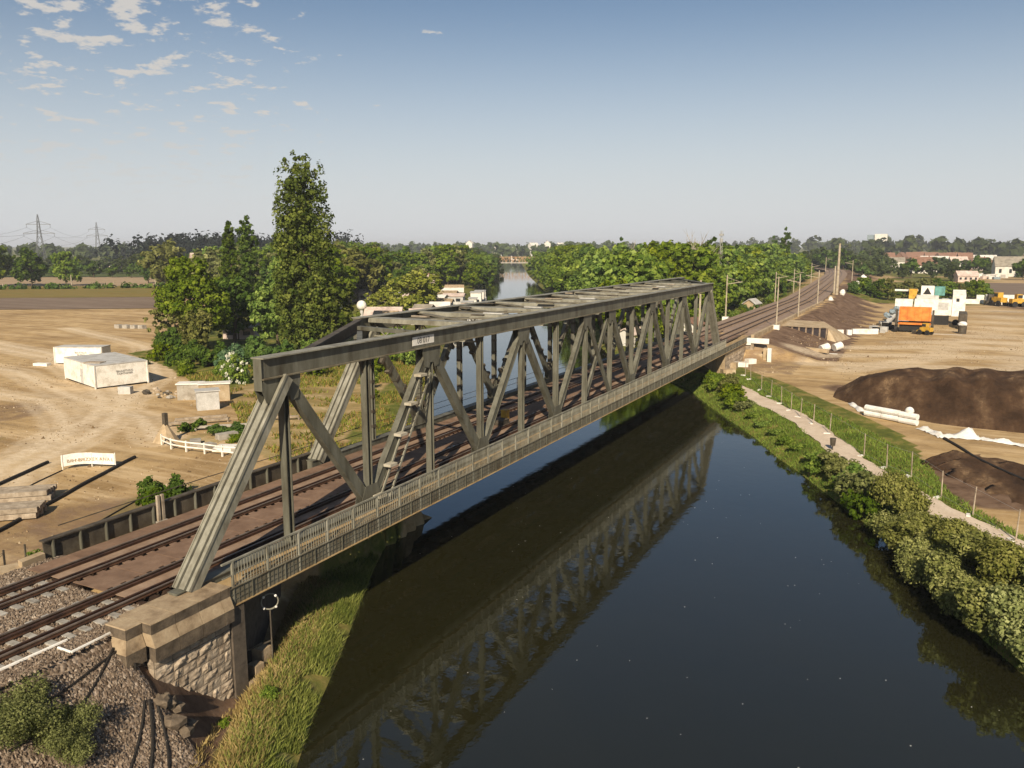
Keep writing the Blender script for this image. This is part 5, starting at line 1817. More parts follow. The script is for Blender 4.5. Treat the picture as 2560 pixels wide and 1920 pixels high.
ZG = -3.2
container('large white site container with lettering, nearer of the two', (-58.4, 41.7), (-56.9, 47.9), (-68.8, 45.1), 2.75, -3.15, ('BAULEITUNG', 'CONTAINER'))
container('smaller white site container standing behind the large one', (-82.6, 53.0), (-76.4, 56.0), (-83.8, 55.4), 2.4, -3.15, ('BAUSTELLE', 'BUERO'))
# step in front of the rear container
mb = MB(); rbox(mb, (-82.6, 51.0), 2.2, 0.9, -3.15, -2.75, 0.3)
solid('container_step', mb, M['white_paint'], 'low white step at the left end of the rear container', 'step')
# black hole in the big container roof (open hatch boards)
mb = MB(); rbox(mb, (-60.6, 43.4), 2.2, 1.3, -0.29, -0.21, 0.35)
solid('roof_boards', mb, M['wood'], 'weathered boards lying on the large white container roof', 'boards')

# banner on two posts
bn = thing('banner', 'curved white banner with faded lettering standing on sandy ground', 'banner', (-27, 18, -3.1))
BZ = -3.05
pA, pB, pC = Vector((-28.6, 16.9)), Vector((-27.4, 18.5)), Vector((-25.6, 19.2))
P = []
for i in range(13):
    s = i / 12
    P.append(pA * (1 - s) ** 2 + (pB * 2 - (pA + pC) / 2) * 2 * s * (1 - s) + pC * s ** 2)
mb = MB()
n = len(P)
vs = []
for z in (BZ + 0.12, BZ + 1.02):
    for k in (0.0, 0.03):
        for i, p in enumerate(P):
            vs.append((p.x + k * 0.7, p.y - k * 0.7 * -1, z + (0.05 * math.sin(i * 0.5))))
for i in range(n - 1):
    mb.f += [(i, i + 1, 2 * n + i + 1, 2 * n + i), (n + i + 1, n + i, 3 * n + i, 3 * n + i + 1), (2 * n + i, 2 * n + i + 1, 3 * n + i + 1, 3 * n + i), (i + 1, i, n + i, n + i + 1)]
mb.v += vs
cl = link('cloth', mb.mesh('cloth', M['white_sheet']), bn)
for p in (pA, pB, pC):
    mb = MB(); mb.cyl((p.x + 0.05, p.y + 0.06, BZ - 0.1), (p.x + 0.05, p.y + 0.06, BZ + 1.05), 0.04); link('post', mb.mesh('post', M['white_paint']), bn)
for word, (i0, i1) in (('BAHNBRÜCKE', (1, 7)), ('KANAL', (7, 12))):
    seg = (i1 - i0) / len(word)
    for k, ch in enumerate(word):
        f = i0 + (k + 0.5) * seg; j = min(n - 2, int(f)); a = P[j].lerp(P[j + 1], f - j); d = (P[j + 1] - P[j])
        text_part('letter', ch, 0.36, (a.x + d.y * 0.1, a.y - d.x * 0.1, BZ + 0.5), (R(90), 0, math.atan2(d.y, d.x)), M['lettering'], bn, 0.003)

# small sheds and boxes
def hut(name, label, c, l, w, h, rz, zg, wall, roof, door=True, over=0.12):
    t = thing(name, label, 'shed', (c[0], c[1], zg))
    mb = MB(); rbox(mb, c, l, w, zg, zg + h, rz); link('wall', mb.mesh('wall', M[wall]), t)
    mb = MB(); rbox(mb, c, l + over * 2, w + over * 2, zg + h + 0.002, zg + h + 0.12, rz); link('roof', mb.mesh('roof', M[roof]), t)
    if door:
        cs, sn = math.cos(rz), math.sin(rz)
        mb = MB(); rbox(mb, (c[0] + cs * (l / 2 + 0.012), c[1] + sn * (l / 2 + 0.012)), 0.02, w * 0.4, zg + 0.05, zg + h * 0.8, rz); link('door', mb.mesh('door', M['dark']), t)
    return t


hut('tool_shed', 'light grey metal tool shed with dark side by the fence', (-37.2, 39.2), 2.2, 1.7, 1.95, 0.9, -3.15, 'grey_box', 'grey_box')
hut('tool_shed', 'tan plywood shed left of the grey metal shed', (-43.2, 42.4), 2.6, 1.5, 1.75, 0.6, -3.15, 'concrete', 'white_paint', False)
hut('tool_shed', 'low white topped crate between the two sheds', (-40.2, 43.0), 3.2, 1.4, 1.9, 0.75, -3.15, 'concrete_warm', 'white_paint', False)
mb = MB(); rbox(mb, (-46.5, 46.5), 9.0, 0.5, -3.1, -2.9, -0.55)
solid('concrete_kerb', mb, M['white_paint'], 'long pale kerb running from the large container to the sheds', 'kerb')
# rubble and scrap heap beside the big container
for i in range(22):
    x = -50 + random.uniform(-4.2, 5.0); y = 42.5 + random.uniform(-1.6, 2.2); s = random.uniform(0.2, 0.55)
    mb = MB(); mb.sphere((x, y, hz(x, y) + s * 0.25), s, s * random.uniform(.6, 1), s * .6, 7, 4, 0.25)
    solid('rubble_lump', mb, M[random.choice(['concrete_warm', 'wood', 'concrete', 'steel_dark'])], 'lump of rubble, %s from the large container towards the sheds' % ordinal(i), 'rubble', 'rubble between container and sheds')
mb = MB(); rbox(mb, (-52.6, 41.3), 1.4, 0.9, -3.2, -2.3, 0.5)
solid('scrap_crate', mb, M['grey_box'], 'small dark-sided crate in front of the large white container', 'crate')

# white board fence, timber rails, cone shaped shelter, stored slabs
fe = thing('board_fence', 'low white post and rail fence curving below the shelter', 'fence', (-24, 25.6, -3.2))
FP = [(-28.7, 26.2), (-26.6, 25.4), (-24.7, 25.3), (-22.8, 25.5), (-20.8, 25.5), (-19.0, 25.9)]
for i, (x, y) in enumerate(FP):
    z = hz(x, y); mb = MB(); mb.box(x - 0.06, x + 0.06, y - 0.06, y + 0.06, z - 0.2, z + 0.95); link('post', mb.mesh('post', M['white_paint']), fe)
for a, b in zip(FP[:-1], FP[1:]):
    for dz in (0.45, 0.85):
        mb = MB(); mb.beam((a[0], a[1] - 0.075, hz(*a) + dz), (b[0], b[1] - 0.075, hz(*b) + dz), 0.04, 0.11, (0, 1, 0)); link('rail', mb.mesh('rail', M['white_paint']), fe)
sh = thing('cone_shelter', 'small pale tent-like cone with a dark pole top', 'shelter', (-29.6, 27.2, -3.2))
mb = MB(); mb.cyl((-29.6, 27.4, -3.25), (-29.6, 27.4, -1.6), 1.15, 0.08, 9); link('canvas', mb.mesh('canvas', M['leaf_olive'] if False else M['concrete_warm']), sh)
mb = MB(); mb.box(-29.75, -29.4, 27.25, 27.6, -2.0, -0.75); link('pole_top', mb.mesh('pole_top', M['steel_dark']), sh)
for i, (a, b, lb) in enumerate([((-34.8, 32.9), (-31.8, 36.6), 'pale timber beam lying behind the shelter, upper one'), ((-34.0, 31.4), (-30.6, 35.6), 'pale timber beam lying behind the shelter, lower one'), ((-29.2, 36.9), (-25.2, 39.6), 'pale timber beam beside the grey shed'), ((-30.5, 31.5), (-26.5, 35.5), 'light concrete edging curving beside the weedy pit')]):
    mb = MB(); mb.beam((a[0], a[1], hz(*a) + 0.35), (b[0], b[1], hz(*b) + 0.35), 0.22, 0.22, (0, 0, 1)); mb.beam((a[0], a[1], hz(*a) - 0.1), (a[0], a[1], hz(*a) + 0.3), 0.15, 0.15); mb.beam((b[0], b[1], hz(*b) - 0.1), (b[0], b[1], hz(*b) + 0.3), 0.15, 0.15)
    solid('timber_beam', mb, M['wood'] if i < 3 else M['concrete'], lb, 'beam', 'beams stored behind the shelter')
for i, (x, y, l, w) in enumerate([(-22.0, 27.6, 2.6, 1.6), (-24.4, 27.2, 1.3, 1.0), (-26.2, 27.6, 1.6, 0.9), (-20.3, 27.2, 1.5, 1.1), (-25.6, 30.6, 1.8, 0.8)]):
    mb = MB(); rbox(mb, (x, y), l, w, hz(x, y) - 0.05, hz(x, y) + 0.28 + 0.06 * i, 0.4 + i); solid('concrete_slab', mb, M['white_paint' if i == 0 else 'concrete'], 'pale concrete slab, %s from the bridge behind the white fence' % ordinal(i), 'slab', 'slabs behind the white fence')
shrub('deep', -26.5, 32.0, 0.75, 'dark weeds filling the pit behind the white fence', None, sz=0.4)
shrub('green2', -23.6, 30.2, 0.7, 'green weeds beside the pit behind the white fence', None, sz=0.35)
shrub('deep', -31.0, 31.4, 0.5, 'dark weeds between the cone shelter and timber beams', None, sz=0.4)
# stacks of stored sleepers at the left edge
for i, (x, y, rz, n) in enumerate([(-21.5, 8.0, 0.72, 2), (-24.3, 10.6, 0.72, 2)]):
    t = thing('timber_stack', ('stack of old grey sleepers nearest the track at the left edge', 'stack of old grey sleepers behind the other at the left edge')[i], 'timber stack', (x, y, hz(x, y)), 'stacks of old sleepers')
    for lev in range(n):
        for k in range(5):
            cs, sn = math.cos(rz), math.sin(rz); off = (k - 2) * 0.34
            mb = MB(); rbox(mb, (x - sn * off, y + cs * off), 4.6 + random.uniform(-.3, .2), 0.28, -3.1 + lev * 0.36, -2.78 + lev * 0.36, rz + random.uniform(-.02, .02)); link('old_sleeper', mb.mesh('old_sleeper', M['wood']), t)
# dark kerbs / pipes lying along the ground
for i, (pts, r, lb) in enumerate([([(-26.7, 21.9), (-23, 14.2), (-19.0, 6.2), (-17.5, 2.0)], 0.13, 'long dark pipe lying on the sand in front of the banner'), ([(-31.3, 17.6), (-28.7, 12.2), (-26, 7)], 0.13, 'dark pipe lying on the sand left of the banner'),
                                  ([(-18.4, 17.6), (-16.5, 13.4), (-15.0, 9.2), (-12.4, 4.8)], 0.05, 'thin dark cable on the sand beside the weeds'), ([(-28.4, 16.8), (-26.5, 12.5), (-23.6, 9.6)], 0.05, 'thin dark cable from the banner towards the sleeper stacks'),
                                  ([(-17.5, 24.0), (-15.2, 22.8)], 0.06, 'short dark bar on the grass beside the white fence')]):
    P3 = densify(pts, 1.0); mb = MB(); mb.tube([(x, y, hz(x, y) + r * 0.9) for x, y in P3], r, 6); solid('ground_pipe', mb, M['dark'], lb, 'pipe', 'pipes and cables on the sand')
# overhead line across the site
for i, (a, b) in enumerate([((-62, 34, 0.2), (-24, 36, 4.2)), ((-60, 30, 0.2), (-20, 33.5, 4.4))]):
    pass
# wire fence posts at the near end of the parapet
nf = thing('wire_fence', 'thin wire fence posts at the near end of the plate girder', 'fence', (-6, -1, -1))
for i, (x, y) in enumerate([(-6.2, -0.9), (-6.6, 0.3), (-7.6, -0.4), (-8.6, 0.1), (-7.0, 1.5)]):
    mb = MB(); mb.box(x - 0.035, x + 0.035, y - 0.035, y + 0.035, hz(x, y) - 0.2, hz(x, y) + 1.45); link('post', mb.mesh('post', M['steel_dark']), nf)
mb = MB(); mb.tube([(-8.6, 0.1, hz(-8.6, 0.1) + 1.3), (-7.6, -0.4, hz(-7.6, -.4) + 1.3), (-6.2, -0.9, hz(-6.2, -.9) + 1.3), (-5.6, -2.5, 0.6)], 0.012, 4); link('wire', mb.mesh('wire', M['steel_dark']), nf)
mb = MB(); rbox(mb, (-5.5, -1.6), 1.6, 0.9, -0.75, -0.12, 1.2); mb.prism([(-5.2, -0.9), (-4.75, -1.0), (-4.9, 0.15), (-5.3, 0.2)], -0.7, 0.15)
solid('concrete_footing', mb, M['concrete_warm'], 'tan concrete footing at the near end of the plate girder', 'footing')
mb = MB(); rbox(mb, (-5.9, -2.6), 1.7, 0.55, -0.5, -0.05, 0.9)
solid('white_slab', mb, M['white_paint'], 'white slab edge at the left picture border above the tracks', 'slab')
# white cable ducts and black cables on the gravel
for i, (pts, r, lb) in enumerate([([(2.95, -10.0), (3.42, -4.35)], 0.055, 'white cable duct along the gravel beside the nearest rail'), ([(4.25, -4.95), (4.2, -2.95)], 0.05, 'short white cable duct reaching the stone pilaster')]):
    pass
def on_slope(x, y): return max(hz(x, y) + 0.05, -0.07 if -4.7 < x < 4.3 else -9)
mb = MB(); mb.tube([(x, y, on_slope(x, y) + 0.06) for x, y in densify([(3.25, -10.5), (3.3, -4.2)], 0.5)], 0.055, 6)
solid('cable_duct', mb, M['white_paint'], 'long white cable duct along the gravel beside the nearest rail', 'cable duct', 'white cable ducts')
mb = MB(); mb.tube([(x, y, on_slope(x, y) + 0.06) for x, y in [(3.55, -5.0), (4.25, -5.0), (4.22, -4.2), (4.2, -3.7), (4.15, -3.0)]], 0.05, 6)
solid('cable_duct', mb, M['white_paint'], 'short bent white cable duct ending at the stone pilaster', 'cable duct', 'white cable ducts')
CB = [([(4.6, -3.4), (4.75, -4.6), (5.0, -6.2), (4.9, -8.0)], 0.045, 'black cable sagging across the top of the gravel slope'), ([(4.5, -3.6), (5.2, -4.9), (5.6, -6.0), (5.6, -8.4)], 0.045, 'second black cable across the gravel slope'),
      ([(6.15, -3.75), (6.7, -4.3), (7.3, -5.2), (8.2, -6.8)], 0.05, 'black cable running down the gravel from the pilaster'), ([(6.2, -3.6), (7.1, -4.2), (7.8, -5.0), (8.8, -6.4)], 0.06, 'thick black cable next to the first one down the gravel'), ([(6.3, -3.4), (7.4, -3.9), (8.2, -4.6), (9.2, -5.8)], 0.05, 'lowest black cable down the gravel by the pilaster')]
for pts, r, lb in CB:
    mb = MB(); mb.tube([(x, y, on_slope(x, y) + r * 1.2) for x, y in densify(pts, 0.3)], r, 6); solid('cable', mb, M['cable'], lb, 'cable', 'black cables on the gravel slope')
mb = MB(); mb.tube([(5.2, -3.3, -1.0), (5.25, -3.35, -1.7), (5.7, -3.5, -2.3), (6.25, -3.6, -2.75)], 0.05, 6); solid('cable', mb, M['cable'], 'black cable hanging down the stone pilaster', 'cable', 'black cables on the gravel slope')
mb = MB()
for i in range(7):
    x, y = 6.3 + random.uniform(-.6, .9), -2.9 + random.uniform(-.8, .7); s = random.uniform(.2, .42)
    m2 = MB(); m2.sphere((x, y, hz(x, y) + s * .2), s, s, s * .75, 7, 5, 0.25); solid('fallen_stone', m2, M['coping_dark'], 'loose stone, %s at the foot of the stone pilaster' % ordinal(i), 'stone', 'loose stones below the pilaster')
# navigation sign under the near end
ns = thing('navigation_sign', 'small ring-shaped navigation sign with four pale lamps under the bridge', 'sign', (5.0, 3.6, -4))
mb = MB(); mb.cyl((5.0, 3.62, -4.6), (5.0, 3.62, -1.9), 0.035); link('post', mb.mesh('post', M['steel_dark']), ns)
mb = MB(); C_ = Vector((5.0, 3.62, -1.5)); e1 = Vector((0.66, 0.75, 0)); e2 = Vector((0, 0, 1))
mb.tube([C_ + (e1 * math.cos(k * math.pi / 8) + e2 * math.sin(k * math.pi / 8)) * 0.36 for k in range(17)], 0.035, 5); link('ring', mb.mesh('ring', M['steel_light']), ns)
for k in (1, 3, 5, 7):
    p = C_ + (e1 * math.cos(k * math.pi / 4) + e2 * math.sin(k * math.pi / 4)) * 0.36 + Vector((0.05, -0.05, 0))
    mb = MB(); mb.sphere(tuple(p), 0.06, n=8, m=5); link('lamp', mb.mesh('lamp', M['white_paint']), ns)
mb = MB(); mb.beam((4.6, 2.6, -3.4), (5.0, 3.62, -3.3), 0.05, 0.05); link('brace', mb.mesh('brace', M['steel_dark']), ns)

# ================================================================== BOATS, SHEDS AND FAR BRIDGE
def houseboat(label, x, y, l, w, h, rz, mat='render'):
    t = thing('houseboat', label, 'boat', (x, y, WZ), 'boats moored on the left bank')
    cs, sn = math.cos(rz), math.sin(rz)
    def W(a, b): return (x + a * cs - b * sn, y + a * sn + b * cs)
    hull = [W(-l / 2, -w / 2), W(l * 0.36, -w / 2), W(l / 2, 0), W(l * 0.36, w / 2), W(-l / 2, w / 2)]
    mb = MB(); mb.prism(hull, WZ - 0.4, WZ + 0.9); link('hull', mb.mesh('hull', M['grey_box']), t)
    mb = MB(); mb.prism([W(-l * .42, -w * .4), W(l * .22, -w * .4), W(l * .22, w * .4), W(-l * .42, w * .4)], WZ + 0.901, WZ + h); c = link('cabin', mb.mesh('cabin', M[mat]), t)
    mb = MB(); mb.prism([W(-l * .45, -w * .45), W(l * .26, -w * .45), W(l * .26, w * .45), W(-l * .45, w * .45)], WZ + h + .002, WZ + h + .16); link('roof', mb.mesh('roof', M['grey_box']), t)
    for k in range(3):
        a = -l * .34 + k * l * .2
        for s in (-1, 1):
            mb = MB(); mb.prism([W(a, s * (w * .4 + .005)), W(a + l * .11, s * (w * .4 + .005)), W(a + l * .11, s * (w * .4 + .03)), W(a, s * (w * .4 + .03))], WZ + 1.5, WZ + 2.2); link('window', mb.mesh('window', M['glass']), c)
    mb = MB(); mb.prism([W(-l * .435, -w * .25), W(-l * .421, -w * .25), W(-l * .421, w * .25), W(-l * .435, w * .25)], WZ + 1.4, WZ + 2.1); link('window', mb.mesh('window', M['glass']), c)
    return t


ang = math.atan2(-1, 0.51) + math.pi
houseboat('white two-deck houseboat moored nearest the round lime tree', -98.0, 204, 9, 4.2, 4.4, ang)
houseboat('white houseboat with tall cabin beside the two-deck one', -102.4, 214, 10, 3.8, 4.2, ang)
houseboat('cream motor cruiser moored beyond the white houseboats', -107.6, 224, 9, 3.2, 3.4, ang, 'pink')
houseboat('small pale cabin boat, farthest upstream of the moored group', -113.0, 235, 7, 2.8, 3.0, ang)
houseboat('pale pontoon boat moored closest to the bridge', -88.5, 182, 10, 4.0, 3.0, ang, 'pink')
houseboat('narrow white boat between the pontoon and the two-deck houseboat', -93.5, 194, 9, 3.0, 3.2, ang)


def gable_house(name, label, c, l, w, h, rh, rz, wall, roof, group=None, win=3, zg=None, cat='house', chim=True):
    zg = hz(*c) if zg is None else zg
    t = thing(name, label, cat, (c[0], c[1], zg), group)
    cs, sn = math.cos(rz), math.sin(rz)
    def W(a, b, z): return (c[0] + a * cs - b * sn, c[1] + a * sn + b * cs, z)
    z1 = zg + h; z2 = zg + h + rh
    vs = [W(-l / 2, -w / 2, zg - .3), W(l / 2, -w / 2, zg - .3), W(l / 2, w / 2, zg - .3), W(-l / 2, w / 2, zg - .3), W(-l / 2, -w / 2, z1), W(l / 2, -w / 2, z1), W(l / 2, w / 2, z1), W(-l / 2, w / 2, z1), W(-l / 2, 0, z2), W(l / 2, 0, z2)]
    fs = [(0, 1, 5, 4), (2, 3, 7, 6), (1, 2, 6, 9, 5), (3, 0, 4, 8, 7), (3, 2, 1, 0)]
    link('wall', MB().add(vs, fs).mesh('wall', M[wall]), t)
    o = 0.35; zo = z1 - o * rh / (w / 2)
    vs = [W(-l / 2 - o, -w / 2 - o, zo), W(l / 2 + o, -w / 2 - o, zo), W(l / 2 + o, 0, z2 + .02), W(-l / 2 - o, 0, z2 + .02), W(l / 2 + o, w / 2 + o, zo), W(-l / 2 - o, w / 2 + o, zo)]
    vs += [(a, b, q + .2) for a, b, q in vs]
    fs = [(6, 7, 8, 9), (9, 8, 10, 11), (3, 2, 1, 0), (5, 4, 2, 3), (0, 1, 7, 6), (4, 5, 11, 10), (1, 2, 8, 7), (2, 4, 10, 8), (3, 0, 6, 9), (5, 3, 9, 11)]
    rf = link('roof', MB().add(vs, fs).mesh('roof', M[roof]), t)
    if chim:
        p = W(l * .22, w * .1, 0); mb = MB(); mb.box(p[0] - .35, p[0] + .35, p[1] - .35, p[1] + .35, z2 - 1.2, z2 + 0.8); link('chimney', mb.mesh('chimney', M['roof_red']), rf)
    for k in range(win):
        a = -l / 2 + l * (k + .5) / win
        for s in (-1, 1):
            ww = min(1.3, l / win * .45)
            P = [W(a - ww / 2, s * (w / 2 + .004), 0), W(a + ww / 2, s * (w / 2 + .004), 0), W(a + ww / 2, s * (w / 2 + .05), 0), W(a - ww / 2, s * (w / 2 + .05), 0)]
            if s < 0: P = P[::-1]
            mb = MB(); mb.prism([q[:2] for q in P], zg + h * .35, zg + h * .72); link('window', mb.mesh('window', M['glass']), t)
    return t


BS = 'boat sheds and cabins on the left bank'
for i, (x, y, l, w, h, rh, rz, wl, rf, lb) in enumerate([(-130.5, 182, 13, 5, 2.6, 0.9, 0.5, 'pink', 'pink', 'long low pink cabin behind the tall poplar'), (-124, 196, 7, 5, 4.0, 0.8, 0.5, 'render', 'render', 'square white cabin above the long pink one'),
                                                         (-103.5, 167, 8, 5, 2.4, 1.4, 0.5, 'pink', 'pink', 'pale cabin half hidden by the yellow-green lime'), (-116, 150, 6, 4.5, 3.0, 1.2, 0.5, 'pink', 'coping', 'brown-roofed boat shed beside the tall poplar'),
                                                         (-104, 139, 7, 5, 2.4, 0.7, 0.5, 'render', 'pink', 'flat pale jetty cabin nearest the bridge truss'), (-83, 134, 8, 6, 1.0, 1.8, 0.5, 'pink', 'pink', 'broad pale tent roof just over the truss top'),
                                                         (-112, 178, 5, 4, 2.8, 0.6, 0.5, 'render', 'render', 'small white cabin left of the lime tree')]):
    gable_house('boat_shed', lb, (x, y), l, w, h, rh, rz, wl, rf, BS, 3, cat='shed', chim=False)
t = thing('water_tank', 'round white tank on a stand among the boat sheds', 'tank', (-87.3, 131.3, -3.2))
mb = MB(); mb.sphere((-87.3, 131.3, 0.2), 1.15, n=12, m=8); link('tank', mb.mesh('tank', M['white_paint'], True), t)
mb = MB(); mb.cyl((-87.3, 131.3, -3.3), (-87.3, 131.3, -0.8), 0.4); link('stand', mb.mesh('stand', M['grey_box']), t)
rs5 = random.Random(55)
for i in range(11):
    y = 118 + i * 11.5 + rs5.uniform(-3, 3); x = float(xl(y)) - rs5.uniform(3, 15)
    gable_house('boat_shed', 'pale little shed, %s in the cluttered row going upstream on the left bank' % ordinal(i), (x, y), rs5.uniform(4, 7), rs5.uniform(3, 4.5), rs5.uniform(2.0, 2.8), rs5.uniform(0.5, 1.2), rs5.uniform(0.2, 0.9), rs5.choice(['pink', 'render', 'grey_box', 'render']), rs5.choice(['pink', 'roof_grey', 'render', 'coping']), BS, 2, cat='shed', chim=False)
for i in range(7):
    y = 128 + i * 13.5 + rs5.uniform(-3, 3); x = float(xl(y)) + rs5.uniform(1.2, 2.2)
    houseboat('small pale boat, %s in the line moored upstream along left bank' % ordinal(i), x, y, rs5.uniform(5, 8), rs5.uniform(2.2, 3), rs5.uniform(1.9, 2.8), ang + rs5.uniform(-.1, .1), rs5.choice(['render', 'pink', 'white_paint']))
gable_house('village_house', 'pale gabled house peeping over the chestnut tree', (-270, 253), 11, 9, 7.0, 6.5, 1.2, 'pink', 'pink', 'houses left of the river', 3)
gable_house('village_house', 'low pink house above the garden trees left of the lime', (-170, 228), 12, 7, 5, 3.5, 0.4, 'pink', 'pink', 'houses left of the river', 3)
gable_house('village_house', 'tiny pale roof among trees behind the houseboats', (-150, 255), 7, 5, 3.5, 2, 0.9, 'pink', 'pink', 'houses left of the river', 2)
gable_house('brick_hut', 'small pink hut between the willow and the poplar', (-84, 91), 6, 4, 2.0, 0.8, 0.4, 'pink', 'roof_grey', None, 2, cat='shed', chim=False)
mb = MB(); mb.cyl((-82.4, 88.3, -3.4), (-82.4, 88.3, 2.4), 0.12, 0.09); solid('telegraph_pole', mb, M['bark'], 'thin brown pole beside the small pink hut', 'pole')
for i in range(4):
    x, y = -121.5 + i * 1.9, 93.4 + i * 0.4
    mb = MB(); mb.box(x - .7, x + .7, y - .5, y + .5, -3.3, -2.5); solid('straw_bale', mb, M['concrete'], 'pale block, %s in the row at the edge of sandy ground' % ordinal(i), 'block', 'row of blocks by the sandy ground')

fbz = thing('river_bridge', 'tan lattice girder bridge spanning the river far upstream', 'bridge', (-296, 612, WZ))
A, B = Vector((-316, 602, 0)), Vector((-276, 622, 0))
dv = (B - A).normalized()
mb = MB(); mb.beam(A + Vector((0, 0, -.6)), B + Vector((0, 0, -.6)), 5, 1.0, (dv.y, -dv.x, 0)); link('deck', mb.mesh('deck', M['concrete']), fbz)
for s in (-1, 1):
    off = Vector((dv.y, -dv.x, 0)) * 2.4 * s
    mb = MB(); mb.beam(A + off + Vector((0, 0, 4.2)), B + off + Vector((0, 0, 4.2)), .5, .5); g = link('girder', mb.mesh('girder', M['tan_lattice']), fbz)
    for k in range(16):
        p = A.lerp(B, k / 16) + off; q = A.lerp(B, (k + 1) / 16) + off
        mb = MB(); mb.beam(p + Vector((0, 0, 0 if k % 2 else 4)), q + Vector((0, 0, 4 if k % 2 else 0)), .4, .4); mb.beam(q, q + Vector((0, 0, 4)), .35, .35); link('lattice_bar', mb.mesh('lattice_bar', M['tan_lattice']), g)
for p in (A, B):
    mb = MB(); mb.box(p.x - 4, p.x + 4, p.y - 4, p.y + 4, WZ - 1, -1.1); link('pier', mb.mesh('pier', M['concrete']), fbz)
for i, (px, py) in enumerate([(-560, 1150), (-540, 1170), (-520, 1180), (-585, 1140), (-500, 1190), (-610, 1090)]):
    gable_house('town_house', 'tiny white town house, %s on the horizon above the far bridge' % ordinal(i), (px, py), 14, 10, 12 + i % 3 * 3, 4, i, 'render', 'render', 'white houses on the horizon', 3, z := None) if False else gable_house('town_house', 'tiny white town house, %s on the horizon above the far bridge' % ordinal(i), (px, py), 14, 10, 14 + i % 3 * 3, 4, i, 'render', 'render', 'white houses on the horizon', 3)


def pylon(label, x, y, h, rz):
    t = thing('electricity_pylon', label, 'pylon', (x, y, hz(x, y)), 'pylons on the left horizon')
    z0 = hz(x, y); cs, sn = math.cos(rz), math.sin(rz)
    def W(a, b, z): return Vector((x + a * cs - b * sn, y + a * sn + b * cs, z0 + z))
    mb = MB()
    lev = [0, .18, .34, .48, .6, .7, .8, .9, 1.0]
    wd = [4.2, 3.3, 2.6, 2.0, 1.5, 1.2, .95, .7, .15]
    for i in range(len(lev) - 1):
        for sx, sy in ((1, 1), (1, -1), (-1, -1), (-1, 1)):
            a = W(sx * wd[i], sy * wd[i], lev[i] * h); b = W(sx * wd[i + 1], sy * wd[i + 1], lev[i + 1] * h)
            mb.beam(a, b, .38, .38)
            nx, ny = (sx, -sy) if sx * sy > 0 else (-sx, sy)
            mb.beam(a, W(nx * wd[i + 1], ny * wd[i + 1], lev[i + 1] * h), .2, .2)
    link('tower', mb.mesh('tower', M['pylon']), t)
    for z, half in ((.62, 13.5), (.8, 10.5)):
        mb = MB(); mb.beam(W(-half, 0, z * h), W(half, 0, z * h), .45, .45); mb.beam(W(-half, 0, z * h), W(0, 0, (z + .07) * h), .3, .3); mb.beam(W(half, 0, z * h), W(0, 0, (z + .07) * h), .3, .3)
        for s in (-1, 1): mb.beam(W(s * half * .95, 0, z * h), W(s * half * .95, 0, z * h - 3), .25, .25)
        link('crossarm', mb.mesh('crossarm', M['pylon']), t)
    return W


W1 = pylon('larger lattice electricity pylon at the left edge of the horizon', -722, 473, 46, 0.75)
W2 = pylon('smaller lattice electricity pylon right of the larger one', -992, 733, 48, 0.75)
for i, (half, z) in enumerate([(13, .62), (-13, .62), (10, .8), (-10, .8)]):
    a = W1(half, 0, z * 46 - 3); b = W2(half, 0, z * 48 - 3); c = a + (a - b)
    P3 = []
    for (p, q_) in ((c, a), (a, b)):
        for k in range(12):
            s = k / 11; r_ = p.lerp(q_, s); r_.z -= 9 * 4 * s * (1 - s); P3.append(r_)
    mb = MB(); mb.tube(P3, 0.09, 4); solid('power_line', mb, M['pylon'], 'faint sagging power line, %s of four between the pylons' % ordinal(i), 'cable', 'power lines between the pylons')
mb = MB(); mb.box(-640, -420, 405, 409, 0, 0) if False else None
for i, (x, y, l) in enumerate([(-470, 400, 90), (-560, 330, 60), (-400, 470, 60)]):
    gable_house('greenhouse', ('long pale greenhouse behind the green field', 'pale greenhouse left of the long one', 'short pale greenhouse near the pine wood')[i], (x, y), l, 12, 3.2, 2.0, 0.87, 'pink', 'grey_box', 'greenhouses behind the fields', 6, cat='greenhouse', chim=False)
for i, (x, y) in enumerate([(-420, 520), (-410, 530), (-432, 512)]):
    gable_house('village_house', 'white house, %s in the group left of the pine wood' % ordinal(i), (x, y), 11, 9, 5, 4, 0.7 + i, 'render', 'render', 'white houses by the pine wood', 3)
for i, (x, y, h) in enumerate([(-283, 196, 5.2), (-270, 226, 7.5), (-296, 176, 2.2), (-277, 211, 2.2)]):
    mb = MB(); mb.cyl((x, y, hz(x, y) - .3), (x, y, hz(x, y) + h), 0.22, 0.18); solid('field_post', mb, M['pole'], 'pale post, %s in the hedge line across the fields' % ordinal(i), 'post', 'posts along the hedge line')
hd = []
mb = None
me = leaves('hedge', [(-430 + 5.2 * i, 60 + 4.35 * i * 1.0, -2.6, 4.0, 3.0, 1.2) for i in range(36)], 5000, 0.7, M['leaf_deep'], 210, clump=.5)
tag(link('hedge', me), 'low dark hedge line crossing the fields on the left', 'hedge')

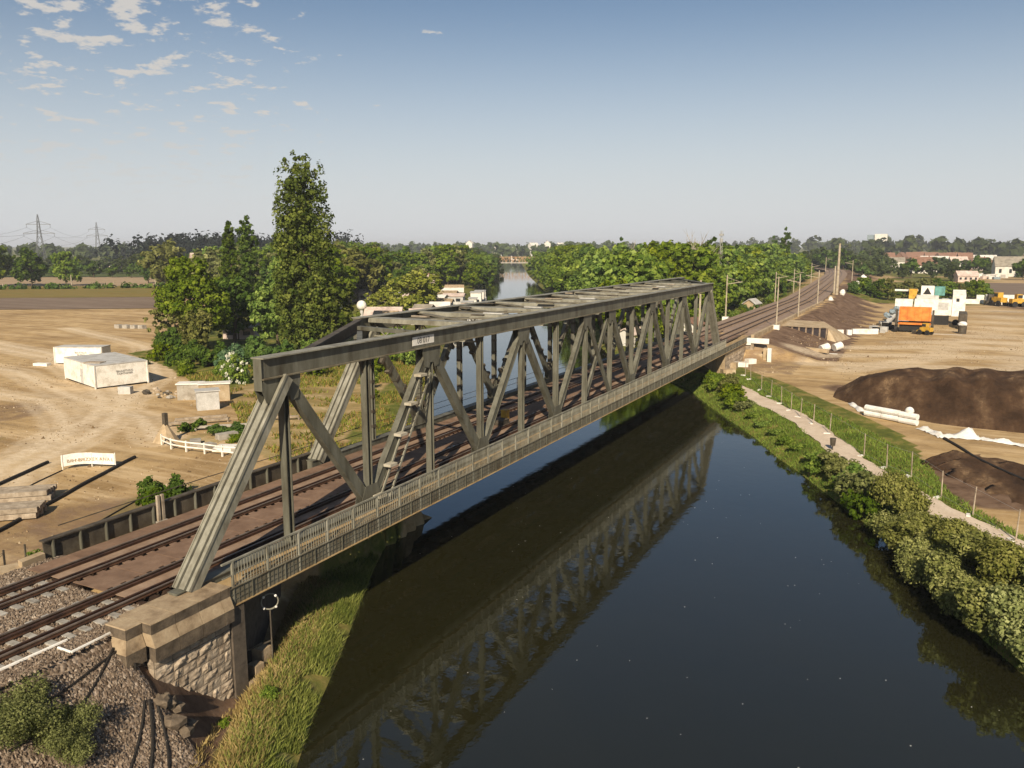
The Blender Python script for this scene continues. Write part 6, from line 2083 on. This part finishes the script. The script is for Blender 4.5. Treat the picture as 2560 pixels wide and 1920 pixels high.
# ================================================================== BUILDING GROUND ON THE RIGHT
def soil_heap():
    cx0, cx1, cy0, cy1 = 20.5, 62.0, 62.0, 92.0
    gx = np.arange(cx0, cx1, 0.4); gy = np.arange(cy0, cy1, 0.4)
    X, Y = np.meshgrid(gx, gy)
    # crest line runs from (22,80) to (60,88), front foot follows the white sheets
    front = np.interp(X, [20, 25, 31, 38, 50, 62], [77, 70, 66, 65.5, 67, 70])
    back = np.interp(X, [20, 25, 31, 38, 50, 62], [82.5, 86, 88.5, 89.5, 91, 91.5])
    t = np.clip((Y - front) / (back - front), 0, 1)
    prof = np.minimum(np.clip(t / 0.42, 0, 1) ** 0.85, np.clip((1 - t) / 0.14, 0, 1) ** 0.7)
    top = np.interp(X, [20, 23, 28, 36, 62], [0, 2.2, 3.0, 3.3, 3.4])
    gul = 0.34 * np.sin(X * 1.25 + 0.9 * np.sin(Y * 0.5) + np.sin(X * .37) * 2) * np.sin(np.pi * t) + 0.25 * vnoise(X, Y, 0.8, 2) * np.sin(np.pi * t) + 0.09 * vnoise(X, Y, 2.6, 5) * (t > 0)
    Z = height(X, Y) - 0.15 + prof * (top + gul) + 0.02
    Z = np.where((t <= 0) | (t >= 1), height(X, Y) - 0.3, Z)
    idx = np.arange(X.size).reshape(X.shape)
    F = np.stack([idx[:-1, :-1].ravel(), idx[:-1, 1:].ravel(), idx[1:, 1:].ravel(), idx[1:, :-1].ravel()], 1)
    me = np_mesh('soil_heap', np.stack([X.ravel(), Y.ravel(), Z.ravel()], 1), F, M['heap'], smooth=True)
    tag(link('soil_heap', me), 'broad dark brown heap of soil beyond the footpath', 'soil heap')


soil_heap()


def crumpled(name, label, pts, width, mat, seed, hgt=0.35, group=None):
    """a rumpled sheet lying along a line"""
    r = random.Random(seed)
    P = densify(pts, 0.35)
    A = offset_line(P, width / 2); B = offset_line(P, -width / 2)
    cols = 7
    V = []
    ph = [r.uniform(0, 6) for _ in range(4)]
    for i in range(len(P)):
        end = min(1, i / 2, (len(P) - 1 - i) / 2)
        for j in range(cols + 1):
            s = j / cols
            w = 0.8 + 0.35 * math.sin(i * .5 + ph[0]) * math.sin(i * .23 + ph[1])
            x = P[i][0] + ((A[i][0] - P[i][0]) * (1 - 2 * s)) * w; y = P[i][1] + ((A[i][1] - P[i][1]) * (1 - 2 * s)) * w
            bump = math.sin(math.pi * s) * hgt * (0.55 + 0.45 * math.sin(i * .9 + ph[2])) * end + r.uniform(-.05, .05) + 0.05 * math.sin(i * 2.3 + j * 1.7)
            V.append((x, y, hz(x, y) + 0.04 + max(0, bump)))
    w = cols + 1
    F = [(i * w + j, i * w + j + 1, (i + 1) * w + j + 1, (i + 1) * w + j) for i in range(len(P) - 1) for j in range(cols)]
    tag(link(name, np_mesh(name, V, F, M[mat])), label, 'sheet', group)


SG = 'white sheets below the soil heap'
crumpled('fleece_sheet', 'small white fleece strip at the left foot of the soil heap', [(22.6, 73.5), (23.6, 70.5), (24.4, 68.6)], 0.9, 'white_sheet', 1, 0.3, SG)
crumpled('fleece_sheet', 'rumpled white fleece sheet between the roll and the dark gap', [(29.6, 63.2), (30.6, 62.2), (31.2, 61.0), (31.4, 59.9)], 1.3, 'white_sheet', 2, 0.4, SG)
crumpled('fleece_sheet', 'large rumpled white fleece sheet with a dark hole', [(31.6, 60.6), (33.0, 61.4), (34.6, 61.6)], 1.9, 'white_sheet', 3, 0.9, SG)
crumpled('fleece_sheet', 'long trailing white fleece sheet reaching the right edge', [(34.4, 61.6), (36.0, 60.7), (38.0, 60.0), (40.5, 60.2), (43, 61)], 1.3, 'white_sheet', 4, 0.4, SG)
rs = thing('fleece_rolls', 'low white block of stacked fleece rolls in front of the soil heap', 'rolls', (27, 65.6, -3.3))
a0, a1 = Vector((24.6, 67.0)), Vector((29.4, 64.2))
dv2 = (a1 - a0).normalized()
for lev in range(2):
    for k in range(3):
        p = a0 + dv2 * 1.85 * k; q = p + dv2 * 1.8
        zz = hz(p.x, p.y) + 0.3 + lev * 0.55
        mb = MB(); mb.cyl((p.x, p.y, zz), (q.x, q.y, zz), 0.3, 0.3, 10); link('roll', mb.mesh('roll', M['white_sheet']), rs)
mb = MB(); mb.sphere((28.6, 65.0, -2.0), 0.42, n=10, m=6); link('bundle', mb.mesh('bundle', M['white_sheet'], True), rs)
# dark hose
mb = MB(); mb.tube([(x, y, hz(x, y) + 0.1) for x, y in densify([(31.6, 59.6), (32.4, 57.6), (34.2, 52.0), (36.7, 47.2), (41, 41)], 0.8)], 0.12, 6)
solid('drain_hose', mb, M['dark'], 'thick black hose running from the fleece sheets to the right edge', 'hose')
# dark brown patch on the ground under the hose
structure('dark_ground_sheet', strip_mesh('dark_ground_sheet', densify([(29.6, 50.8), (31.5, 46.5), (34.5, 41.5), (38, 36)], 0.7), densify([(33.0, 57.5), (36.8, 52.6), (40.5, 47.4), (45, 42)], 0.78)[:len(densify([(29.6, 50.8), (31.5, 46.5), (34.5, 41.5), (38, 36)], 0.7))], M['heap'], 0.08, cols=10)) if False else None


def ground_patch():  # low dark brown sheet draped over the ground
    L1 = np.array([(29.4, 50.6), (30.6, 48.2), (32.4, 45.2), (34.6, 42.0), (38, 36.5)]); L2 = np.array([(31.8, 56.2), (34.4, 55.2), (37.4, 53.6), (41.0, 52.0), (46, 50)])
    n, c = 40, 14
    V = []
    for i in range(n + 1):
        s = i / n * (len(L1) - 1); k = min(int(s), len(L1) - 2); f = s - k
        p = L1[k] * (1 - f) + L1[k + 1] * f; q_ = L2[k] * (1 - f) + L2[k + 1] * f
        p = p + 0.35 * np.array([math.sin(i * 1.1), math.cos(i * 1.7)]); q_ = q_ + 0.4 * np.array([math.sin(i * .9), math.cos(i * 1.3)])
        for j in range(c + 1):
            x, y = p + (q_ - p) * j / c
            e = min(1, j / 2, (c - j) / 2, i / 3, (n - i) / 3)
            V.append((x, y, hz(x, y) - 0.08 + e * (0.17 + 0.05 * math.sin(x * 3) * math.sin(y * 2.4))))
    w = c + 1
    F = [(i * w + j, i * w + j + 1, (i + 1) * w + j + 1, (i + 1) * w + j) for i in range(n) for j in range(c)]
    tag(link('dark_ground_patch', np_mesh('dark_ground_patch', V, F, M['heap'], smooth=True)), 'dark brown patch on the ground beside the footpath fence at the right edge', 'soil')


ground_patch()

# fence along the footpath
pf = thing('path_fence', 'thin post fence between the footpath and the building ground', 'fence', (22, 58, -3.6))
FPT = [(8.2, 89.5), (9.4, 87.0), (12.0, 80.2), (13.8, 76.4), (15.6, 72.4), (17.2, 68.6), (18.6, 65.4), (20.2, 62.6), (22.1, 58.9), (25.6, 51.6), (27.5, 48.3), (29.3, 46.4), (31.3, 41.4), (33.1, 37.9), (35.2, 33.8)]
for i, (x, y) in enumerate(FPT):
    z = hz(x, y); lean = random.uniform(-.08, .08)
    mb = MB(); mb.cyl((x, y, z - .1), (x + lean, y + lean, z + 2.0), 0.05, 0.04, 6); link('post', mb.mesh('post', M['wood']), pf)
    mb = MB(); rbox(mb, (x - 0.25, y - 0.1), 0.6, 0.25, z - 0.02, z + 0.13, random.uniform(0, 3)); link('foot_block', mb.mesh('foot_block', M['white_paint']), pf)
for a, b in zip(FPT[:-1], FPT[1:]):
    for dz in (0.25, 1.9):
        mb = MB(); mb.beam((a[0], a[1], hz(*a) + dz), (b[0], b[1], hz(*b) + dz), 0.012, 0.012); link('wire', mb.mesh('wire', M['galv']), pf)
bi = thing('waste_bin', 'dark waste bin on a post beside the footpath', 'bin', (23.0, 52.6, -3.7))
z = hz(23.0, 52.6)
mb = MB(); mb.cyl((23.0, 52.6, z - .1), (23.0, 52.6, z + .8), .05); link('post', mb.mesh('post', M['steel_dark']), bi)
mb = MB(); mb.cyl((23.0, 52.6, z + .45), (23.0, 52.6, z + 1.1), .2, .26, 10); link('bucket', mb.mesh('bucket', M['steel_dark']), bi)
mb = MB()
for i in range(5):
    s = random.uniform(.25, .5); mb.sphere((22.2 + random.uniform(-.6, .6), 49.9 + random.uniform(-.5, .5), hz(22.2, 49.9) + .12), s, s, s * .8, 6, 4, .3)
solid('rubble_pile', mb, M['white_sheet'], 'small heap of pale broken concrete on the grassy bank', 'rubble')

# --- works at the far abutment
t = thing('white_hoarding', 'white board standing on the far abutment ledge', 'board', (7, 108, -0.9))
mb = MB(); mb.prism_x([(104.0, -0.72), (104.3, -0.72), (104.3, 0.05), (104.0, 0.05)], 5.3, 8.6); link('panel', mb.mesh('panel', M['white_paint']), t)
mb = MB(); mb.box(5.2, 6.0, 103.95, 104.35, -1.0, -0.74); link('ledge', mb.mesh('ledge', M['white_paint']), t)
mb = MB(); mb.box(8.7, 9.25, 102.6, 103.2, -3.5, -1.2); solid('concrete_pillar', mb, M['white_paint'], 'upright white concrete pillar below the white hoarding', 'pillar')
mb = MB(); mb.box(8.0, 8.6, 103.2, 104.2, -3.6, -1.3); mb.box(6.5, 8.0, 103.6, 104.2, -3.6, -2.2); solid('ruined_wall', mb, M['concrete_warm'], 'stump of tan broken wall behind the white pillar', 'wall')
for i, (x, y, s, h) in enumerate([(4.9, 94.6, 1.4, 0.9), (6.2, 96.2, 1.2, 0.6), (5.6, 90.8, 1.1, 0.7), (6.9, 99.6, 0.9, 0.7)]):
    mb = MB(); rbox(mb, (x, y), s * 1.6, s, hz(x, y) - .3, hz(x, y) + h, .3 * i); solid('concrete_block', mb, M['white_paint' if i % 2 else 'concrete_warm'], 'pale concrete block, %s along the foot of the far abutment' % ordinal(i), 'block', 'blocks at the far abutment')
mb = MB(); mb.beam((9.5, 117.5, -2.5), (15.8, 115.6, -2.7), 0.7, 0.55, (0, 1, 0)); mb.box(10.2, 10.5, 116.9, 117.6, -3.4, -2.7); solid('concrete_beam', mb, M['concrete_warm'], 'long concrete beam lying on the bare soil', 'beam')
for i, (x, y) in enumerate([(14.9, 118.8), (16.6, 121.6)]):
    mb = MB(); mb.cyl((x - .5, y - .4, -2.75), (x + .5, y + .5, -2.35), .62, .62, 12); solid('pipe_section', mb, M['white_paint'], ('white pipe section at the end of the concrete beam', 'white pipe section behind the first one')[i], 'pipe', 'white pipe sections')
mb = MB(); mb.box(14.0, 17.0, 117.4, 118.2, -3.45, -3.3); solid('white_plank', mb, M['white_paint'], 'white plank on the ground beside the pipe sections', 'plank')
# cut through the bank with a sheet pile wall
sp = thing('sheet_pile_wall', 'dark corrugated sheet pile wall set in the brown bank', 'wall', (9, 140, -3))
for k in range(7):
    x0 = 5.6 + k * 1.15; y0 = 132.4 + k * 0.25
    zt = -0.55 - 0.04 * k; zb = max(-3.5, -1.2 - k * 0.55)
    mb = MB(); mb.box(x0, x0 + 0.86, y0, y0 + 0.12, zb, zt); link('sheet_pile', mb.mesh('sheet_pile', M['sheet_pile']), sp)
    mb = MB(); mb.box(x0 + 0.87, x0 + 1.14, y0 - 0.1, y0 + 0.1, zb, zt); link('pile_lock', mb.mesh('pile_lock', M['pile_edge']), sp)
mb = MB()
V = [(5.3, 131.8, -0.5), (13.8, 134.0, -0.85), (15.2, 134.0, -3.4), (6.0, 142, -0.2), (12.0, 143, -0.4), (17.0, 143, -3.4)]
mb.add(V, [(0, 1, 4, 3), (1, 2, 5, 4)]); mb.add([(13.7, 132.3, -3.5), (15.4, 133.6, -3.5), (13.75, 134.0, -0.85)], [(0, 1, 2)])
mb.add([(5.4, 131.9, -0.7), (13.75, 134.0, -0.9), (13.75, 133.8, -0.86)], [(0, 1, 2)])
solid('soil_ramp', mb, M['concrete_warm'], 'tan compacted soil slope above the sheet pile wall', 'soil')
crumpled('fleece_sheet', 'white fleece corner on the slope above the sheet piles', [(7.4, 139.0), (8.6, 138.4), (9.6, 137.4)], 1.4, 'white_sheet', 8, 0.5)
for i, (x, y, l) in enumerate([(14.4, 148.2, 1.3), (16.0, 149.0, 0.9), (18.6, 152.4, 5.2)]):
    mb = MB(); rbox(mb, (x, y), l, 0.6, -3.45, -2.3, 0.55); solid('barrier_block', mb, M['white_paint'], 'white concrete barrier, %s from the brown bank towards the machines' % ordinal(i), 'barrier', 'white barriers below the brown bank')
for i, (x, y, z, s) in enumerate([(6.4, 238, -.4, 1.0), (5.6, 300, -.4, 1.1), (5.0, 345, -.6, 1.4), (6.6, 205, -.4, 0.8), (3.2, 360, -.2, 1.2)]):
    mb = MB(); mb.sphere((x, y, z + s * .5), s * .8, s * .8, s, 8, 6, .12); solid('white_bag', mb, M['white_sheet'], 'bulky white sack, %s along the edge of the railway bank' % ordinal(i), 'sack', 'white sacks along the railway bank')

# --- screening plant: white machine, blue-grey conveyors, orange hopper
pz = -3.4
pm = thing('screening_plant', 'large white screening machine with gabled dark hood behind orange hopper', 'machine', (29, 182, pz))
def pbox(name, x0, x1, y0, y1, z0, z1, mat):
    mb = MB(); mb.box(x0, x1, y0, y1, z0, z1); return link(name, mb.mesh(name, M[mat]), pm)
pbox('main_body', 26.5, 33.8, 180, 185, pz + 2.2, pz + 5.6, 'white_paint')
pbox('upper_deck', 26.8, 31.2, 181, 185, pz + 5.61, pz + 6.4, 'grey_box')
h = pbox('hood', 27.6, 30.2, 181.2, 184, pz + 6.41, pz + 8.4, 'white_paint')
mb = MB(); mb.add([(28.0, 181.17, pz + 6.6), (29.7, 181.17, pz + 6.6), (28.85, 181.17, pz + 8.1), (28.0, 181.19, pz + 6.6), (29.7, 181.19, pz + 6.6), (28.85, 181.19, pz + 8.1)], [(0, 1, 2), (5, 4, 3), (0, 3, 4, 1), (1, 4, 5, 2), (2, 5, 3, 0)]); link('dark_panel', mb.mesh('dark_panel', M['dark']), h)
pbox('cab', 30.3, 32.3, 181.4, 184, pz + 6.41, pz + 8.3, 'teal')
mb = MB(); mb.prism_x([(180.6, pz + 2), (184.6, pz + 2), (184.6, pz + 7.6), (180.6, pz + 6.6)], 33.9, 36.4); link('drive_house', mb.mesh('drive_house', M['white_paint']), pm)
pbox('window', 34.6, 35.2, 180.56, 180.59, pz + 5.2, pz + 5.9, 'glass')
pbox('louvre', 31.2, 33.2, 179.96, 179.99, pz + 3.4, pz + 5.0, 'grey_box')
for x in (27.2, 30.6, 33.2, 35.8):
    pbox('leg', x - .25, x + .25, 180.4, 181.0, pz - .2, pz + 2.19, 'steel_dark')
for k in range(4):
    mb = MB(); mb.cyl((27.6 + k * 2.4, 179.6, pz + .7), (27.6 + k * 2.4, 180.3, pz + .7), .7, .7, 12); link('wheel', mb.mesh('wheel', M['dark']), pm)
pbox('control_box', 23.0, 25.6, 179.0, 180.9, pz + 0.6, pz + 3.1, 'bluegrey')
mb = MB(); mb.beam((21.4, 171, pz + .6), (23.8, 181, pz + 3.4), .9, .5); link('conveyor', mb.mesh('conveyor', M['grey_box']), pm)
pbox('tank', 22.6, 26.2, 181, 184, pz + 3.2, pz + 5.4, 'white_paint')
pbox('engine_box', 25.2, 26.9, 183.5, 185, pz + 5.45, pz + 7.6, 'yellow')
pbox('roof_beam', 22.2, 27.0, 185.2, 185.8, pz + 7.0, pz + 7.4, 'white_paint')
pbox('dark_bay', 30.0, 33.4, 179.2, 180.2, pz - .1, pz + 2.1, 'dark')
pbox('side_frame', 35.2, 36.6, 170, 178, pz + .6, pz + 3.4, 'steel_dark')
for k in range(3):
    mb = MB(); mb.sphere((21.6 + .8 * k, 170 + 3 * k, pz + 2.6 + .5 * k), .7, .7, .6, 8, 5, .2); link('bundle', mb.mesh('bundle', M['bluegrey']), pm)
oh = thing('orange_hopper', 'large orange tipping hopper in front of the white screening machine', 'hopper', (27, 160, pz))
mb = MB(); mb.prism_x([(158.6, pz + 2.5), (162.5, pz + 2.2), (163.2, pz + 5.0), (160.6, pz + 5.1)], 24.2, 30.0); b = link('bin', mb.mesh('bin', M['orange']), oh)
for k in range(5):
    x = 24.5 + k * 1.3; mb = MB(); mb.beam((x, 158.57, pz + 2.6), (x, 160.5, pz + 5.05), .12, .12); link('rib', mb.mesh('rib', M['orange']), b)
mb = MB(); mb.box(24.2, 30.0, 158.9, 162.2, pz + 1.7, pz + 2.1); link('sill', mb.mesh('sill', M['orange']), oh)
mb = MB(); mb.box(24.4, 29.8, 159.4, 162, pz + 0.5, pz + 1.69); link('chassis', mb.mesh('chassis', M['dark']), oh)
for x in (23.8, 30.3):
    for k in range(2):
        mb = MB(); mb.cyl((x - .25, 159.6 + k * 1.9, pz + .75), (x + .25, 159.6 + k * 1.9, pz + .75), .75, .75, 12); link('wheel', mb.mesh('wheel', M['dark']), oh)
    mb = MB(); mb.box(x - .2, x + .2, 159.2, 160.4, pz + 1.5, pz + 4.6); link('ram', mb.mesh('ram', M['steel_dark']), oh)
for i in range(20):
    x, y = 20.2 + (i % 10) * 0.22 + random.uniform(-1.2, 1.6), 156 + i * 1.1 + random.uniform(-2, 2); s = random.uniform(.4, .9)
    mb = MB(); rbox(mb, (x, y), s * 1.8, s * 1.2, pz - .1, pz + s * 1.4, random.uniform(0, 3)); solid('parts_crate', mb, M[random.choice(['dark', 'bluegrey', 'white_paint', 'steel_dark', 'grey_box', 'wood'])], 'machine part crate, %s in the clutter left of the orange hopper' % ordinal(i), 'crate', 'clutter left of the orange hopper')


def loader(label, x, y, s, rz, mat='yellow'):
    t = thing('wheel_loader', label, 'loader', (0, 0, 0), 'yellow machines on the site')
    def P(name, m, b): return link(name, m.mesh(name, M[b]), t)
    P('body', MB().box(-1.6, 1.2, -.8, .8, .9, 1.9), mat)
    c = P('cab', MB().box(-.5, .7, -.65, .65, 1.91, 3.0), mat)
    link('window', MB().box(-.35, .72, -.66, .66, 2.1, 2.8).mesh('window', M['glass']), c)
    for a in (-1.0, 1.1):
        for b in (-.85, .85):
            P('wheel', MB().cyl((a, b - .2, .65), (a, b + .2, .65), .65, .65, 12), 'dark')
    P('arm', MB().beam((1.0, 0, 1.5), (2.4, 0, .8), .5, .3, (0, 1, 0)), mat)
    P('bucket', MB().prism([(2.3, -1.0), (3.1, -1.0), (3.1, 1.0), (2.3, 1.0)], .25, 1.0), 'steel_dark')
    t.location = (x, y, hz(x, y)); t.rotation_euler = (0, 0, rz); t.scale = (s, s, s)


loader('small yellow loader parked in front of the orange hopper', 29.2, 156.4, 0.75, 2.6)
loader('yellow loader at the right edge of the building ground', 47.0, 251, 1.3, 2.2)
loader('second yellow machine beside the loader at the right edge', 51.5, 249, 1.2, 0.4)
loader('yellow machine half out of the picture at the right edge', 56.5, 252, 1.3, 1.0)
mb = MB(); rbox(mb, (50.5, 258), 13, 2.6, pz, pz + 3.0, 0.08); solid('tool_container', mb, M['white_paint'], 'long white container behind the yellow machines', 'container')
mb = MB(); rbox(mb, (45.4, 255), 1.8, 2.4, pz, pz + 3.2, 0.08); solid('dark_container', mb, M['steel_dark'], 'dark upright container left of the yellow machines', 'container')
mb = MB(); rbox(mb, (37.6, 258), 10, 0.8, pz, pz + 1.5, 0.1); solid('white_wall', mb, M['white_paint'], 'low white wall between the plant and the yellow machines', 'wall')
mb = MB(); rbox(mb, (42.8, 262), 2.0, 1.2, pz, pz + 2.6, 0.1); solid('white_cabin', mb, M['white_paint'], 'upright white cabin at the right end of the low wall', 'cabin')
bb = thing('waste_barrel', 'dark barrel with a white lid standing alone on the sand', 'barrel', (35.6, 161.5, pz))
mb = MB(); mb.cyl((35.6, 161.5, pz - .05), (35.6, 161.5, pz + 1.8), .75, .8, 12); link('drum', mb.mesh('drum', M['steel_dark']), bb)
mb = MB(); mb.sphere((35.6, 161.5, pz + 2.0), .85, .85, .5, 10, 6, .1); link('lid', mb.mesh('lid', M['white_sheet']), bb)
mb = MB(); rbox(mb, (31.8, 158.6), 7.6, .5, pz - .05, pz + .12, 0.04); solid('white_plank', mb, M['white_paint'], 'long white plank on the sand right of the orange hopper', 'plank')
mb = MB()
for i in range(6):
    s = random.uniform(.7, 1.2); mb.sphere((41.6 + random.uniform(-1, 1.8), 90.5 + random.uniform(-2, 2), -2.5 + .5 * (i % 3)), s, s, s, 7, 5, .2)
solid('dark_machine', mb, M['dark'], 'black bulky machine cut by the right picture edge above the heap', 'machine')

# --- catenary masts and line side poles
def mast(label, x, y, h, r, arm=None, base=True, mat='pole', lattice=False):
    z = hz(x, y)
    t = thing('line_mast', label, 'mast', (x, y, z), 'masts along the railway')
    mb = MB(); mb.cyl((x, y, z - .3), (x, y, z + h), r, r * .7, 8); link('pole', mb.mesh('pole', M[mat]), t)
    if base:
        mb = MB(); mb.box(x - .55, x + .55, y - .55, y + .55, z - .4, z + .7); link('base', mb.mesh('base', M['white_paint']), t)
    if arm:
        mb = MB(); mb.beam((x, y, z + h * .8), (x + arm, y, z + h * .8 + .5), .12, .12); mb.beam((x, y, z + h * .95), (x + arm * .9, y, z + h * .8 + .4), .06, .06); link('bracket', mb.mesh('bracket', M[mat]), t)
    return t


MS = [(-6.2, 121, 8.6, .22, None, False), (-7.4, 131, 6.6, .12, None, False), (-6.3, 142, 8.9, .16, 3.0, True), (6.1, 125.5, 9.0, .13, None, True), (6.0, 152, 8.6, .14, -2.6, False), (5.6, 186, 8.4, .16, -3.0, False), (-6.5, 200, 8.0, .16, 3.0, False),
      (5.0, 236, 14.6, .42, None, False), (3.5, 243, 8.2, .3, None, False), (-12, 270, 8, .16, 3, False), (-14, 330, 8, .16, 3, False), (0.5, 340, 8, .16, -3, False), (-24, 470, 8, .2, 3, False), (-5.5, 470, 8, .2, -3, False)]
for i, (x, y, h_, r_, arm, bs) in enumerate(MS):
    mast('%s line mast, %s going away from the far bridge end' % ('stout tall' if r_ > .4 else 'pale', ordinal(i)), x, y, h_, r_, arm, bs)
for i, (pa, pb) in enumerate((((-3.3, 142, 6.9), (-3.5, 200, 6.3)), ((-3.5, 200, 6.3), (-9, 270, 6.3)), ((3.4, 152, 6.8), (2.6, 186, 6.6)), ((2.6, 186, 6.6), (-2.5, 340, 6.4)), ((-9, 270, 6.3), (-11, 330, 6.3)))):
    pa = Vector(pa); pb = Vector(pb); P3 = []
    for k in range(9):
        q_ = pa.lerp(pb, k / 8); q_.z -= 1.0 * 4 * (k / 8) * (1 - k / 8); P3.append(q_)
    mb = MB(); mb.tube(P3, 0.022, 4); solid('contact_wire', mb, M['steel_dark'], 'thin contact wire, %s span over the railway past the bridge' % ordinal(i), 'wire', 'contact wires over the railway')
lm = thing('lattice_mast', 'tall thin lattice radio mast above the right bank wood', 'mast', (-21.7, 203, -3))
mb = MB()
for k in range(16):
    z0, z1 = -3 + k * 1.3, -3 + (k + 1) * 1.3
    for a in range(3):
        t0 = a * 2.094; t1 = (a + 1) * 2.094
        p = (-21.7 + .35 * math.cos(t0), 203 + .35 * math.sin(t0)); q_ = (-21.7 + .35 * math.cos(t1), 203 + .35 * math.sin(t1))
        mb.beam((p[0], p[1], z0), (p[0], p[1], z1), .07, .07); mb.beam((p[0], p[1], z0), (q_[0], q_[1], z1), .04, .04)
link('lattice', mb.mesh('lattice', M['galv']), lm)
mb = MB(); mb.box(-22.3, -21.1, 202.7, 203.3, 16.4, 16.9); link('antenna', mb.mesh('antenna', M['galv']), lm)
mb = MB(); mb.box(-22.1, -21.3, 202.8, 203.2, 14.6, 15.6); link('antenna', mb.mesh('antenna', M['galv']), lm)
# trackside huts past the bridge
gable_house('trackside_hut', 'orange and white hut beside the track behind the far truss', (-9.4, 128), 5, 3, 2.2, 1.0, 1.5, 'render', 'roof_red', None, 2, cat='hut', chim=False)
gable_house('trackside_hut', 'pale hut among the bushes behind the far truss', (-17, 118), 5, 3.5, 2.2, 0.8, 1.2, 'render', 'pink', None, 2, cat='hut', chim=False)
gable_house('trackside_hut', 'small tan hut where the railway bends', (-24, 300), 8, 5, 3.0, 1.5, 1.4, 'pink', 'roof_red', None, 2, cat='hut', chim=False)
gable_house('trackside_hut', 'pale yellow embankment hut left of the railway', (-11.5, 196), 4, 3, 2.4, 1.0, 1.4, 'concrete_warm', 'grey_box', None, 2, cat='hut', chim=False)
# bushes filling between the wood and the line
for i in range(26):
    y = 112 + i * 5.2 + random.uniform(-1.5, 1.5); x = -10.5 - random.uniform(0, 4.5)
    shrub(random.choice(['green', 'olive', 'bright', 'deep']), x, y, random.uniform(.8, 1.5), 'trackside bush, %s left of the line past the bridge' % ordinal(i), 'bushes left of the railway')

# --- houses of the village on the right
VH = [(70, 520, 20, 12, 6, 5, 0.1, 'render', 'roof_grey', 'big white house with broad grey roof at the right edge'), (24, 560, 14, 10, 5, 5, 0.2, 'render', 'roof_red', 'white house with red hipped roof behind the hedge trees'),
      (-2, 700, 22, 10, 5, 3, 0.1, 'render', 'roof_grey', 'long white building left of the red-roofed house'), (46, 690, 12, 9, 5, 4, 0.3, 'render', 'pink', 'pale house right of the red-roofed house'), (60, 640, 12, 9, 5, 4, 0.9, 'pink', 'roof_red', 'pink house beside the grey-roofed one'),
      (100, 540, 16, 10, 5, 4, 0.4, 'render', 'pink', 'pale building at the far right'), (30, 800, 22, 10, 5, 3, 0.0, 'render', 'render', 'long white roof among the village trees'), (70, 900, 26, 10, 5, 3, 0.1, 'render', 'render', 'far white roof below the wooded ridge'),
      (44, 430, 9, 6, 3, 2, 0.3, 'pink', 'pink', 'low pink shed in front of the village')]
for (x, y, l, w, h_, rh, rz, wl, rf, lb) in VH:
    gable_house('village_house', lb, (x, y), l, w, h_, rh, rz, wl, rf, 'houses of the village', 4)
for i in range(10):
    x = -30 + i * 9.5 + random.uniform(-3, 3); y = 880 + random.uniform(-60, 90)
    gable_house('village_house', 'red-roofed terrace house, %s from the left below the white tower' % ordinal(i), (x, y), 12, 9, 6, 4.5, random.uniform(0, 1.5), 'roof_red', 'roof_red', 'red roofs below the white tower', 3)
wt = thing('white_tower', 'pale block-shaped tower building on the right horizon', 'tower', (-38, 1240, 0))
mb = MB(); mb.box(-46, -30, 1236, 1250, -2, 30); link('tower_block', mb.mesh('tower_block', M['render']), wt)
mb = MB(); mb.box(-56, -46.1, 1240, 1250, -2, 29); link('stair_wing', mb.mesh('stair_wing', M['bluegrey']), wt)
# parked clutter by the big white house
for i in range(26):
    x = 40 + random.uniform(0, 24); y = 470 + random.uniform(0, 28)
    mb = MB(); rbox(mb, (x, y), random.uniform(2, 4.5), 1.8, hz(x, y), hz(x, y) + random.uniform(1.2, 2.4), random.uniform(0, 3)); solid('parked_trailer', mb, M[random.choice(['render', 'white_paint', 'grey_box', 'bluegrey', 'pink'])], 'pale parked trailer, %s in the yard left of the big white house' % ordinal(i), 'trailer', 'trailers in the yard')


# ================================================================== THE AIR
def haze():
    m = bpy.data.materials.new('summer_haze')
    m.use_nodes = True
    nt = m.node_tree
    for n in list(nt.nodes):
        nt.nodes.remove(n)
    v = nt.nodes.new('ShaderNodeVolumePrincipled')
    v.inputs['Color'].default_value = (0.85, 0.9, 1.0, 1)
    v.inputs['Density'].default_value = 0.00016
    v.inputs['Anisotropy'].default_value = 0.0
    o = nt.nodes.new('ShaderNodeOutputMaterial')
    nt.links.new(v.outputs[0], o.inputs['Volume'])
    mb = MB(); mb.box(-9000, 9000, -9000, 9000, -9.0, 62.0)
    h = link('haze', mb.mesh('haze', m))
    tag(h, 'thin pale summer haze over the whole valley', 'haze', kind='stuff')


haze()
